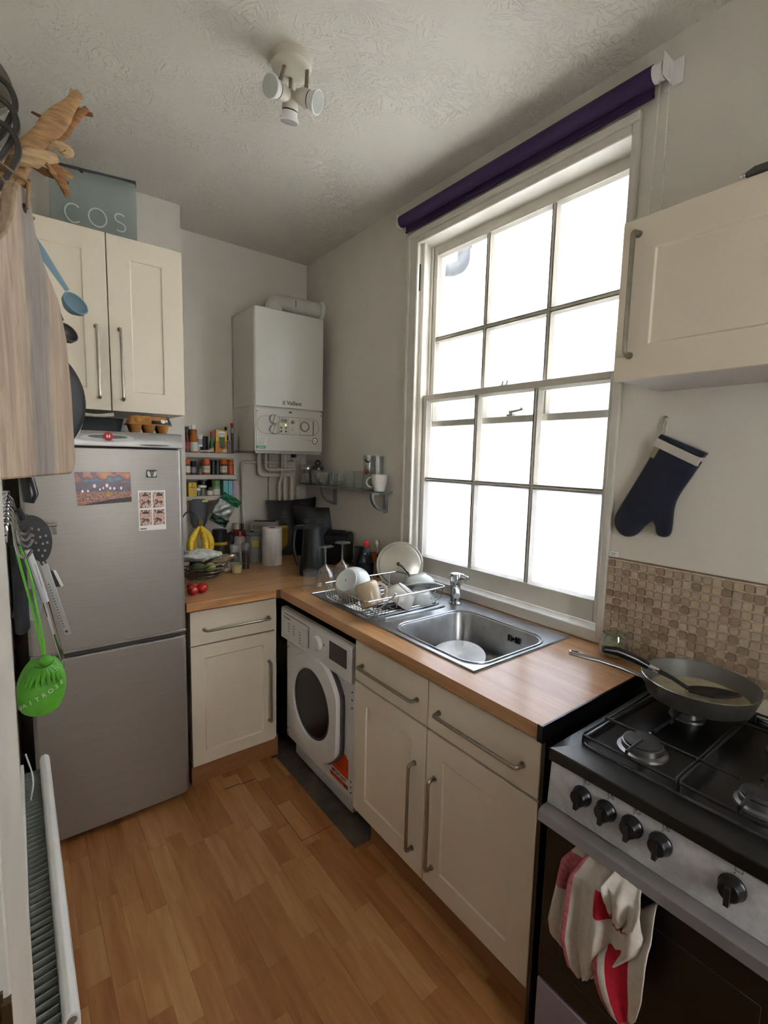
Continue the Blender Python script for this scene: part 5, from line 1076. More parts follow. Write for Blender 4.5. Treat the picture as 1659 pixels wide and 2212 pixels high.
# black jug with ribbed sides
jg = thing('thermos_jug', (1.312, 2.345, Z0), 'tall black ribbed jug with handle on the corner worktop', 'jug')
jc = Vector((1.312, 2.345, Z0)); JB = mat('jug_black', '#13181b', 0.45, var=0.1)
L = []
for z_, r_ in ((0.0, 0.074), (0.012, 0.076), (0.06, 0.072), (0.14, 0.064), (0.21, 0.057), (0.25, 0.055), (0.262, 0.057)):
    L.append([jc + Vector((r_*(1 + (0.018 if k % 2 else 0))*math.cos(2*math.pi*k/48), r_*(1 + (0.018 if k % 2 else 0))*math.sin(2*math.pi*k/48), z_)) for k in range(48)])
obj('jug_body', MB().loft(L), JB, jg, ang=60)
sd = Vector((0.88, -0.48, 0)).normalized()
spo = MB(); L = []
for t_, z_, w_ in ((0.045, 0.185, 0.012), (0.060, 0.225, 0.022), (0.085, 0.268, 0.030)):
    pr_ = Vector((-sd.y, sd.x, 0)); b_ = jc + Vector((0,0,z_)); L.append([b_ + sd*t_, b_ + pr_*w_ + sd*0.03, b_ - pr_*w_ + sd*0.03])
obj('spout', spo.loft(L), JB, jg)
obj('lid', MB().lathe([(0.056, 0.262), (0.054, 0.272), (0.040, 0.282), (0.012, 0.286), (0, 0.287)], jc, n=28), JB, jg, ang=45)
obj('handle', MB().tube(fillet([jc + sd*-0.050 + Vector((0,0,0.268)), jc + sd*-0.10 + Vector((0,0,0.270)), jc + sd*-0.115 + Vector((0,0,0.16)), jc + sd*-0.085 + Vector((0,0,0.06)), jc + sd*-0.068 + Vector((0,0,0.055))], 0.035, 5), 0.011, 10, sx=1.3), JB, jg)
ts = thing('toaster', (1.585, 2.565, Z0), 'black two-slot toaster below the glass shelf', 'toaster')
Rz2 = Matrix.Rotation(-0.95, 3, 'Z'); tcx = Vector((1.575, 2.56, Z0)); TBK = mat('toaster_black', '#14161a', 0.35)
prf = [(-0.075, 0.012), (0.075, 0.012), (0.082, 0.03), (0.082, 0.13), (0.068, 0.175), (0.035, 0.198), (-0.035, 0.198), (-0.068, 0.175), (-0.082, 0.13), (-0.082, 0.03)]
obj('toaster_body', MB().prism(prf, tcx + Rz2 @ Vector((-0.115, 0, 0)), Rz2 @ Vector((0,1,0)), (0,0,1), Rz2 @ Vector((1,0,0)), 0.23), TBK, ts, bevel=0.010, seg=3)
obj('chrome_band', MB().prism([(p[0]*1.012, 0.012+(p[1]-0.012)*1.012) for p in prf], tcx + Rz2 @ Vector((-0.100, 0, 0)), Rz2 @ Vector((0,1,0)), (0,0,1), Rz2 @ Vector((1,0,0)), 0.012), mat('band_chrome', '#7b7d80', 0.2, 0.9), ts)
obj('base', MB().obox(tcx + Vector((0,0,0.007)), (0.105, 0.072, 0.007), Rz2), BLACK, ts)
obj('slot', MB().obox(tcx + Rz2 @ Vector((0, 0.028, 0.1985)), (0.07, 0.011, 0.002), Rz2), DARK, ts); obj('slot', MB().obox(tcx + Rz2 @ Vector((0, -0.028, 0.1985)), (0.07, 0.011, 0.002), Rz2), DARK, ts)
obj('lever', MB().obox(tcx + Rz2 @ Vector((-0.125, 0, 0.12)), (0.012, 0.018, 0.006), Rz2), BLACK, ts)
tag(obj('bread_knife_tray', MB().box(1.50, 2.30, Z0, 1.60, 2.42, Z0+0.012), WT2, bevel=0.003), 'small wooden board in front of the toaster', 'board')

# washing-up liquid
fy = thing('washing_up_bottle', (1.548, 2.165, Z0), 'clear washing-up liquid bottle with red cap behind the drainer', 'bottle')
fc = Vector((1.548, 2.165, Z0)); fa = Vector((0.78, -0.62, 0)); fb_ = Vector((0.62, 0.78, 0))
L = []
for z_, w_, d_ in ((0, 0.040, 0.024), (0.01, 0.043, 0.026), (0.07, 0.043, 0.026), (0.10, 0.036, 0.024), (0.125, 0.030, 0.022), (0.15, 0.020, 0.018), (0.165, 0.012, 0.012)):
    L.append([fc + fa*w_*math.cos(a) + fb_*d_*math.sin(a) + Vector((0,0,z_)) for a in [2*math.pi*k/24 for k in range(24)]])
obj('bottle_body', MB().loft(L), glass_mat('bottle_clear_blue', (0.45, 0.52, 0.62, 1), 0.08, 0.5, body=0.35, bodycol='#4d5a6c'), fy, ang=50)
obj('label_film', MB().loft([[fc + fa*(w_+0.0006)*math.cos(a) + fb_*(d_+0.0006)*math.sin(a) + Vector((0,0,z_)) for a in [math.radians(180+180*k/14) for k in range(15)]] for z_, w_, d_ in ((0.012, 0.043, 0.026), (0.075, 0.043, 0.026))], False, False, wrap=False), mat('label_navy', '#1e2433', 0.4, var=0.5, scale=40), fy)
obj('neck_label', MB().obox(fc - fb_*0.0225 + Vector((0,0,0.128)), (0.016, 0.0008, 0.009), Matrix((fa, fb_, (0,0,1))).transposed()), mat('label_navy2', '#1b2136', 0.4), fy)
text('24', 0.013, fc - fb_*0.0238 + Vector((0,0,0.128)) - fa*0.006, fa, (0,0,1), WHITEP, fy)
obj('cap', MB().lathe([(0.014, 0.163), (0.015, 0.170), (0.015, 0.186), (0.011, 0.190), (0.011, 0.200), (0, 0.201)], fc, n=20), mat('cap_red_bright', '#d8342c', 0.35), fy, ang=40)

# utensils standing behind the lid
up = thing('utensil_caddy', (1.62, 2.085, Z0), 'dark utensil pot hidden behind the saucepan lid', 'pot')
obj('pot', MB().lathe([(0, 0.002), (0.042, 0), (0.045, 0.004), (0.047, 0.13), (0.044, 0.13), (0.041, 0.008), (0, 0.008)], (1.62, 2.085, Z0), n=24), mat('pot_dark', '#2b2422', 0.5), up)
def stick(name, pts, r, m, label, cat, n=10): return tag(obj(name, MB().tube(pts, r, n), m), label, cat)
stick('rolling_pin', [(1.63, 2.07, Z0+0.02), (1.645, 2.02, Z0+0.155), (1.652, 1.998, Z0+0.185), (1.655, 1.990, Z0+0.198)], [0.008, 0.012, 0.022, 0.012], mat('pin_wood', '#8a5f42', 0.5), 'round-ended wooden utensil behind the saucepan lid', 'utensil', 14)
stick('bread_knife', [(1.61, 2.09, Z0+0.02), (1.64, 1.99, Z0+0.155), (1.652, 1.945, Z0+0.195), (1.655, 1.925, Z0+0.207)], [0.006, 0.010, 0.011, 0.008], mat('knife_navy', '#1c202c', 0.4), 'dark knife handle leaning towards the window', 'knife')
stick('serving_spoon', [(1.60, 2.10, Z0+0.02), (1.585, 2.115, Z0+0.165), (1.583, 2.117, Z0+0.185), (1.582, 2.118, Z0+0.205)], [0.004, 0.004, 0.013, 0.007], mat('spoon_white', '#b9b6af', 0.4), 'pale spoon head beside the washing-up bottle', 'spoon')
tag(obj('sponge_box', MB().obox((1.57, 2.24, Z0+0.075), (0.045, 0.02, 0.075), Matrix.Rotation(-0.6, 3, 'Z')), mat('box_black', '#1f1c1d', 0.5), bevel=0.002), 'black box standing behind the washing-up bottle', 'box')
tag(obj('scourer', MB().obox((1.588, 2.150, Z0+0.105), (0.016, 0.012, 0.028), Matrix.Rotation(-0.6, 3, 'Z')), mat('scourer_orange', '#b5561f', 0.8, bump=0.5), bevel=0.003), 'orange scourer beside the washing-up bottle', 'sponge')

# ------------------------------------------------------------------ dish rack and washing up
ZD = 0.918
rk = thing('dish_rack', (1.31, 1.68, ZD), 'chrome wire dish rack full of washing up on the drainer', 'dish rack')
RWM = mat('rack_wire', '#c9c9c7', 0.25, 1.0)
X0, X1, Y0, Y1, ZR = 1.085, 1.525, 1.507, 1.853, 1.000
x0, x1, y0, y1, zb = 1.120, 1.495, 1.540, 1.825, 0.925
obj('rim_wire', MB().tube(fillet([(X0, (Y0+Y1)/2, ZR), (X0, Y0, ZR), (X1, Y0, ZR), (X1, Y1, ZR), (X0, Y1, ZR), (X0, (Y0+Y1)/2+0.001, ZR)], 0.025, 5), 0.0038, 8), RWM, rk)
obj('base_ring', MB().tube([(x0, y0, zb), (x1, y0, zb), (x1, y1, zb), (x0, y1, zb)], 0.003, 8, closed=True), RWM, rk)
for i in range(15):
    y = y0 + 0.008 + (y1-y0-0.016)*i/14; yr = Y0 + 0.02 + (Y1-Y0-0.04)*i/14
    obj('cross_wire', MB().tube(fillet([(X0, yr, ZR), (X0+0.012, yr, zb+0.012), (x0+0.012, y, zb), (x1-0.012, y, zb), (X1-0.010, yr, zb+0.02)] + ([(X1, yr, ZR)] if i % 4 == 0 else []), 0.014, 4), 0.0018, 6), RWM, rk)
for i in range(4):
    x = x0 + (x1-x0)*(i+0.5)/4; xr = X0 + (X1-X0)*(i+0.5)/4
    obj('long_wire', MB().tube(fillet([(xr, Y0, ZR), (x, y0, zb+0.004), (x, y1, zb+0.004), (xr, Y1, ZR)], 0.014, 4), 0.002, 6), RWM, rk)
for i in range(5):
    x = x0 + 0.012 + i*0.018
    obj('cutlery_wire', MB().tube(fillet([(x, Y0+0.004, 0.962), (x, Y0+0.012, zb), (x, Y0+0.09, zb), (x, Y0+0.10, 0.955)], 0.012, 4), 0.0016, 6), RWM, rk)
for fx2, fy2 in ((x0+0.01, y0+0.01), (x1-0.01, y0+0.01), (x1-0.01, y1-0.01), (x0+0.01, y1-0.01)):
    obj('foot', MB().cyl((fx2, fy2, zb), (fx2, fy2, 0.9145), 0.005, n=10), mat('foot_grey', '#8d8d8b', 0.5) if fx2 < 1.2 and fy2 < 1.6 else RWM, rk)
BOWLW = mat('stoneware_white', '#d6dcdb', 0.25, coat=0.3, var=0.03)
def bowl_prof(r, h, foot=0.5, ribs=True, t=0.005):
    P = [(0, 0.002), (r*foot*0.8, 0.002), (r*foot*0.86, 0), (r*foot, 0), (r*foot, 0.006)]
    for i in range(1, 15):
        u = i/14; rr = r*(foot + (1-foot)*math.sin(u*math.pi/2)**0.9); z = 0.006 + (h-0.006)*u**1.25
        P.append((rr + (0.0014 if ribs and i % 2 and 2 < i < 14 else 0), z))
    P += [(r-t*0.5, h+0.001), (r-t, h-0.002)]
    for i in range(13, 0, -1):
        u = i/14; P.append((r*(foot + (1-foot)*math.sin(u*math.pi/2)**0.9)-t, 0.006+t*0.6 + (h-0.006)*u**1.25))
    P.append((0, 0.006+t)); return P
def dish(name, prof, base, up_dir, m, label, cat='bowl', n=40, group=None):
    return tag(obj(name, MB().lathe(prof, base, frame(up_dir), n), m, ang=40), label, cat, group)
# lathe z axis runs from the foot to the opening
b = dish('cereal_bowl', bowl_prof(0.084, 0.072, 0.62), (1.148, 1.755, 1.028), (0.83, 0.28, -0.54), BOWLW, 'large white ribbed bowl with its stamped base facing out in the rack', group='bowls in the dish rack')
Rb_ = frame((0.83, 0.28, -0.54)); ub = Rb_ @ Vector((0,0,-1))
obj('base_stamp', MB().obox(Vector((1.148, 1.755, 1.028)) - ub*0.0018 + Rb_ @ Vector((0.003, 0.0, 0)), (0.0022, 0.005, 0.0006), Rb_), mat('stamp_grey', '#5d605e', 0.6), b)
m_ = thing('mug', (1.140, 1.560, 0.96), 'beige stoneware mug upside down at the front of the rack', 'mug')
BEI = mat('beige_glaze', '#bda88c', 0.25, coat=0.3, var=0.06)
Rm = frame((0.16, -0.36, -0.92), (1, 0, 0)); mc = Vector((1.134, 1.590, 1.056))
obj('cup', MB().lathe([(0, 0), (0.038, 0.0), (0.046, 0.006), (0.050, 0.022), (0.048, 0.066), (0.047, 0.098), (0.044, 0.099), (0.044, 0.06), (0.044, 0.02), (0, 0.012)], mc, Rm, 36), BEI, m_, ang=50)
obj('rim_band', MB().lathe([(0.0476, 0.0945), (0.0476, 0.0995), (0.0435, 0.1000), (0.0435, 0.0945)], mc, Rm, 36, False, False), mat('rim_brown', '#6d5440', 0.5), m_)
hv = (Vector((0.80, -0.55, 0.1)) - Rm.col[2]*Vector((0.80, -0.55, 0.1)).dot(Rm.col[2])).normalized()
obj('handle', MB().tube(arc(mc + Rm @ Vector((0,0,0.052)) + hv*0.044, hv, Rm.col[2], 0.030, -95, 95, 12), 0.0055, 8, sx=1.4), BEI, m_)
dish('small_bowl', bowl_prof(0.066, 0.068, 0.64, False), (1.342, 1.565, 1.004), (-0.42, 0.30, -0.72), CERAM, 'plain white ramekin-like bowl leaning in the middle of the rack', group='bowls in the dish rack')
dish('cereal_bowl', bowl_prof(0.064, 0.055, 0.55), (1.437, 1.585, 0.985), (0.05, 0.10, -1.0), BOWLW, 'ribbed bowl turned upside down near the tap', group='bowls in the dish rack')
dish('cereal_bowl', bowl_prof(0.074, 0.052, 0.55), (1.472, 1.640, 1.034), (-0.15, -0.38, -0.9), BOWLW, 'ribbed bowl resting tilted on another upturned bowl', group='bowls in the dish rack')
ld_ = thing('saucepan_cover', (1.56, 1.90, 0.92), 'large stainless saucepan lid propped in the rack by the window', 'lid')
Rl = frame((-0.66, -0.68, 0.34)); lc = Vector((1.568, 1.892, 1.022))
LIDM = mat('lid_steel', '#d6d2c8', 0.33, 1.0, var=0.08, scale=8)
obj('lid_dome', MB().lathe([(0.121, -0.004), (0.123, 0.0), (0.121, 0.004), (0.110, 0.004), (0.106, 0.010), (0.09, 0.016), (0.05, 0.023), (0, 0.026)], lc, Rl, 56), LIDM, ld_, ang=25)
hdl = [(-0.004, 0.0, 0.024), (-0.004, 0.0, 0.040), (0.018, -0.012, 0.050), (0.042, -0.036, 0.044), (0.055, -0.056, 0.026), (0.056, -0.058, 0.014)]
obj('lid_handle', MB().tube([lc + Rl @ Vector(p) for p in fillet(hdl, 0.012, 4)], 0.0055, 8), mat('lid_handle_steel', '#77756f', 0.25, 1.0), ld_)
obj('handle_boss', MB().ball(lc + Rl @ Vector((-0.004, 0, 0.034)), 0.010, 12, 8), mat('boss_steel', '#5e5c58', 0.25, 1.0), ld_)
# fork in the cutlery corner
stick('fork', [(1.175, 1.545, 0.945), (1.215, 1.500, 1.005), (1.222, 1.493, 1.018)], [0.003, 0.004, 0.005], STEEL, 'steel cutlery handle leaning beside the beige mug', 'cutlery')
def wine(x, y, label):
    P = [(0.041, 0.0), (0.043, 0.002), (0.049, 0.040), (0.047, 0.070), (0.032, 0.098), (0.012, 0.113), (0.005, 0.124), (0.0042, 0.195), (0.009, 0.205), (0.040, 0.211), (0.042, 0.2125), (0.040, 0.214), (0, 0.214)]
    tag(obj('wine_glass', MB().lathe(P, (x, y, 0.9145), n=36, cap0=False), GL, ang=50), label, 'glass', 'wine glasses drying upside down')
wine(1.213, 2.045, 'upturned wine glass directly in front of the black jug')
wine(1.345, 2.095, 'upturned wine glass between the jug and the white bowl')
tag(obj('tumbler', MB().lathe([(0.033, 0.0), (0.036, 0.092), (0.034, 0.094), (0, 0.094)], (1.150, 2.085, 0.9115), n=32, cap0=False), GL2, ang=45), 'upturned straight tumbler at the worktop joint', 'glass')
tag(obj('tumbler', MB().lathe([(0.033, 0.0), (0.036, 0.080), (0.034, 0.082), (0, 0.082)], (1.275, 2.13, 0.9115), n=32, cap0=False), GL2, ang=45), 'upturned tumbler between the two wine glasses', 'glass')
# plate in the sink
dp_ = dish('dinner_plate', [(0, 0.0), (0.055, 0.0), (0.060, 0.004), (0.106, 0.014), (0.110, 0.018), (0.106, 0.018), (0.060, 0.008), (0, 0.006)], (1.368, 1.272, 0.780), (-0.20, -0.08, 1.0), mat('plate_speckled', '#e2e4e7', 0.25, coat=0.3, var=0.05, scale=80), 'pale speckled plate lying in the sink', 'plate')

# ------------------------------------------------------------------ cooker top, worktop end and wall things
gj = thing('herb_glass', (1.618, 0.775, 0.911), 'round glass of green herbs in water on the worktop corner', 'glass')
gc = Vector((1.606, 0.775, 0.911))
obj('glass_body', MB().lathe([(0, 0.003), (0.028, 0), (0.042, 0.012), (0.047, 0.035), (0.043, 0.060), (0.038, 0.082), (0.036, 0.082), (0.041, 0.06), (0.045, 0.035), (0.028, 0.006), (0, 0.005)], gc, n=32), GL, gj, ang=50)
obj('liquid', MB().lathe([(0, 0.006), (0.027, 0.006), (0.040, 0.014), (0.0445, 0.035), (0.042, 0.052), (0, 0.053)], gc, n=28), mat('herb_liquid', '#8f8a4e', 0.3, var=0.25, scale=60), gj, ang=50)
rr_ = random.Random(4)
for k in range(14):
    a = rr_.uniform(0, 6.28); q_ = rr_.uniform(0.005, 0.030); c_ = gc + Vector((q_*math.cos(a), q_*math.sin(a), 0.056+rr_.uniform(0, 0.014)))
    d_ = Vector((math.cos(a+1), math.sin(a+1), rr_.uniform(-0.3, 0.3)))*0.010; w_ = Vector((-math.sin(a+1), math.cos(a+1), 0.1))*0.005
    obj('herb_leaf', MB().add([c_-d_, c_+w_+Vector((0,0,.002)), c_+d_, c_-w_], [(0,1,2,3)]), mat('herb_green', '#6f8a34', 0.6) if k == 0 else bpy.data.materials['herb_green'], gj, solid=0.0006)
fp = thing('frying_pan', (1.49, 0.478, 0.918), 'stainless frying pan of creamy sauce on the rear burner', 'frying pan')
pc = Vector((1.490, 0.475, 0.9185)); PANM = mat('pan_steel', '#b3b0aa', 0.3, 0.95, var=0.12, scale=20); PANI = mat('pan_nonstick', '#66665e', 0.45)
obj('pan_body', MB().lathe([(0, 0), (0.115, 0), (0.126, 0.006), (0.140, 0.045), (0.144, 0.058), (0.142, 0.059)], pc, n=56, cap1=False), PANM, fp, ang=40)
obj('pan_lining', MB().lathe([(0.1425, 0.0595), (0.138, 0.045), (0.123, 0.010), (0.112, 0.005), (0, 0.005)], pc, n=56, cap0=False), PANI, fp, ang=40)
obj('sauce', MB().lathe([(0.1245, 0.014), (0.10, 0.0155), (0, 0.016)], pc, n=40, cap0=False), mat('creamy_sauce', '#b8ad90', 0.5, var=0.25, scale=25, bump=0.4, bscale=40), fp)
hd_ = Vector((-0.60, 0.80, 0)).normalized(); ps = pc + hd_*0.138 + Vector((0,0,0.046))
L = []
for t_, z_, w_, h_ in ((0.0, 0.0, 0.016, 0.006), (0.02, 0.006, 0.012, 0.006), (0.06, 0.018, 0.010, 0.006), (0.12, 0.032, 0.012, 0.007), (0.18, 0.042, 0.015, 0.008), (0.205, 0.045, 0.013, 0.007)):
    sd2 = Vector((-hd_.y, hd_.x, 0)); b_ = ps + hd_*t_ + Vector((0,0,z_)); L.append([b_ + sd2*w_*math.cos(a) + Vector((0,0,h_*math.sin(a))) for a in [2*math.pi*k/12 for k in range(12)]])
obj('pan_handle', MB().loft(L), PANM, fp, ang=50)
obj('handle_eye', MB().obox(ps + hd_*0.19 + Vector((0,0,0.0515)), (0.004, 0.010, 0.001), Matrix(((-hd_.y, hd_.x, 0), (hd_.x, hd_.y, 0), (0,0,1))).transposed()), BLACK, fp)
obj('handle_rivet', MB().ball(ps + Vector((0.004, -0.004, -0.010)), 0.007, 8, 5).ball(ps + Vector((0.008, 0.002, 0.004)), 0.006, 8, 5), CHROME, fp)
ss = thing('slotted_spoon', (1.45, 0.47, 0.94), 'black nylon serving spoon resting in the frying pan', 'spoon')
spts = [Vector(p) for p in ((1.318, 0.665, 1.040), (1.345, 0.640, 1.036), (1.372, 0.605, 1.022), (1.395, 0.573, 1.004))]
obj('spoon_grip', MB().tube(spts, [0.010, 0.0135, 0.013, 0.010], 12), mat('spoon_black', '#111114', 0.25), ss)
obj('spoon_ferrule', MB().tube([spts[-1], (1.412, 0.552, 0.994)], [0.0085, 0.0075], 10), CHROME, ss)
obj('spoon_neck', MB().tube([(1.412, 0.552, 0.994), (1.432, 0.520, 0.978), (1.450, 0.488, 0.958)], [0.0075, 0.0055, 0.006], 10), mat('spoon_black2', '#141416', 0.4), ss)
Rs = frame((0.10, -0.05, 1.0)); 
obj('spoon_bowl', MB().grid(lambda u, v: Vector((1.450, 0.488, 0.955)) + Vector((0.55, -0.83, 0)).normalized()*(0.125*u) + Vector((0.83, 0.55, 0))*((v-0.5)*0.062*math.sin(math.pi*min(1, 0.12+0.86*u))**0.6) + Vector((0,0, -0.012*math.sin(math.pi*u)*(1-(2*v-1)**2) + 0.006*u)), 14, 8), mat('spoon_black3', '#161618', 0.35), ss, solid=0.003)
# clip socket label at the top of the tiles
lb = thing('wall_label', (1.676, 0.83, 1.238), 'small white stick-on label at the top corner of the tiles', 'label')
obj('label_plate', MB().box(1.672, 0.818, 1.241, WX-0.0005, 0.852, 1.262), WHITEP, lb, bevel=0.001)
obj('label_print', MB().box(1.6714, 0.824, 1.2535, 1.6722, 0.842, 1.2555).box(1.6714, 0.828, 1.248, 1.6722, 0.840, 1.2495), mat('print_bluegrey', '#5f6b78', 0.6), lb)
# oven mitt
om = thing('oven_mitt', (1.66, 0.70, 1.33), 'navy blue oven mitt with white band hanging on the wall', 'oven mitt')
NAVY = mat('navy_cotton', '#171b2d', 0.9, var=0.12, scale=90, bump=0.3, bscale=250, sheen=0.2)
WHC = mat('white_cotton', '#c9c3b6', 0.9, var=0.05, scale=90)
out = [(0.702, 1.662), (0.572, 1.600), (0.600, 1.545), (0.640, 1.470), (0.648, 1.430), (0.647, 1.385), (0.649, 1.350), (0.660, 1.337), (0.680, 1.335), (0.695, 1.345), (0.700, 1.375), (0.712, 1.385), (0.735, 1.362), (0.752, 1.335), (0.778, 1.320), (0.805, 1.322), (0.830, 1.345), (0.838, 1.380), (0.826, 1.410), (0.790, 1.480), (0.750, 1.560)]
def smooth_poly(P, n=1):
    for _ in range(n):
        Q = []
        for i in range(len(P)):
            a, b2 = P[i], P[(i+1) % len(P)]
            Q += [(0.75*a[0]+0.25*b2[0], 0.75*a[1]+0.25*b2[1]), (0.25*a[0]+0.75*b2[0], 0.25*a[1]+0.75*b2[1])]
        P = Q
    return P
def puff(poly, xb, th, k=0.012):
    # inset loops along inward normals, puffed towards the room
    n = len(poly); area = sum(poly[i][0]*poly[(i+1)%n][1] - poly[(i+1)%n][0]*poly[i][1] for i in range(n)); sg = 1 if area > 0 else -1
    def inset(d):
        R_ = []
        for i in range(n):
            a, c = poly[i-1], poly[(i+1) % n]; tx, ty = c[0]-a[0], c[1]-a[1]; l = math.hypot(tx, ty) or 1
            R_.append((poly[i][0] - sg*ty/l*d, poly[i][1] + sg*tx/l*d))
        return R_
    L = [[Vector((xb, p[0], p[1])) for p in inset(0.004)]]
    for d, x_ in ((0.0, 0.3), (0.0005, 0.55), (0.004, 0.8), (k, 1.0)): L.append([Vector((xb - th*x_, p[0], p[1])) for p in inset(d)])
    return MB().loft(L)
obj('mitt_body', puff(smooth_poly(out[0:1]*1 + out[1:], 2), WX-0.002, 0.026), NAVY, om, ang=60)
obj('cuff_band', MB().prism([(0.7235, 1.632), (0.590, 1.567), (0.580, 1.592), (0.7110, 1.655)], (WX-0.0035, 0, 0), (0,1,0), (0,0,1), (-1,0,0), 0.0265), WHC, om, bevel=0.002)
obj('cuff_edge', MB().prism([(0.709, 1.657), (0.578, 1.594), (0.568, 1.608), (0.700, 1.668)], (WX-0.0035, 0, 0), (0,1,0), (0,0,1), (-1,0,0), 0.025), NAVY, om, bevel=0.002)
obj('sewn_label', MB().prism([(0.716, 1.628), (0.701, 1.621), (0.716, 1.590), (0.731, 1.597)], (WX-0.0285, 0, 0), (0,1,0), (0,0,1), (-1,0,0), 0.0015), mat('label_olive', '#8f8a68', 0.8), om)
obj('hanging_loop', MB().tube([(WX-0.012, 0.700, 1.660), (WX-0.010, 0.706, 1.695), (WX-0.006, 0.698, 1.724), (WX-0.010, 0.691, 1.700), (WX-0.014, 0.694, 1.662)], 0.0028, 6, sx=1.6), WHC, om)
obj('wall_hook', MB().cyl((WX, 0.698, 1.722), (WX-0.016, 0.698, 1.724), 0.003, n=8), STEELH, om)
# tea towel on the oven bar
tw_ = thing('tea_towel', (0.95, 0.44, 0.42), 'white tea towel with red stripes draped over the oven bar', 'towel')
TWW = mat('towel_white', '#cfc6bc', 0.9, var=0.06, scale=60, bump=0.25, bscale=200); TWR = mat('towel_red', '#b3122b', 0.9, var=0.15, scale=60); TWP = mat('towel_pink', '#b5616b', 0.9, var=0.3, scale=120)
def lerp_curve(P, t):
    n = len(P)-1; i = min(int(t*n), n-1); f = t*n-i; f = f*f*(3-2*f)
    return P[i][0]*(1-f)+P[i+1][0]*f, P[i][1]*(1-f)+P[i+1][1]*f
def drape(name, Lc, Rc, xb, amp, nf, ph, bands, nu=40, nv=30, xo=0.0):
    def fn(u, v):
        ly, lz = lerp_curve(Lc, v); ry, rz = lerp_curve(Rc, v); y = ly*(1-u)+ry*u; z = lz*(1-u)+rz*u - 0.01*math.sin(math.pi*u)*v
        fold = amp*math.sin(u*nf*6.283+ph+1.2*v)*(0.35+0.65*math.sin(math.pi*min(1, v*0.9+0.1))) + 0.35*amp*math.sin(u*nf*13.1+2*ph-3*v)
        return Vector((0.985 + (xb-0.985)*min(1, v*3.2)**0.6 - fold*min(1, v*4) - 0.012*math.sin(math.pi*v) - xo*u, y, z))
    mb = MB().grid(fn, nu, nv); k = 0
    for j in range(nv-1):
        for i in range(nu-1):
            u = (i+0.5)/(nu-1); v = (j+0.5)/(nv-1); mb.mi[k] = bands(u, v); k += 1
    o = obj(name, mb, [TWW, TWR, TWP], tw_, ang=80, solid=0.003); return o
# rear layer on the left, front layer, lower corner and gathered top folds
drape('rear_fold', [(0.510, 0.716), (0.545, 0.66), (0.552, 0.58), (0.565, 0.49), (0.560, 0.455), (0.535, 0.440)], [(0.455, 0.716), (0.46, 0.66), (0.47, 0.58), (0.48, 0.50), (0.49, 0.46), (0.500, 0.445)], 0.972, 0.006, 1.5, 0.4, lambda u, v: 2 if (0.10 < v < 0.36 and u < 0.6) else (1 if 0.35 < u < 0.55 and v > 0.6 else 0))
drape('front_fold', [(0.485, 0.718), (0.510, 0.66), (0.510, 0.58), (0.515, 0.50), (0.498, 0.44), (0.480, 0.422)], [(0.385, 0.718), (0.366, 0.68), (0.352, 0.64), (0.355, 0.60), (0.40, 0.53), (0.440, 0.466)], 0.952, 0.012, 2.2, 1.1, lambda u, v: 2 if u < 0.06 else (1 if (0.42 < u < 0.62 and 0.22 < v < 0.36) else 0))
drape('corner_fold', [(0.450, 0.560), (0.445, 0.52), (0.430, 0.48), (0.412, 0.45), (0.392, 0.43), (0.378, 0.420)], [(0.345, 0.700), (0.338, 0.63), (0.337, 0.57), (0.338, 0.52), (0.346, 0.47), (0.358, 0.435)], 0.938, 0.006, 1.0, 0.2, lambda u, v: 2 if u < 0.12 else (0 if u < 0.26 else (1 if u < 0.66 and 0.12 < v < 0.86 else (2 if v > 0.86 else 0))))
drape('top_gather', [(0.425, 0.718), (0.432, 0.70), (0.420, 0.67), (0.415, 0.64)], [(0.372, 0.716), (0.352, 0.70), (0.362, 0.66), (0.385, 0.625)], 0.936, 0.009, 1.8, 2.0, lambda u, v: 2 if v > 0.86 else 0, 24, 18)
# thing on top of the right wall cabinet
tq = thing('torch', (1.50, 0.40, 2.222), 'dark metal torch lying on top of the wall cabinet over the cooker', 'torch')
obj('torch_body', MB().tube([(1.374, 0.446, 2.238), (1.378, 0.432, 2.239), (1.390, 0.405, 2.241), (1.43, 0.32, 2.243), (1.48, 0.20, 2.245)], [0.006, 0.013, 0.016, 0.018, 0.020], 16), mat('gunmetal', '#57544e', 0.35, 0.7), tq)
obj('torch_tip', MB().ball((1.373, 0.450, 2.238), 0.006, 10, 6), CHROME, tq)
tag(obj('paper_pad', MB().box(1.405, 0.14, 2.2222, 1.56, 0.385, 2.2265), mat('pad_grey', '#a7a294', 0.8)), 'thin pale pad under the torch on the wall cabinet', 'paper')

# ------------------------------------------------------------------ on and above the fridge
ZF = 1.6525
eb = thing('egg_box', (0.475, 2.285, ZF), 'brown card egg box with navy label on top of the fridge', 'egg box')
EGG = mat('egg_card', '#a9763a', 0.85, var=0.12, scale=40, bump=0.4, bscale=90)
ex0, ex1, ey0, ey1 = 0.385, 0.548, 2.225, 2.325
for i in range(3):
    for jj in range(2):
        cxx = ex0+0.028+0.053*i; cyy = ey0+0.026+0.048*jj
        obj('cup', MB().lathe([(0.012, 0), (0.017, 0.004), (0.026, 0.034)], (cxx, cyy, ZF), n=14), EGG, eb, ang=60)
obj('rim', MB().prism(rrect(ex1-ex0+0.008, ey1-ey0+0.008, 0.012, 3), ((ex0+ex1)/2, (ey0+ey1)/2, ZF+0.033), (1,0,0), (0,1,0), (0,0,1), 0.004), EGG, eb)
L = []
for k_, z_ in ((1.0, 0.037), (0.97, 0.045), (0.88, 0.066), (0.80, 0.070)):
    L.append([Vector(((ex0+ex1)/2+p[0]*k_*(1 + 0.02*math.sin(p[0]*120)), (ey0+ey1)/2+p[1]*k_, ZF+z_)) for p in rrect(ex1-ex0, ey1-ey0, 0.018, 5)])
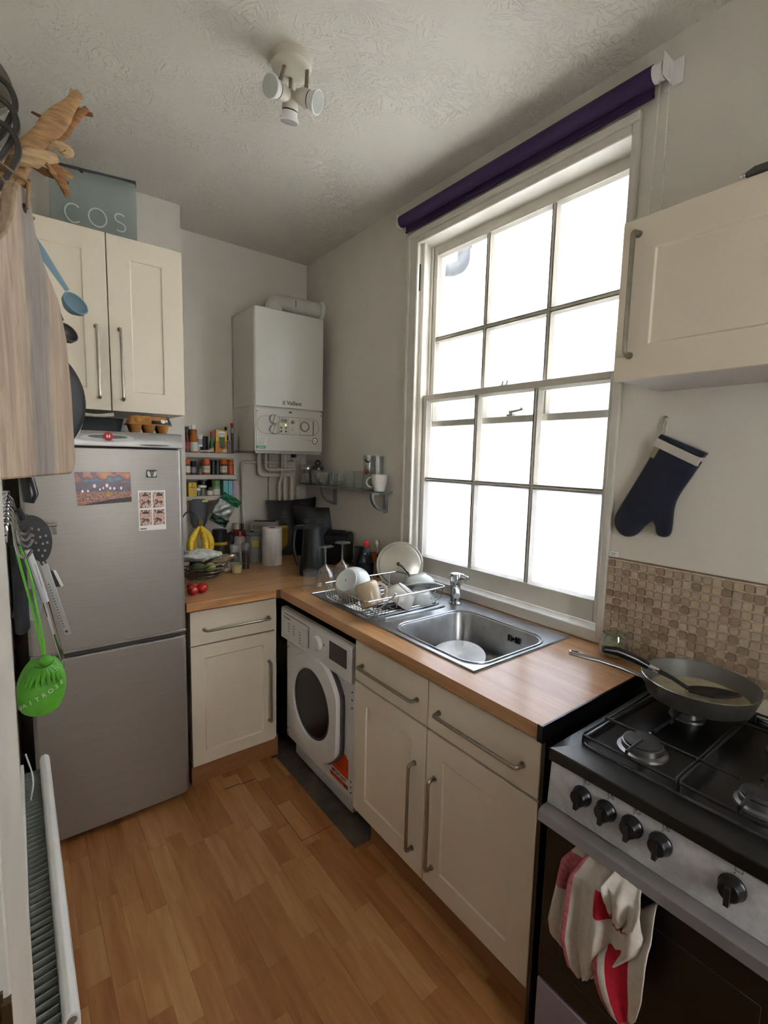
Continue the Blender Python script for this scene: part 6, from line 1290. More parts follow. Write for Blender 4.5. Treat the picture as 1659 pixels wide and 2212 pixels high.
obj('lid', MB().loft(L), EGG, eb, ang=50)
for i in range(2):
    obj('lid_dome', MB().ball((ex0+0.034+0.040*i, (ey0+ey1)/2-0.02, ZF+0.052), (0.024, 0.034, 0.022), 14, 8), EGG, eb)
lbn = obj('label', MB().add([(0.470, 2.2225, ZF+0.038), (0.549, 2.2225, ZF+0.034), (0.540, 2.236, ZF+0.069), (0.470, 2.236, ZF+0.071), (0.468, 2.300, ZF+0.0725), (0.538, 2.300, ZF+0.071)], [(0,1,2,3), (3,2,5,4)]), mat('label_navy3', '#1a2436', 0.5), eb, solid=0.001)
obj('label_badge', MB().lathe([(0.009, 0), (0, 0.001)], (0.515, 2.2245, ZF+0.050), frame((0, -0.93, 0.36)), 18).lathe([(0.005, 0), (0, 0.001)], (0.529, 2.2245, ZF+0.052), frame((0, -0.93, 0.36)), 12), WHITEP, lbn)
obj('label_flag', MB().box(0.472, 2.226, ZF+0.062, 0.480, 2.232, ZF+0.069), mat('flag_red', '#b0484a', 0.5), lbn)
tr_ = thing('roasting_tin', (0.25, 2.33, ZF), 'black roasting tin with a folded cloth on top of the fridge', 'tin')
obj('tin_body', MB().loft([[Vector((0.235+p[0]*k_, 2.33+p[1]*k_, ZF+z_)) for p in rrect(0.27, 0.20, 0.03, 5)] for k_, z_ in ((0.92, 0), (1.0, 0.05), (1.02, 0.053), (0.97, 0.052), (0.90, 0.006))], cap0=True), mat('tin_black', '#1b2022', 0.4), tr_, ang=40)
tag(obj('folded_cloth', MB().grid(lambda u, v: Vector((0.12+0.215*u, 2.25+0.14*v, ZF+0.062+0.006*math.sin(u*7)+0.004*math.sin(v*5+1))), 14, 8), mat('cloth_pale', '#b5ada0', 0.9, var=0.15, scale=50), solid=0.014, ang=70), 'pale folded cloth lying on the roasting tin', 'cloth')
def cake_mat():
    m, nt, b = _new('cake_photograph'); tc = nt.nodes.new('ShaderNodeTexCoord'); sx = nt.nodes.new('ShaderNodeSeparateXYZ'); nt.links.new(tc.outputs['Generated'], sx.inputs[0])
    n = _noise(nt, tc.outputs['Generated'], 3.5, 4, 0.6); n2 = _noise(nt, tc.outputs['Generated'], 26, 4, 0.7)
    low = _ramp(nt, n2.outputs['Fac'], [(0.35, '#3a1712'), (0.5, '#8a4a35'), (0.62, '#c98f6f'), (0.7, '#5d2a1f')])
    mid = _ramp(nt, n.outputs['Fac'], [(0.35, '#2c2233'), (0.5, '#5b4658'), (0.65, '#4a3530')])
    top2 = _ramp(nt, n.outputs['Fac'], [(0.38, '#c9843c'), (0.48, '#a8604c'), (0.55, '#5a2a2a'), (0.62, '#3c7da0'), (0.72, '#6b2f2a')])
    f1 = nt.nodes.new('ShaderNodeMapRange'); f1.inputs['From Min'].default_value = 0.36; f1.inputs['From Max'].default_value = 0.46; nt.links.new(sx.outputs['Z'], f1.inputs[0])
    f2 = nt.nodes.new('ShaderNodeMapRange'); f2.inputs['From Min'].default_value = 0.66; f2.inputs['From Max'].default_value = 0.76; nt.links.new(sx.outputs['Z'], f2.inputs[0])
    a = nt.nodes.new('ShaderNodeMix'); a.data_type = 'RGBA'; nt.links.new(f1.outputs[0], a.inputs[0]); nt.links.new(low.outputs[0], a.inputs[6]); nt.links.new(mid.outputs[0], a.inputs[7])
    c = nt.nodes.new('ShaderNodeMix'); c.data_type = 'RGBA'; nt.links.new(f2.outputs[0], c.inputs[0]); nt.links.new(a.outputs[2], c.inputs[6]); nt.links.new(top2.outputs[0], c.inputs[7])
    nt.links.new(c.outputs[2], b.inputs['Base Color']); b.inputs['Roughness'].default_value = 0.3; return m
YF = 2.1475
cpn = thing('cake_photo', (0.276, YF, 1.36), 'colour photo of a birthday cake with candles on the fridge door', 'photograph')
def on_door(x): 
    # front of the curved fridge door
    d_ = abs(x - 0.292)/0.28; return 2.148 + 0.0025*min(1, d_)**2 - 0.0015
obj('print', MB().prism([(0.180, 1.491), (0.369, 1.491), (0.371, 1.372), (0.186, 1.362)], (0, YF, 0), (1,0,0), (0,0,1), (0,-1,0), 0.0008), cake_mat(), cpn)
FLM = mat('flame_print', '#f2e3ee', 0.4)
for k, (x, z, r_) in enumerate(((0.204, 1.418, .005), (0.222, 1.419, .0045), (0.244, 1.438, .0065), (0.262, 1.424, .004), (0.273, 1.429, .004), (0.286, 1.439, .0065), (0.297, 1.428, .005), (0.311, 1.427, .005), (0.335, 1.428, .005))):
    o = obj('flame', MB().prism([(r_*0.8*math.cos(a), r_*1.2*math.sin(a)) for a in [2*math.pi*i/10 for i in range(10)]], (x, YF-0.0008, z), (1,0,0), (0,0,1), (0,-1,0), 0.0002), FLM, cpn)
obj('tray_edge', MB().prism([(0.186, 1.363), (0.371, 1.373), (0.371, 1.392), (0.30, 1.385)], (0, YF-0.0008, 0), (1,0,0), (0,0,1), (0,-1,0), 0.0002), mat('tray_print', '#231814', 0.4), cpn)
obj('candle_print', MB().prism([(0.278, 1.396), (0.299, 1.396), (0.291, 1.422)], (0, YF-0.0008, 0), (1,0,0), (0,0,1), (0,-1,0), 0.0002), mat('candle_gold', '#b5863a', 0.5), cpn)
pstrip = thing('photo_strip', (0.446, YF, 1.25), 'white card of four small portrait photos on the fridge door', 'photograph')
obj('card', MB().box(0.394, YF-0.0008, 1.252, 0.498, YF+0.0005, 1.416), WHITEP, pstrip)
for k, (x, z) in enumerate(((0.399, 1.345), (0.449, 1.345), (0.399, 1.273), (0.449, 1.273))):
    m, nt, b = _new('portrait_print_%d' % k); co = _coord(nt, (1,1,1), 'Generated'); n = _noise(nt, co, 3.4 + 0.3*k, 4, 0.6, 0.4)
    r = _ramp(nt, n.outputs['Fac'], [(0.36, '#241a1e'), (0.44, '#5a3432'), (0.52, '#c79c88'), (0.60, '#d8c4b6'), (0.70, '#3a3238')]); nt.links.new(r.outputs[0], b.inputs['Base Color']); b.inputs['Roughness'].default_value = 0.35
    ph = obj('portrait', MB().box(x, YF-0.0012, z, x+0.0445, YF-0.0007, z+0.064), m, pstrip)
    obj('face_print', MB().prism([(0.011*math.cos(a), 0.014*math.sin(a)) for a in [2*math.pi*i/14 for i in range(14)]], (x+0.022+0.004*(k % 2), YF-0.0012, z+0.040), (1,0,0), (0,0,1), (0,-1,0), 0.0002), mat('face_print_%d' % k, '#c79a86', 0.4), ph)
    obj('hair_print', MB().prism([(0.013*math.cos(a), 0.010*math.sin(a)) for a in [math.pi*i/8 for i in range(9)]], (x+0.022+0.004*(k % 2), YF-0.0013, z+0.048), (1,0,0), (0,0,1), (0,-1,0), 0.0002), mat('hair_print_%d' % k, '#241b1b', 0.4), ph)
obj('caption', MB().box(0.399, YF-0.0011, 1.257, 0.422, YF-0.0007, 1.261), INK, pstrip)
mgn = thing('cat_magnet', (0.449, YF, 1.468), 'small square magnet with a black and white cat face on the fridge', 'magnet')
obj('tile', MB().box(0.429, YF-0.005, 1.469, 0.467, YF+0.0005, 1.500), mat('magnet_dark', '#2a2b2a', 0.4), mgn, bevel=0.002)
for x_, s_ in ((0.439, -1), (0.457, 1)):
    obj('cheek', MB().prism([(0.0, 0.010), (0.008*s_, 0.012), (0.009*s_, -0.002), (0.003*s_, -0.012), (-0.006*s_, -0.009)], (x_, YF-0.005, 1.484), (1,0,0), (0,0,1), (0,-1,0), 0.0008), mat('magnet_white_%d' % (s_+1), '#c8c8bf', 0.5), mgn)
obj('nose', MB().prism([(-0.004, 0.008), (0.004, 0.008), (0, -0.002)], (0.448, YF-0.0052, 1.484), (1,0,0), (0,0,1), (0,-1,0), 0.001), mat('magnet_grey', '#7f7f78', 0.5), mgn)
hk = thing('magnetic_hook', (0.085, YF, 1.26), 'chrome magnetic hook on the fridge door behind the utensils', 'hook')
obj('bar', MB().cyl((0.055, YF-0.015, 1.297), (0.118, YF-0.015, 1.297), 0.006, n=12).box(0.06, YF-0.012, 1.29, 0.075, YF, 1.304), CHROME, hk)
obj('peg', MB().box(0.104, YF-0.016, 1.262, 0.116, YF-0.008, 1.296), CHROME, hk, bevel=0.001)
# frosted bag on the cabinet
cb = thing('frosted_bag', (0.33, 2.50, 2.465), 'frosted plastic COS bag standing on the wall cabinet', 'bag')
FRB = glass_mat('frosted_vinyl', (0.78, 0.83, 0.81, 1), 0.05, 0.2, 0.4, body=0.55, bodycol='#9aa39c')
def bagface(y_, s_): return lambda u, v: Vector((0.172 + 0.318*u, y_ + s_*0.018*math.sin(math.pi*u)*math.sin(math.pi*min(1, v*0.9)) + 0.004*math.sin(u*8+v*5), 2.467 + (0.252 + 0.028*u)*v))
obj('bag_front', MB().grid(bagface(2.492, -1), 14, 12), FRB, cb); obj('bag_back', MB().grid(bagface(2.522, 1), 14, 12), FRB, cb)
obj('top_bar', MB().tube([(0.165, 2.505, 2.722), (0.492, 2.505, 2.752)], 0.014, 12), mat('bar_dark', '#37373c', 0.4), cb)
for x_ in (0.285, 0.395): obj('clip', MB().cyl((x_, 2.500, 2.722 + 0.09*(x_-0.165)), (x_, 2.500, 2.695 + 0.09*(x_-0.165)), 0.013, 0.008, n=14), BLACK, cb)
LW = mat('letter_white', '#c3cac4', 0.5); yl = 2.468
def stroke(pts): return obj('letter', MB().tube([Vector((p[0], yl, p[1])) for p in pts], 0.0028, 6), LW, cb)
stroke([(0.248 + 0.030*math.cos(math.radians(a)), 2.545 + 0.036*math.sin(math.radians(a))) for a in range(50, 311, 13)])
stroke([(0.335 + 0.033*math.cos(math.radians(a)), 2.553 + 0.036*math.sin(math.radians(a))) for a in range(0, 361, 15)])
S_ = [(0.020*math.cos(math.radians(a)), 0.018 + 0.018*math.sin(math.radians(a))) for a in range(40, 271, 15)] + [(0.020*math.cos(math.radians(a)), -0.018 + 0.018*math.sin(math.radians(a))) for a in range(90, -141, -15)]
stroke([(0.420 + p[0], 2.558 + p[1]) for p in S_])

# ------------------------------------------------------------------ things hanging on the wall by the doorway
for z_, ya, yb_, lb_ in ((1.945, 0.76, 1.20, 'steel hanging rail on the wall with the chopping board'), (1.447, 0.82, 1.75, 'steel hanging rail with hooks for the whisk and spatula')):
    r_ = thing('hanging_rail', (-0.02, (ya+yb_)/2, z_), lb_, 'rail', 'hanging rails')
    obj('rail_bar', MB().cyl((-0.016, ya, z_), (-0.016, yb_, z_), 0.005, n=12), CHROME, r_)
    for y_ in (ya+0.03, yb_-0.03): obj('rail_mount', MB().cyl((LX, y_, z_), (-0.012, y_, z_), 0.008, n=12), CHROME, r_)
def shook(x, y, z, label, m=None, top=-0.016, drop=0.05, r=0.0022, g='hooks on the hanging rails'):
    P = [Vector((top-0.008, y, z-0.008)), Vector((top-0.007, y, z+0.006)), Vector((top, y, z+0.0105)), Vector((top+0.010, y, z+0.004)), Vector((top+0.012, y, z-0.012)), Vector((x-0.004, y, z-drop*0.6)), Vector((x, y, z-drop)), Vector((x+0.010, y, z-drop-0.006)), Vector((x+0.018, y, z-drop+0.008))]
    return tag(obj('hook', MB().tube(fillet(P, 0.006, 3), r, 6), m or CHROME), label, 'hook', g)
# chopping board
cbd = thing('chopping_board', (0.02, 0.84, 1.53), 'striped wooden chopping board hanging by the doorway', 'chopping board')
def board_mat():
    m, nt, b = _new('acacia_board'); tc = nt.nodes.new('ShaderNodeTexCoord'); mp = nt.nodes.new('ShaderNodeMapping'); mp.vector_type = 'POINT'; mp.inputs['Rotation'].default_value = (0, 0, -1.135); nt.links.new(tc.outputs['Object'], mp.inputs[0])
    mp2 = nt.nodes.new('ShaderNodeMapping'); mp2.inputs['Scale'].default_value = (30, 30, 3.0); nt.links.new(mp.outputs[0], mp2.inputs[0])
    n = _noise(nt, mp2.outputs[0], 2.0, 6, 0.65, 1.2); wv = _noise(nt, mp.outputs[0], 7.0, 3)
    sx = nt.nodes.new('ShaderNodeSeparateXYZ'); nt.links.new(mp.outputs[0], sx.inputs[0])
    ma = nt.nodes.new('ShaderNodeMath'); ma.operation = 'MULTIPLY_ADD'; ma.inputs[1].default_value = 0.05; nt.links.new(wv.outputs['Fac'], ma.inputs[0]); nt.links.new(sx.outputs['X'], ma.inputs[2])
    mr = nt.nodes.new('ShaderNodeMapRange'); mr.inputs['From Min'].default_value = -0.105; mr.inputs['From Max'].default_value = 0.155; nt.links.new(ma.outputs[0], mr.inputs[0])
    r2 = _ramp(nt, mr.outputs[0], [(0.0, '#c2a88a'), (0.44, '#bca58a'), (0.47, '#8c8077'), (0.66, '#96887c'), (0.72, '#bda588'), (1.0, '#b0967b')])
    r = _ramp(nt, n.outputs['Fac'], [(0.28, '#8c8078'), (0.5, '#d6d0ca'), (0.72, '#ffffff')])
    mx = nt.nodes.new('ShaderNodeMix'); mx.data_type = 'RGBA'; mx.blend_type = 'MULTIPLY'; mx.inputs[0].default_value = 0.8; nt.links.new(r2.outputs[0], mx.inputs[6]); nt.links.new(r.outputs[0], mx.inputs[7])
    nt.links.new(mx.outputs[2], b.inputs['Base Color']); b.inputs['Roughness'].default_value = 0.55; _bump(nt, b, n.outputs['Fac'], 0.15, 0.002); return m
ba = Vector((0.083, 0.950, 0)); bb = Vector((-0.026, 0.715, 0)); bu = (ba-bb).normalized(); bw = (ba-bb).length; bnrm = Vector((bu.y, -bu.x, 0))
bcx = (ba+bb)/2
hw = bw/2
bpoly = [(-hw+0.02, 1.533), (hw-0.02, 1.533), (hw-0.006, 1.539), (hw, 1.553), (hw-0.002, 1.66), (hw-0.012, 1.745), (hw-0.035, 1.800), (0.050, 1.838), (0.030, 1.870), (0.022, 1.900), (0.012, 1.915), (-0.012, 1.915), (-0.022, 1.900), (-0.030, 1.870), (-0.050, 1.838), (-hw+0.035, 1.800), (-hw+0.012, 1.745), (-hw, 1.66), (-hw, 1.553), (-hw+0.006, 1.539)]
bo_ = obj('board', MB().prism(bpoly, bcx, bu, (0,0,1), -bnrm, 0.016), board_mat(), cbd, bevel=0.003)
obj('hang_hole', MB().lathe([(0.006, 0), (0.0, 0.0008)], bcx + Vector((0,0,1.888)) + bnrm*0.0002, frame(bnrm), 14), DARK, cbd)
obj('hang_cord', MB().tube([bcx + bnrm*0.003 + Vector((0,0,1.888)), bcx + bnrm*0.006 + Vector((0.0,0,1.92)), Vector((-0.012, bcx.y, 1.945)), bcx - bnrm*0.02 + Vector((0,0,1.915))], 0.0022, 6), mat('cord_tan', '#8a7050', 0.8), cbd)
# black frying pan behind the board
hp = thing('hanging_frying_pan', (0.06, 1.12, 1.53), 'black non-stick frying pan with steel rim hanging behind the board', 'frying pan')
Rp_ = frame((0.55, -0.83, 0.0)); pcc = Vector((0.058, 1.15, 1.672))
obj('pan_body', MB().lathe([(0, 0), (0.050, -0.004), (0.086, -0.014), (0.104, -0.026), (0.116, -0.046), (0.119, -0.048)], pcc, Rp_, 48), mat('pan_black', '#08080a', 0.5, spec=0.25), hp, ang=50)
obj('steel_rim', MB().lathe([(0.1188, -0.0476), (0.1205, -0.0482), (0.1205, -0.0510), (0.110, -0.0505)], pcc, Rp_, 48, False, False), mat('rim_grey_steel', '#8d8d8b', 0.35, 1.0), hp, ang=40)
obj('pan_handle', MB().tube([pcc + Vector((-0.02, 0.02, 0.10)), pcc + Vector((-0.035, 0.02, 0.17)), Vector((-0.014, 1.14, 1.945))], [0.010, 0.009, 0.007], 10), BLACK, hp)
# measuring spoons
def mspoon(name, top, bowl, m, label, br=0.021):
    t = thing(name, bowl, label, 'spoon', 'measuring spoons'); top, bowl = Vector(top), Vector(bowl); d = (bowl-top).normalized()
    sd3 = d.cross(Vector((0.5, -0.85, 0))).normalized(); L = []
    for t_, w_ in ((0.0, 0.004), (0.01, 0.008), (0.4, 0.0085), (0.75, 0.006), (1.0, 0.0045)):
        p = top + (bowl - d*br - top)*t_; n_ = d.cross(sd3); L.append([p + sd3*w_, p + n_*0.0016, p - sd3*w_, p - n_*0.0016])
    obj('spoon_handle', MB().loft(L), m, t)
    Rb = frame((0.45, -0.75, 0.45)); obj('spoon_cup', MB().lathe([(0, -0.018), (br*0.6, -0.016), (br*0.92, -0.008), (br, 0), (br-0.002, 0), (br*0.85, -0.008), (br*0.5, -0.0145), (0, -0.016)], bowl, Rb, 28), m, t, ang=50)
    obj('hang_eye', MB().lathe([(0.003, 0), (0, 0.0004)], top + d*0.010 + Vector((0.0, -0.002, 0)), frame((0.5, -0.85, 0)), 10), BLACK, t); return t
TEALP = mat('teal_plastic', '#7b98a4', 0.4, var=0.05)
mspoon('measuring_spoon', (0.028, 0.985, 1.925), (0.098, 1.0, 1.820), TEALP, 'teal measuring spoon hanging in front of the wall cabinet')
mspoon('measuring_spoon', (0.030, 1.03, 1.915), (0.088, 1.05, 1.780), mat('grey_plastic_spoon', '#4d4844', 0.45), 'grey measuring spoon half hidden behind the teal one', 0.019)
shook(0.024, 0.985, 1.945, 'steel hook carrying the teal measuring spoon', drop=0.022)
# dried leaves
dl = thing('dried_garlic_bunch', (0.04, 0.93, 1.90), 'bunch of dried brown husks and leaves hanging above the board', 'dried plant')
HSK = [mat('husk_%d' % i, c, 0.85, var=0.3, scale=30, stretch=(1,1,6), bump=0.4, bscale=60) for i, c in enumerate(('#a9835a', '#8f643c', '#c4a67c', '#80532f'))]
def leaf(P, w, m, curl=0.25, seed=0):
    P = fillet([Vector(p) for p in P], 0.03, 4); n = len(P); L = []
    for i, p in enumerate(P):
        d = (P[min(i+1, n-1)] - P[max(i-1, 0)]).normalized(); s_ = d.cross(Vector((0.25, -0.95, 0.1))).normalized(); nn = d.cross(s_)
        t_ = i/(n-1); ww = w*0.85*(math.sin(math.pi*min(0.955, 0.16+t_*0.80))**0.45)*(1+0.18*math.sin(9*t_+seed))
        L.append([p - s_*ww + nn*ww*curl, p - s_*ww*0.4 - nn*ww*0.15*math.sin(7*t_+seed), p + s_*ww*0.3, p + s_*ww + nn*ww*curl*1.4])
    return obj('leaf', MB().loft(L, wrap=False), m, dl, solid=0.0012, ang=70)
yh = 0.935
leaf([(0.012, yh, 1.955), (0.045, yh, 2.02), (0.078, yh-0.01, 2.062), (0.108, yh-0.015, 2.110)], 0.017, HSK[0], seed=1)
leaf([(0.050, yh+0.005, 2.02), (0.080, yh, 2.050), (0.118, yh-0.005, 2.098)], 0.012, HSK[1], seed=2)
leaf([(0.078, yh, 2.060), (0.068, yh+0.01, 2.068), (0.048, yh+0.02, 2.076)], 0.006, HSK[3], seed=3)
leaf([(0.095, yh, 2.085), (0.108, yh, 2.092), (0.126, yh, 2.094)], 0.008, HSK[3], seed=4)
leaf([(0.020, yh-0.01, 1.985), (0.050, yh-0.012, 2.002), (0.076, yh-0.012, 2.008)], 0.015, HSK[2], seed=5)
leaf([(0.068, yh-0.008, 2.005), (0.078, yh-0.010, 1.985), (0.086, yh-0.015, 1.955)], 0.0095, HSK[1], seed=6)
leaf([(0.060, yh, 2.004), (0.078, yh, 1.998), (0.096, yh, 1.993)], 0.009, HSK[0], seed=7)
leaf([(0.055, yh+0.005, 2.030), (0.075, yh+0.002, 2.038), (0.092, yh, 2.028), (0.085, yh, 2.018)], 0.012, HSK[2], seed=8)
leaf([(0.004, yh-0.005, 1.965), (0.016, yh-0.01, 1.945), (0.018, yh-0.01, 1.925)], 0.016, HSK[2], 0.5, seed=9)
leaf([(0.030, yh, 1.985), (0.034, yh, 1.955), (0.022, yh, 1.930)], 0.010, HSK[0], seed=10)
leaf([(0.020, yh-0.005, 1.915), (0.030, yh-0.005, 1.918), (0.044, yh, 1.916)], 0.005, HSK[1], seed=11)
leaf([(0.010, yh-0.008, 1.925), (0.014, yh-0.01, 1.90), (0.012, yh-0.01, 1.870)], 0.007, HSK[2], seed=12)
leaf([(0.002, yh-0.008, 1.94), (0.004, yh-0.01, 1.90), (0.000, yh-0.01, 1.86)], 0.008, HSK[3], seed=13)
for k, (p0, p1, p2, w_) in enumerate((((0.02, yh, 1.98), (0.05, yh, 2.03), (0.07, yh, 2.075), 0.006), ((0.07, yh, 2.05), (0.09, yh, 2.075), (0.10, yh, 2.12), 0.006), ((0.03, yh, 1.995), (0.06, yh, 1.99), (0.09, yh, 1.982), 0.006), ((0.06, yh-.01, 2.0), (0.072, yh-.01, 1.985), (0.08, yh-.012, 1.968), 0.005), ((0.02, yh-.01, 1.93), (0.035, yh-.01, 1.945), (0.04, yh-.012, 1.965), 0.005))): leaf([p0, p1, p2], w_, HSK[(k+1) % 4], 0.6, seed=20+k)
obj('bulb', MB().ball((0.006, yh-0.006, 1.942), (0.013, 0.013, 0.016), 12, 8), HSK[2], dl); obj('bulb', MB().ball((0.000, yh-0.012, 1.912), (0.010, 0.010, 0.013), 12, 8), HSK[0], dl)
obj('tie_string', MB().tube([(0.014, yh, 1.965), (0.0, yh, 1.985), (-0.014, yh, 2.02), (-0.018, yh, 2.06)], 0.0018, 6), bpy.data.materials['cord_tan'], dl)
# dark hook cluster and round pan at the top edge
pnh = thing('hanging_saucepan', (0.0, 0.93, 2.05), 'round dark pan base hanging near the ceiling by the doorway', 'pan')
obj('pan_disc', MB().lathe([(0, 0), (0.040, 0.0), (0.043, -0.004), (0.043, -0.020)], (-0.012, 0.955, 2.100), frame((0.25, -0.95, 0)), 32), mat('pan_brown_grey', '#6f685c', 0.4, 0.6), pnh, ang=50)
DKW = mat('hook_dark', '#4d4a46', 0.35, 0.8)
for k, (y_, z_) in enumerate(((0.93, 2.095), (0.915, 2.060), (0.90, 2.02))):
    tag(obj('hook', MB().tube(fillet([(0.000, y_, z_), (0.022, y_, z_-0.006), (0.030, y_, z_-0.030), (0.012, y_, z_-0.075), (-0.010, y_, z_-0.105)], 0.018, 5), 0.0042, 8), DKW), ('dark pan hook just under the round pan base', 'dark pan hook midway above the dried leaves', 'dark pan hook nearest the dried leaves')[k], 'hook', 'dark pan hooks')
obj('chain_link', MB().tube([(-0.004, 0.94, 2.075), (-0.006, 0.93, 2.0), (-0.012, 0.925, 1.95)], 0.006, 8), DKW, pnh)
# lower rail: utensils
for k, y_ in enumerate((0.98, 1.06, 1.14, 1.22, 1.30, 1.38, 1.50)):
    shook(0.004 if k else 0.000, y_, 1.447, '%s steel hook from the doorway on the lower rail' % ('first', 'second', 'third', 'fourth', 'fifth', 'sixth', 'seventh')[k], drop=0.045 if k else 0.050, r=0.0024)
lh = thing('ladle', (0.02, 1.06, 1.48), 'black ladle handle showing below the chopping board', 'ladle')
obj('ladle_handle', MB().tube([(0.000, 1.06, 1.60), (0.012, 1.06, 1.545), (0.018, 1.055, 1.515), (0.021, 1.05, 1.492), (0.018, 1.05, 1.478)], [0.006, 0.008, 0.0125, 0.0135, 0.009], 12, sx=0.9), mat('ladle_black', '#161618', 0.3), lh)
obj('ladle_bowl', MB().lathe([(0.0, -0.030), (0.02, -0.026), (0.034, -0.010), (0.037, 0.0)], (0.010, 1.085, 1.625), frame((0.9, -0.3, 0.3)), 20), BLACK, lh)
# slotted spatula
sv = thing('slotted_spatula', (0.035, 1.25, 1.32), 'black slotted nylon spatula hanging on the lower rail', 'spatula')
sy = 1.25; spl = [(0.006, 1.420), (0.020, 1.436), (0.040, 1.428), (0.054, 1.408), (0.060, 1.380), (0.056, 1.350), (0.044, 1.330), (0.028, 1.335), (0.012, 1.360), (0.002, 1.390)]
spl = smooth_poly(spl, 2)
obj('blade', MB().prism([(p[0], p[1]) for p in spl], (0, sy, 0), (1,0,0), (0,0,1), (0,1,0), 0.004), BLACK, sv)
for (x_, z_) in ((0.024, 1.405), (0.036, 1.402), (0.026, 1.390), (0.038, 1.386), (0.048, 1.388), (0.030, 1.374), (0.042, 1.371), (0.050, 1.373), (0.034, 1.358), (0.045, 1.356), (0.040, 1.345)):
    obj('slot', MB().prism([(-0.0015, 0.0028), (0.0022, 0.0018), (0.0018, -0.003), (-0.0022, -0.0022)], (x_, sy-0.0004, z_), (1,0,0), (0,0,1), (0,-1,0), 0.0006), mat('slot_see_through', '#8b8781', 0.5) if x_ == 0.024 else bpy.data.materials['slot_see_through'], sv)
obj('neck', MB().tube([(0.012, sy, 1.425), (0.004, sy, 1.447), (-0.004, sy, 1.44)], [0.007, 0.006, 0.004], 8), BLACK, sv)
# black oven glove, whisk, tongs, grater
gv = tag(obj('oven_glove', puff(smooth_poly([(1.08, 1.395), (1.15, 1.395), (1.165, 1.30), (1.160, 1.235), (1.12, 1.220), (1.075, 1.232), (1.07, 1.30)], 2), -0.012, -0.022), mat('glove_black', '#1e2025', 0.8, var=0.2, scale=50, bump=0.3)), 'black padded oven glove hanging behind the green bag', 'glove')
wk = thing('whisk', (0.03, 1.10, 1.09), 'steel balloon whisk with pale handle hanging by the green bag', 'whisk')
wt0, wt1, wt2_ = Vector((0.013, 1.10, 1.385)), Vector((0.036, 1.10, 1.282)), Vector((0.058, 1.10, 1.165))
obj('whisk_handle', MB().tube([wt0, wt0*0.5+wt1*0.5, wt1], [0.0062, 0.0072, 0.0062], 10), mat('handle_pale', '#b5b6b8', 0.3), wk)
obj('handle_print', MB().tube([wt0*0.75+wt1*0.25 + Vector((0.004, -0.0065, 0)), wt0*0.3+wt1*0.7 + Vector((0.003, -0.0065, 0))], 0.0008, 4), mat('print_silver', '#83858a', 0.4), wk)
obj('whisk_shaft', MB().tube([wt1, wt2_], [0.005, 0.004], 8), CHROME, wk)
for k in range(5):
    a = math.pi*k/5; e = Vector((math.cos(a)*0.7, math.sin(a), 0))
    obj('whisk_loop', MB().tube(fillet([wt2_, Vector((0.040, 1.10, 1.13)) + e*0.030, Vector((0.022, 1.10, 1.090)) + e*0.026, Vector((0.022, 1.10, 1.084)), Vector((0.022, 1.10, 1.090)) - e*0.026, Vector((0.040, 1.10, 1.13)) - e*0.030, wt2_], 0.03, 4), 0.0011, 5), CHROME, wk)
gt = thing('hand_grater', (0.07, 1.38, 1.11), 'long narrow steel hand grater hanging in front of the fridge', 'grater')
g0, g1 = Vector((0.044, 1.38, 1.300)), Vector((0.086, 1.38, 1.118)); gd = (g1-g0).normalized(); gn = Vector((gd.z, 0, -gd.x))
obj('grater_blade', MB().prism([(0.0, -0.010), ((g1-g0).length, -0.008), ((g1-g0).length, 0.006), (0.0, 0.006)], g0, gd, gn, (0,1,0), 0.003), mat('grater_steel', '#a9a9a6', 0.35, 0.6), gt, bevel=0.001)
tm = MB()
for k in range(16): tm.obox(g0 + gd*(0.05+0.0075*k) + gn*0.002 + Vector((0,-0.0004,0)), (0.0016, 0.0006, 0.002), Matrix.Rotation(0.3, 3, 'Y'))
to_ = obj('grater_teeth', tm, mat('tooth_dark', '#6f6e6b', 0.4, 0.6), gt); to_['kind'] = 'stuff'
obj('hang_loop', MB().tube([g0 + Vector((0,0.0015,-0.004)), (0.015, 1.38, 1.38), (-0.008, 1.38, 1.436), (-0.016, 1.38, 1.4535)], 0.0018, 6), BLACK, gt)
obj('grater_rivet', MB().cyl(g1 - gd*0.010 + Vector((0,-0.0008,0)), g1 - gd*0.010 + Vector((0,0.001,0)), 0.003, n=10), BLACK, gt)
pg_ = thing('bag_clip', (0.07, 1.40, 1.235), 'white and black plastic clip hanging beside the grater', 'clip')
obj('clip_jaw', MB().prism([(0.064, 1.278), (0.070, 1.278), (0.084, 1.238), (0.078, 1.236)], (0, 1.40, 0), (1,0,0), (0,0,1), (0,1,0), 0.01), WHITEP, pg_, bevel=0.001)
obj('hang_loop', MB().tube([(0.060, 1.406, 1.276), (0.02, 1.408, 1.38), (-0.008, 1.41, 1.436), (-0.016, 1.41, 1.4535)], 0.0018, 6), BLACK, pg_)
obj('clip_back', MB().prism([(0.050, 1.276), (0.064, 1.278), (0.078, 1.236), (0.062, 1.238)], (0, 1.402, 0), (1,0,0), (0,0,1), (0,1,0), 0.01), BLACK, pg_, bevel=0.001)
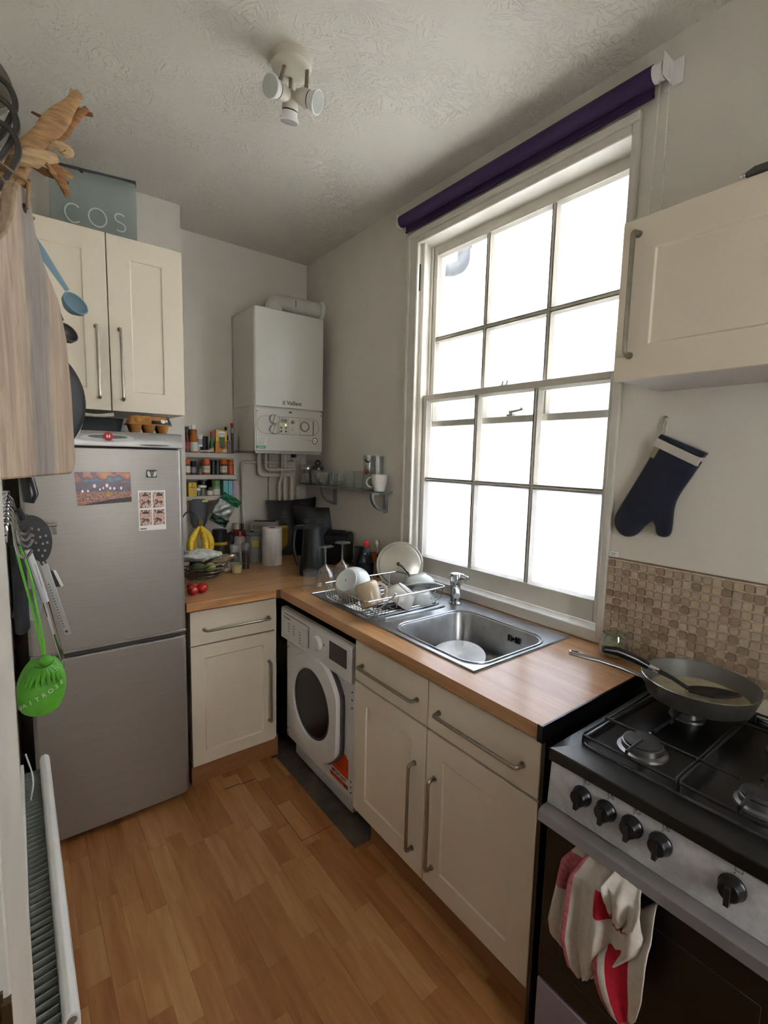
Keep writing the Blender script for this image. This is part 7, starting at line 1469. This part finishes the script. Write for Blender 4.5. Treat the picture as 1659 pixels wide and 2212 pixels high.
# green string bag
sb_ = thing('shopping_bag_pouch', (0.025, 1.06, 1.09), 'lime green folded shopping bag pouch hanging on a cord', 'bag')
GRN = mat('lime_nylon', '#4f9a24', 0.55, var=0.15, scale=30, bump=0.3, bscale=50)
gcn = Vector((0.021, 1.055, 1.138)); L = []
for i in range(13):
    t_ = i/12; z_ = 1.093 + 0.092*t_; w_ = 0.038*(math.sin(math.pi*min(1, 0.24+0.68*t_))**0.55); 
    L.append([Vector((gcn.x + 0.006*(t_-0.3) + w_*math.cos(a)*(1+0.05*math.sin(9*a)*t_), gcn.y + 0.75*w_*math.sin(a)*(1+0.05*math.sin(9*a)*t_), z_ + 0.004*math.cos(2*a))) for a in [2*math.pi*k/36 for k in range(36)]])
obj('pouch', MB().loft(L), GRN, sb_, ang=60)
for k in range(9):
    a = math.radians(200 + 17*k); obj('gather_fold', MB().tube([gcn + Vector((0.010*math.cos(a)+0.004, 0.010*math.sin(a)-0.018, 0.042)), gcn + Vector((0.024*math.cos(a)+0.004, 0.020*math.sin(a)-0.012, 0.030)), gcn + Vector((0.033*math.cos(a)+0.002, 0.026*math.sin(a)-0.003, 0.008))], [0.004, 0.0045, 0.002], 8), GRN, sb_)
obj('cord_toggle', MB().ball((0.030, 1.035, 1.190), 0.011, 14, 8), GRN, sb_)
for dx_ in (0.0, 0.006):
    obj('cord', MB().tube(fillet([(-0.004+dx_, 1.06, 1.400), (0.004+dx_*2, 1.055, 1.345), (0.014+dx_, 1.05, 1.29), (0.022+dx_, 1.045, 1.23), (0.028, 1.04, 1.192)], 0.03, 4), 0.0021, 6), mat('cord_green_%d' % int(dx_*1000), '#5fae2c', 0.6), sb_)
ws = 'WAITROSE'
for k, ch_ in enumerate(ws):
    a = math.radians(214 + 15*k); n_ = Vector((math.cos(a), 0.75*math.sin(a), 0)).normalized(); ux_ = Vector((-math.sin(a), 0.75*math.cos(a), 0.28)).normalized(); zz = 1.110 + 0.0048*k
    text(ch_, 0.0115, Vector((gcn.x + 0.0392*math.cos(a), gcn.y + 0.75*0.0392*math.sin(a), zz)) + n_*0.0008, ux_, (Vector((0,0,1)) - ux_*0.28).normalized(), mat('bag_lettering', '#b9d49a', 0.6) if k == 0 else bpy.data.materials['bag_lettering'], sb_, depth=0.0008)
tag(obj('paper_card', MB().obox((0.012, 1.16, 1.265), (0.022, 0.001, 0.03), Matrix.Rotation(0.35, 3, 'Y')), mat('card_pale', '#a9aeb0', 0.6)), 'pale card tucked behind the whisk handle', 'card')
tag(obj('radiator_cable', MB().tube(fillet([(-0.012, 1.55, 0.75), (0.004, 1.57, 0.66), (-0.008, 1.60, 0.58)], 0.05, 5), 0.002, 6), WHITEP), 'thin white cable hanging above the radiator', 'cable')
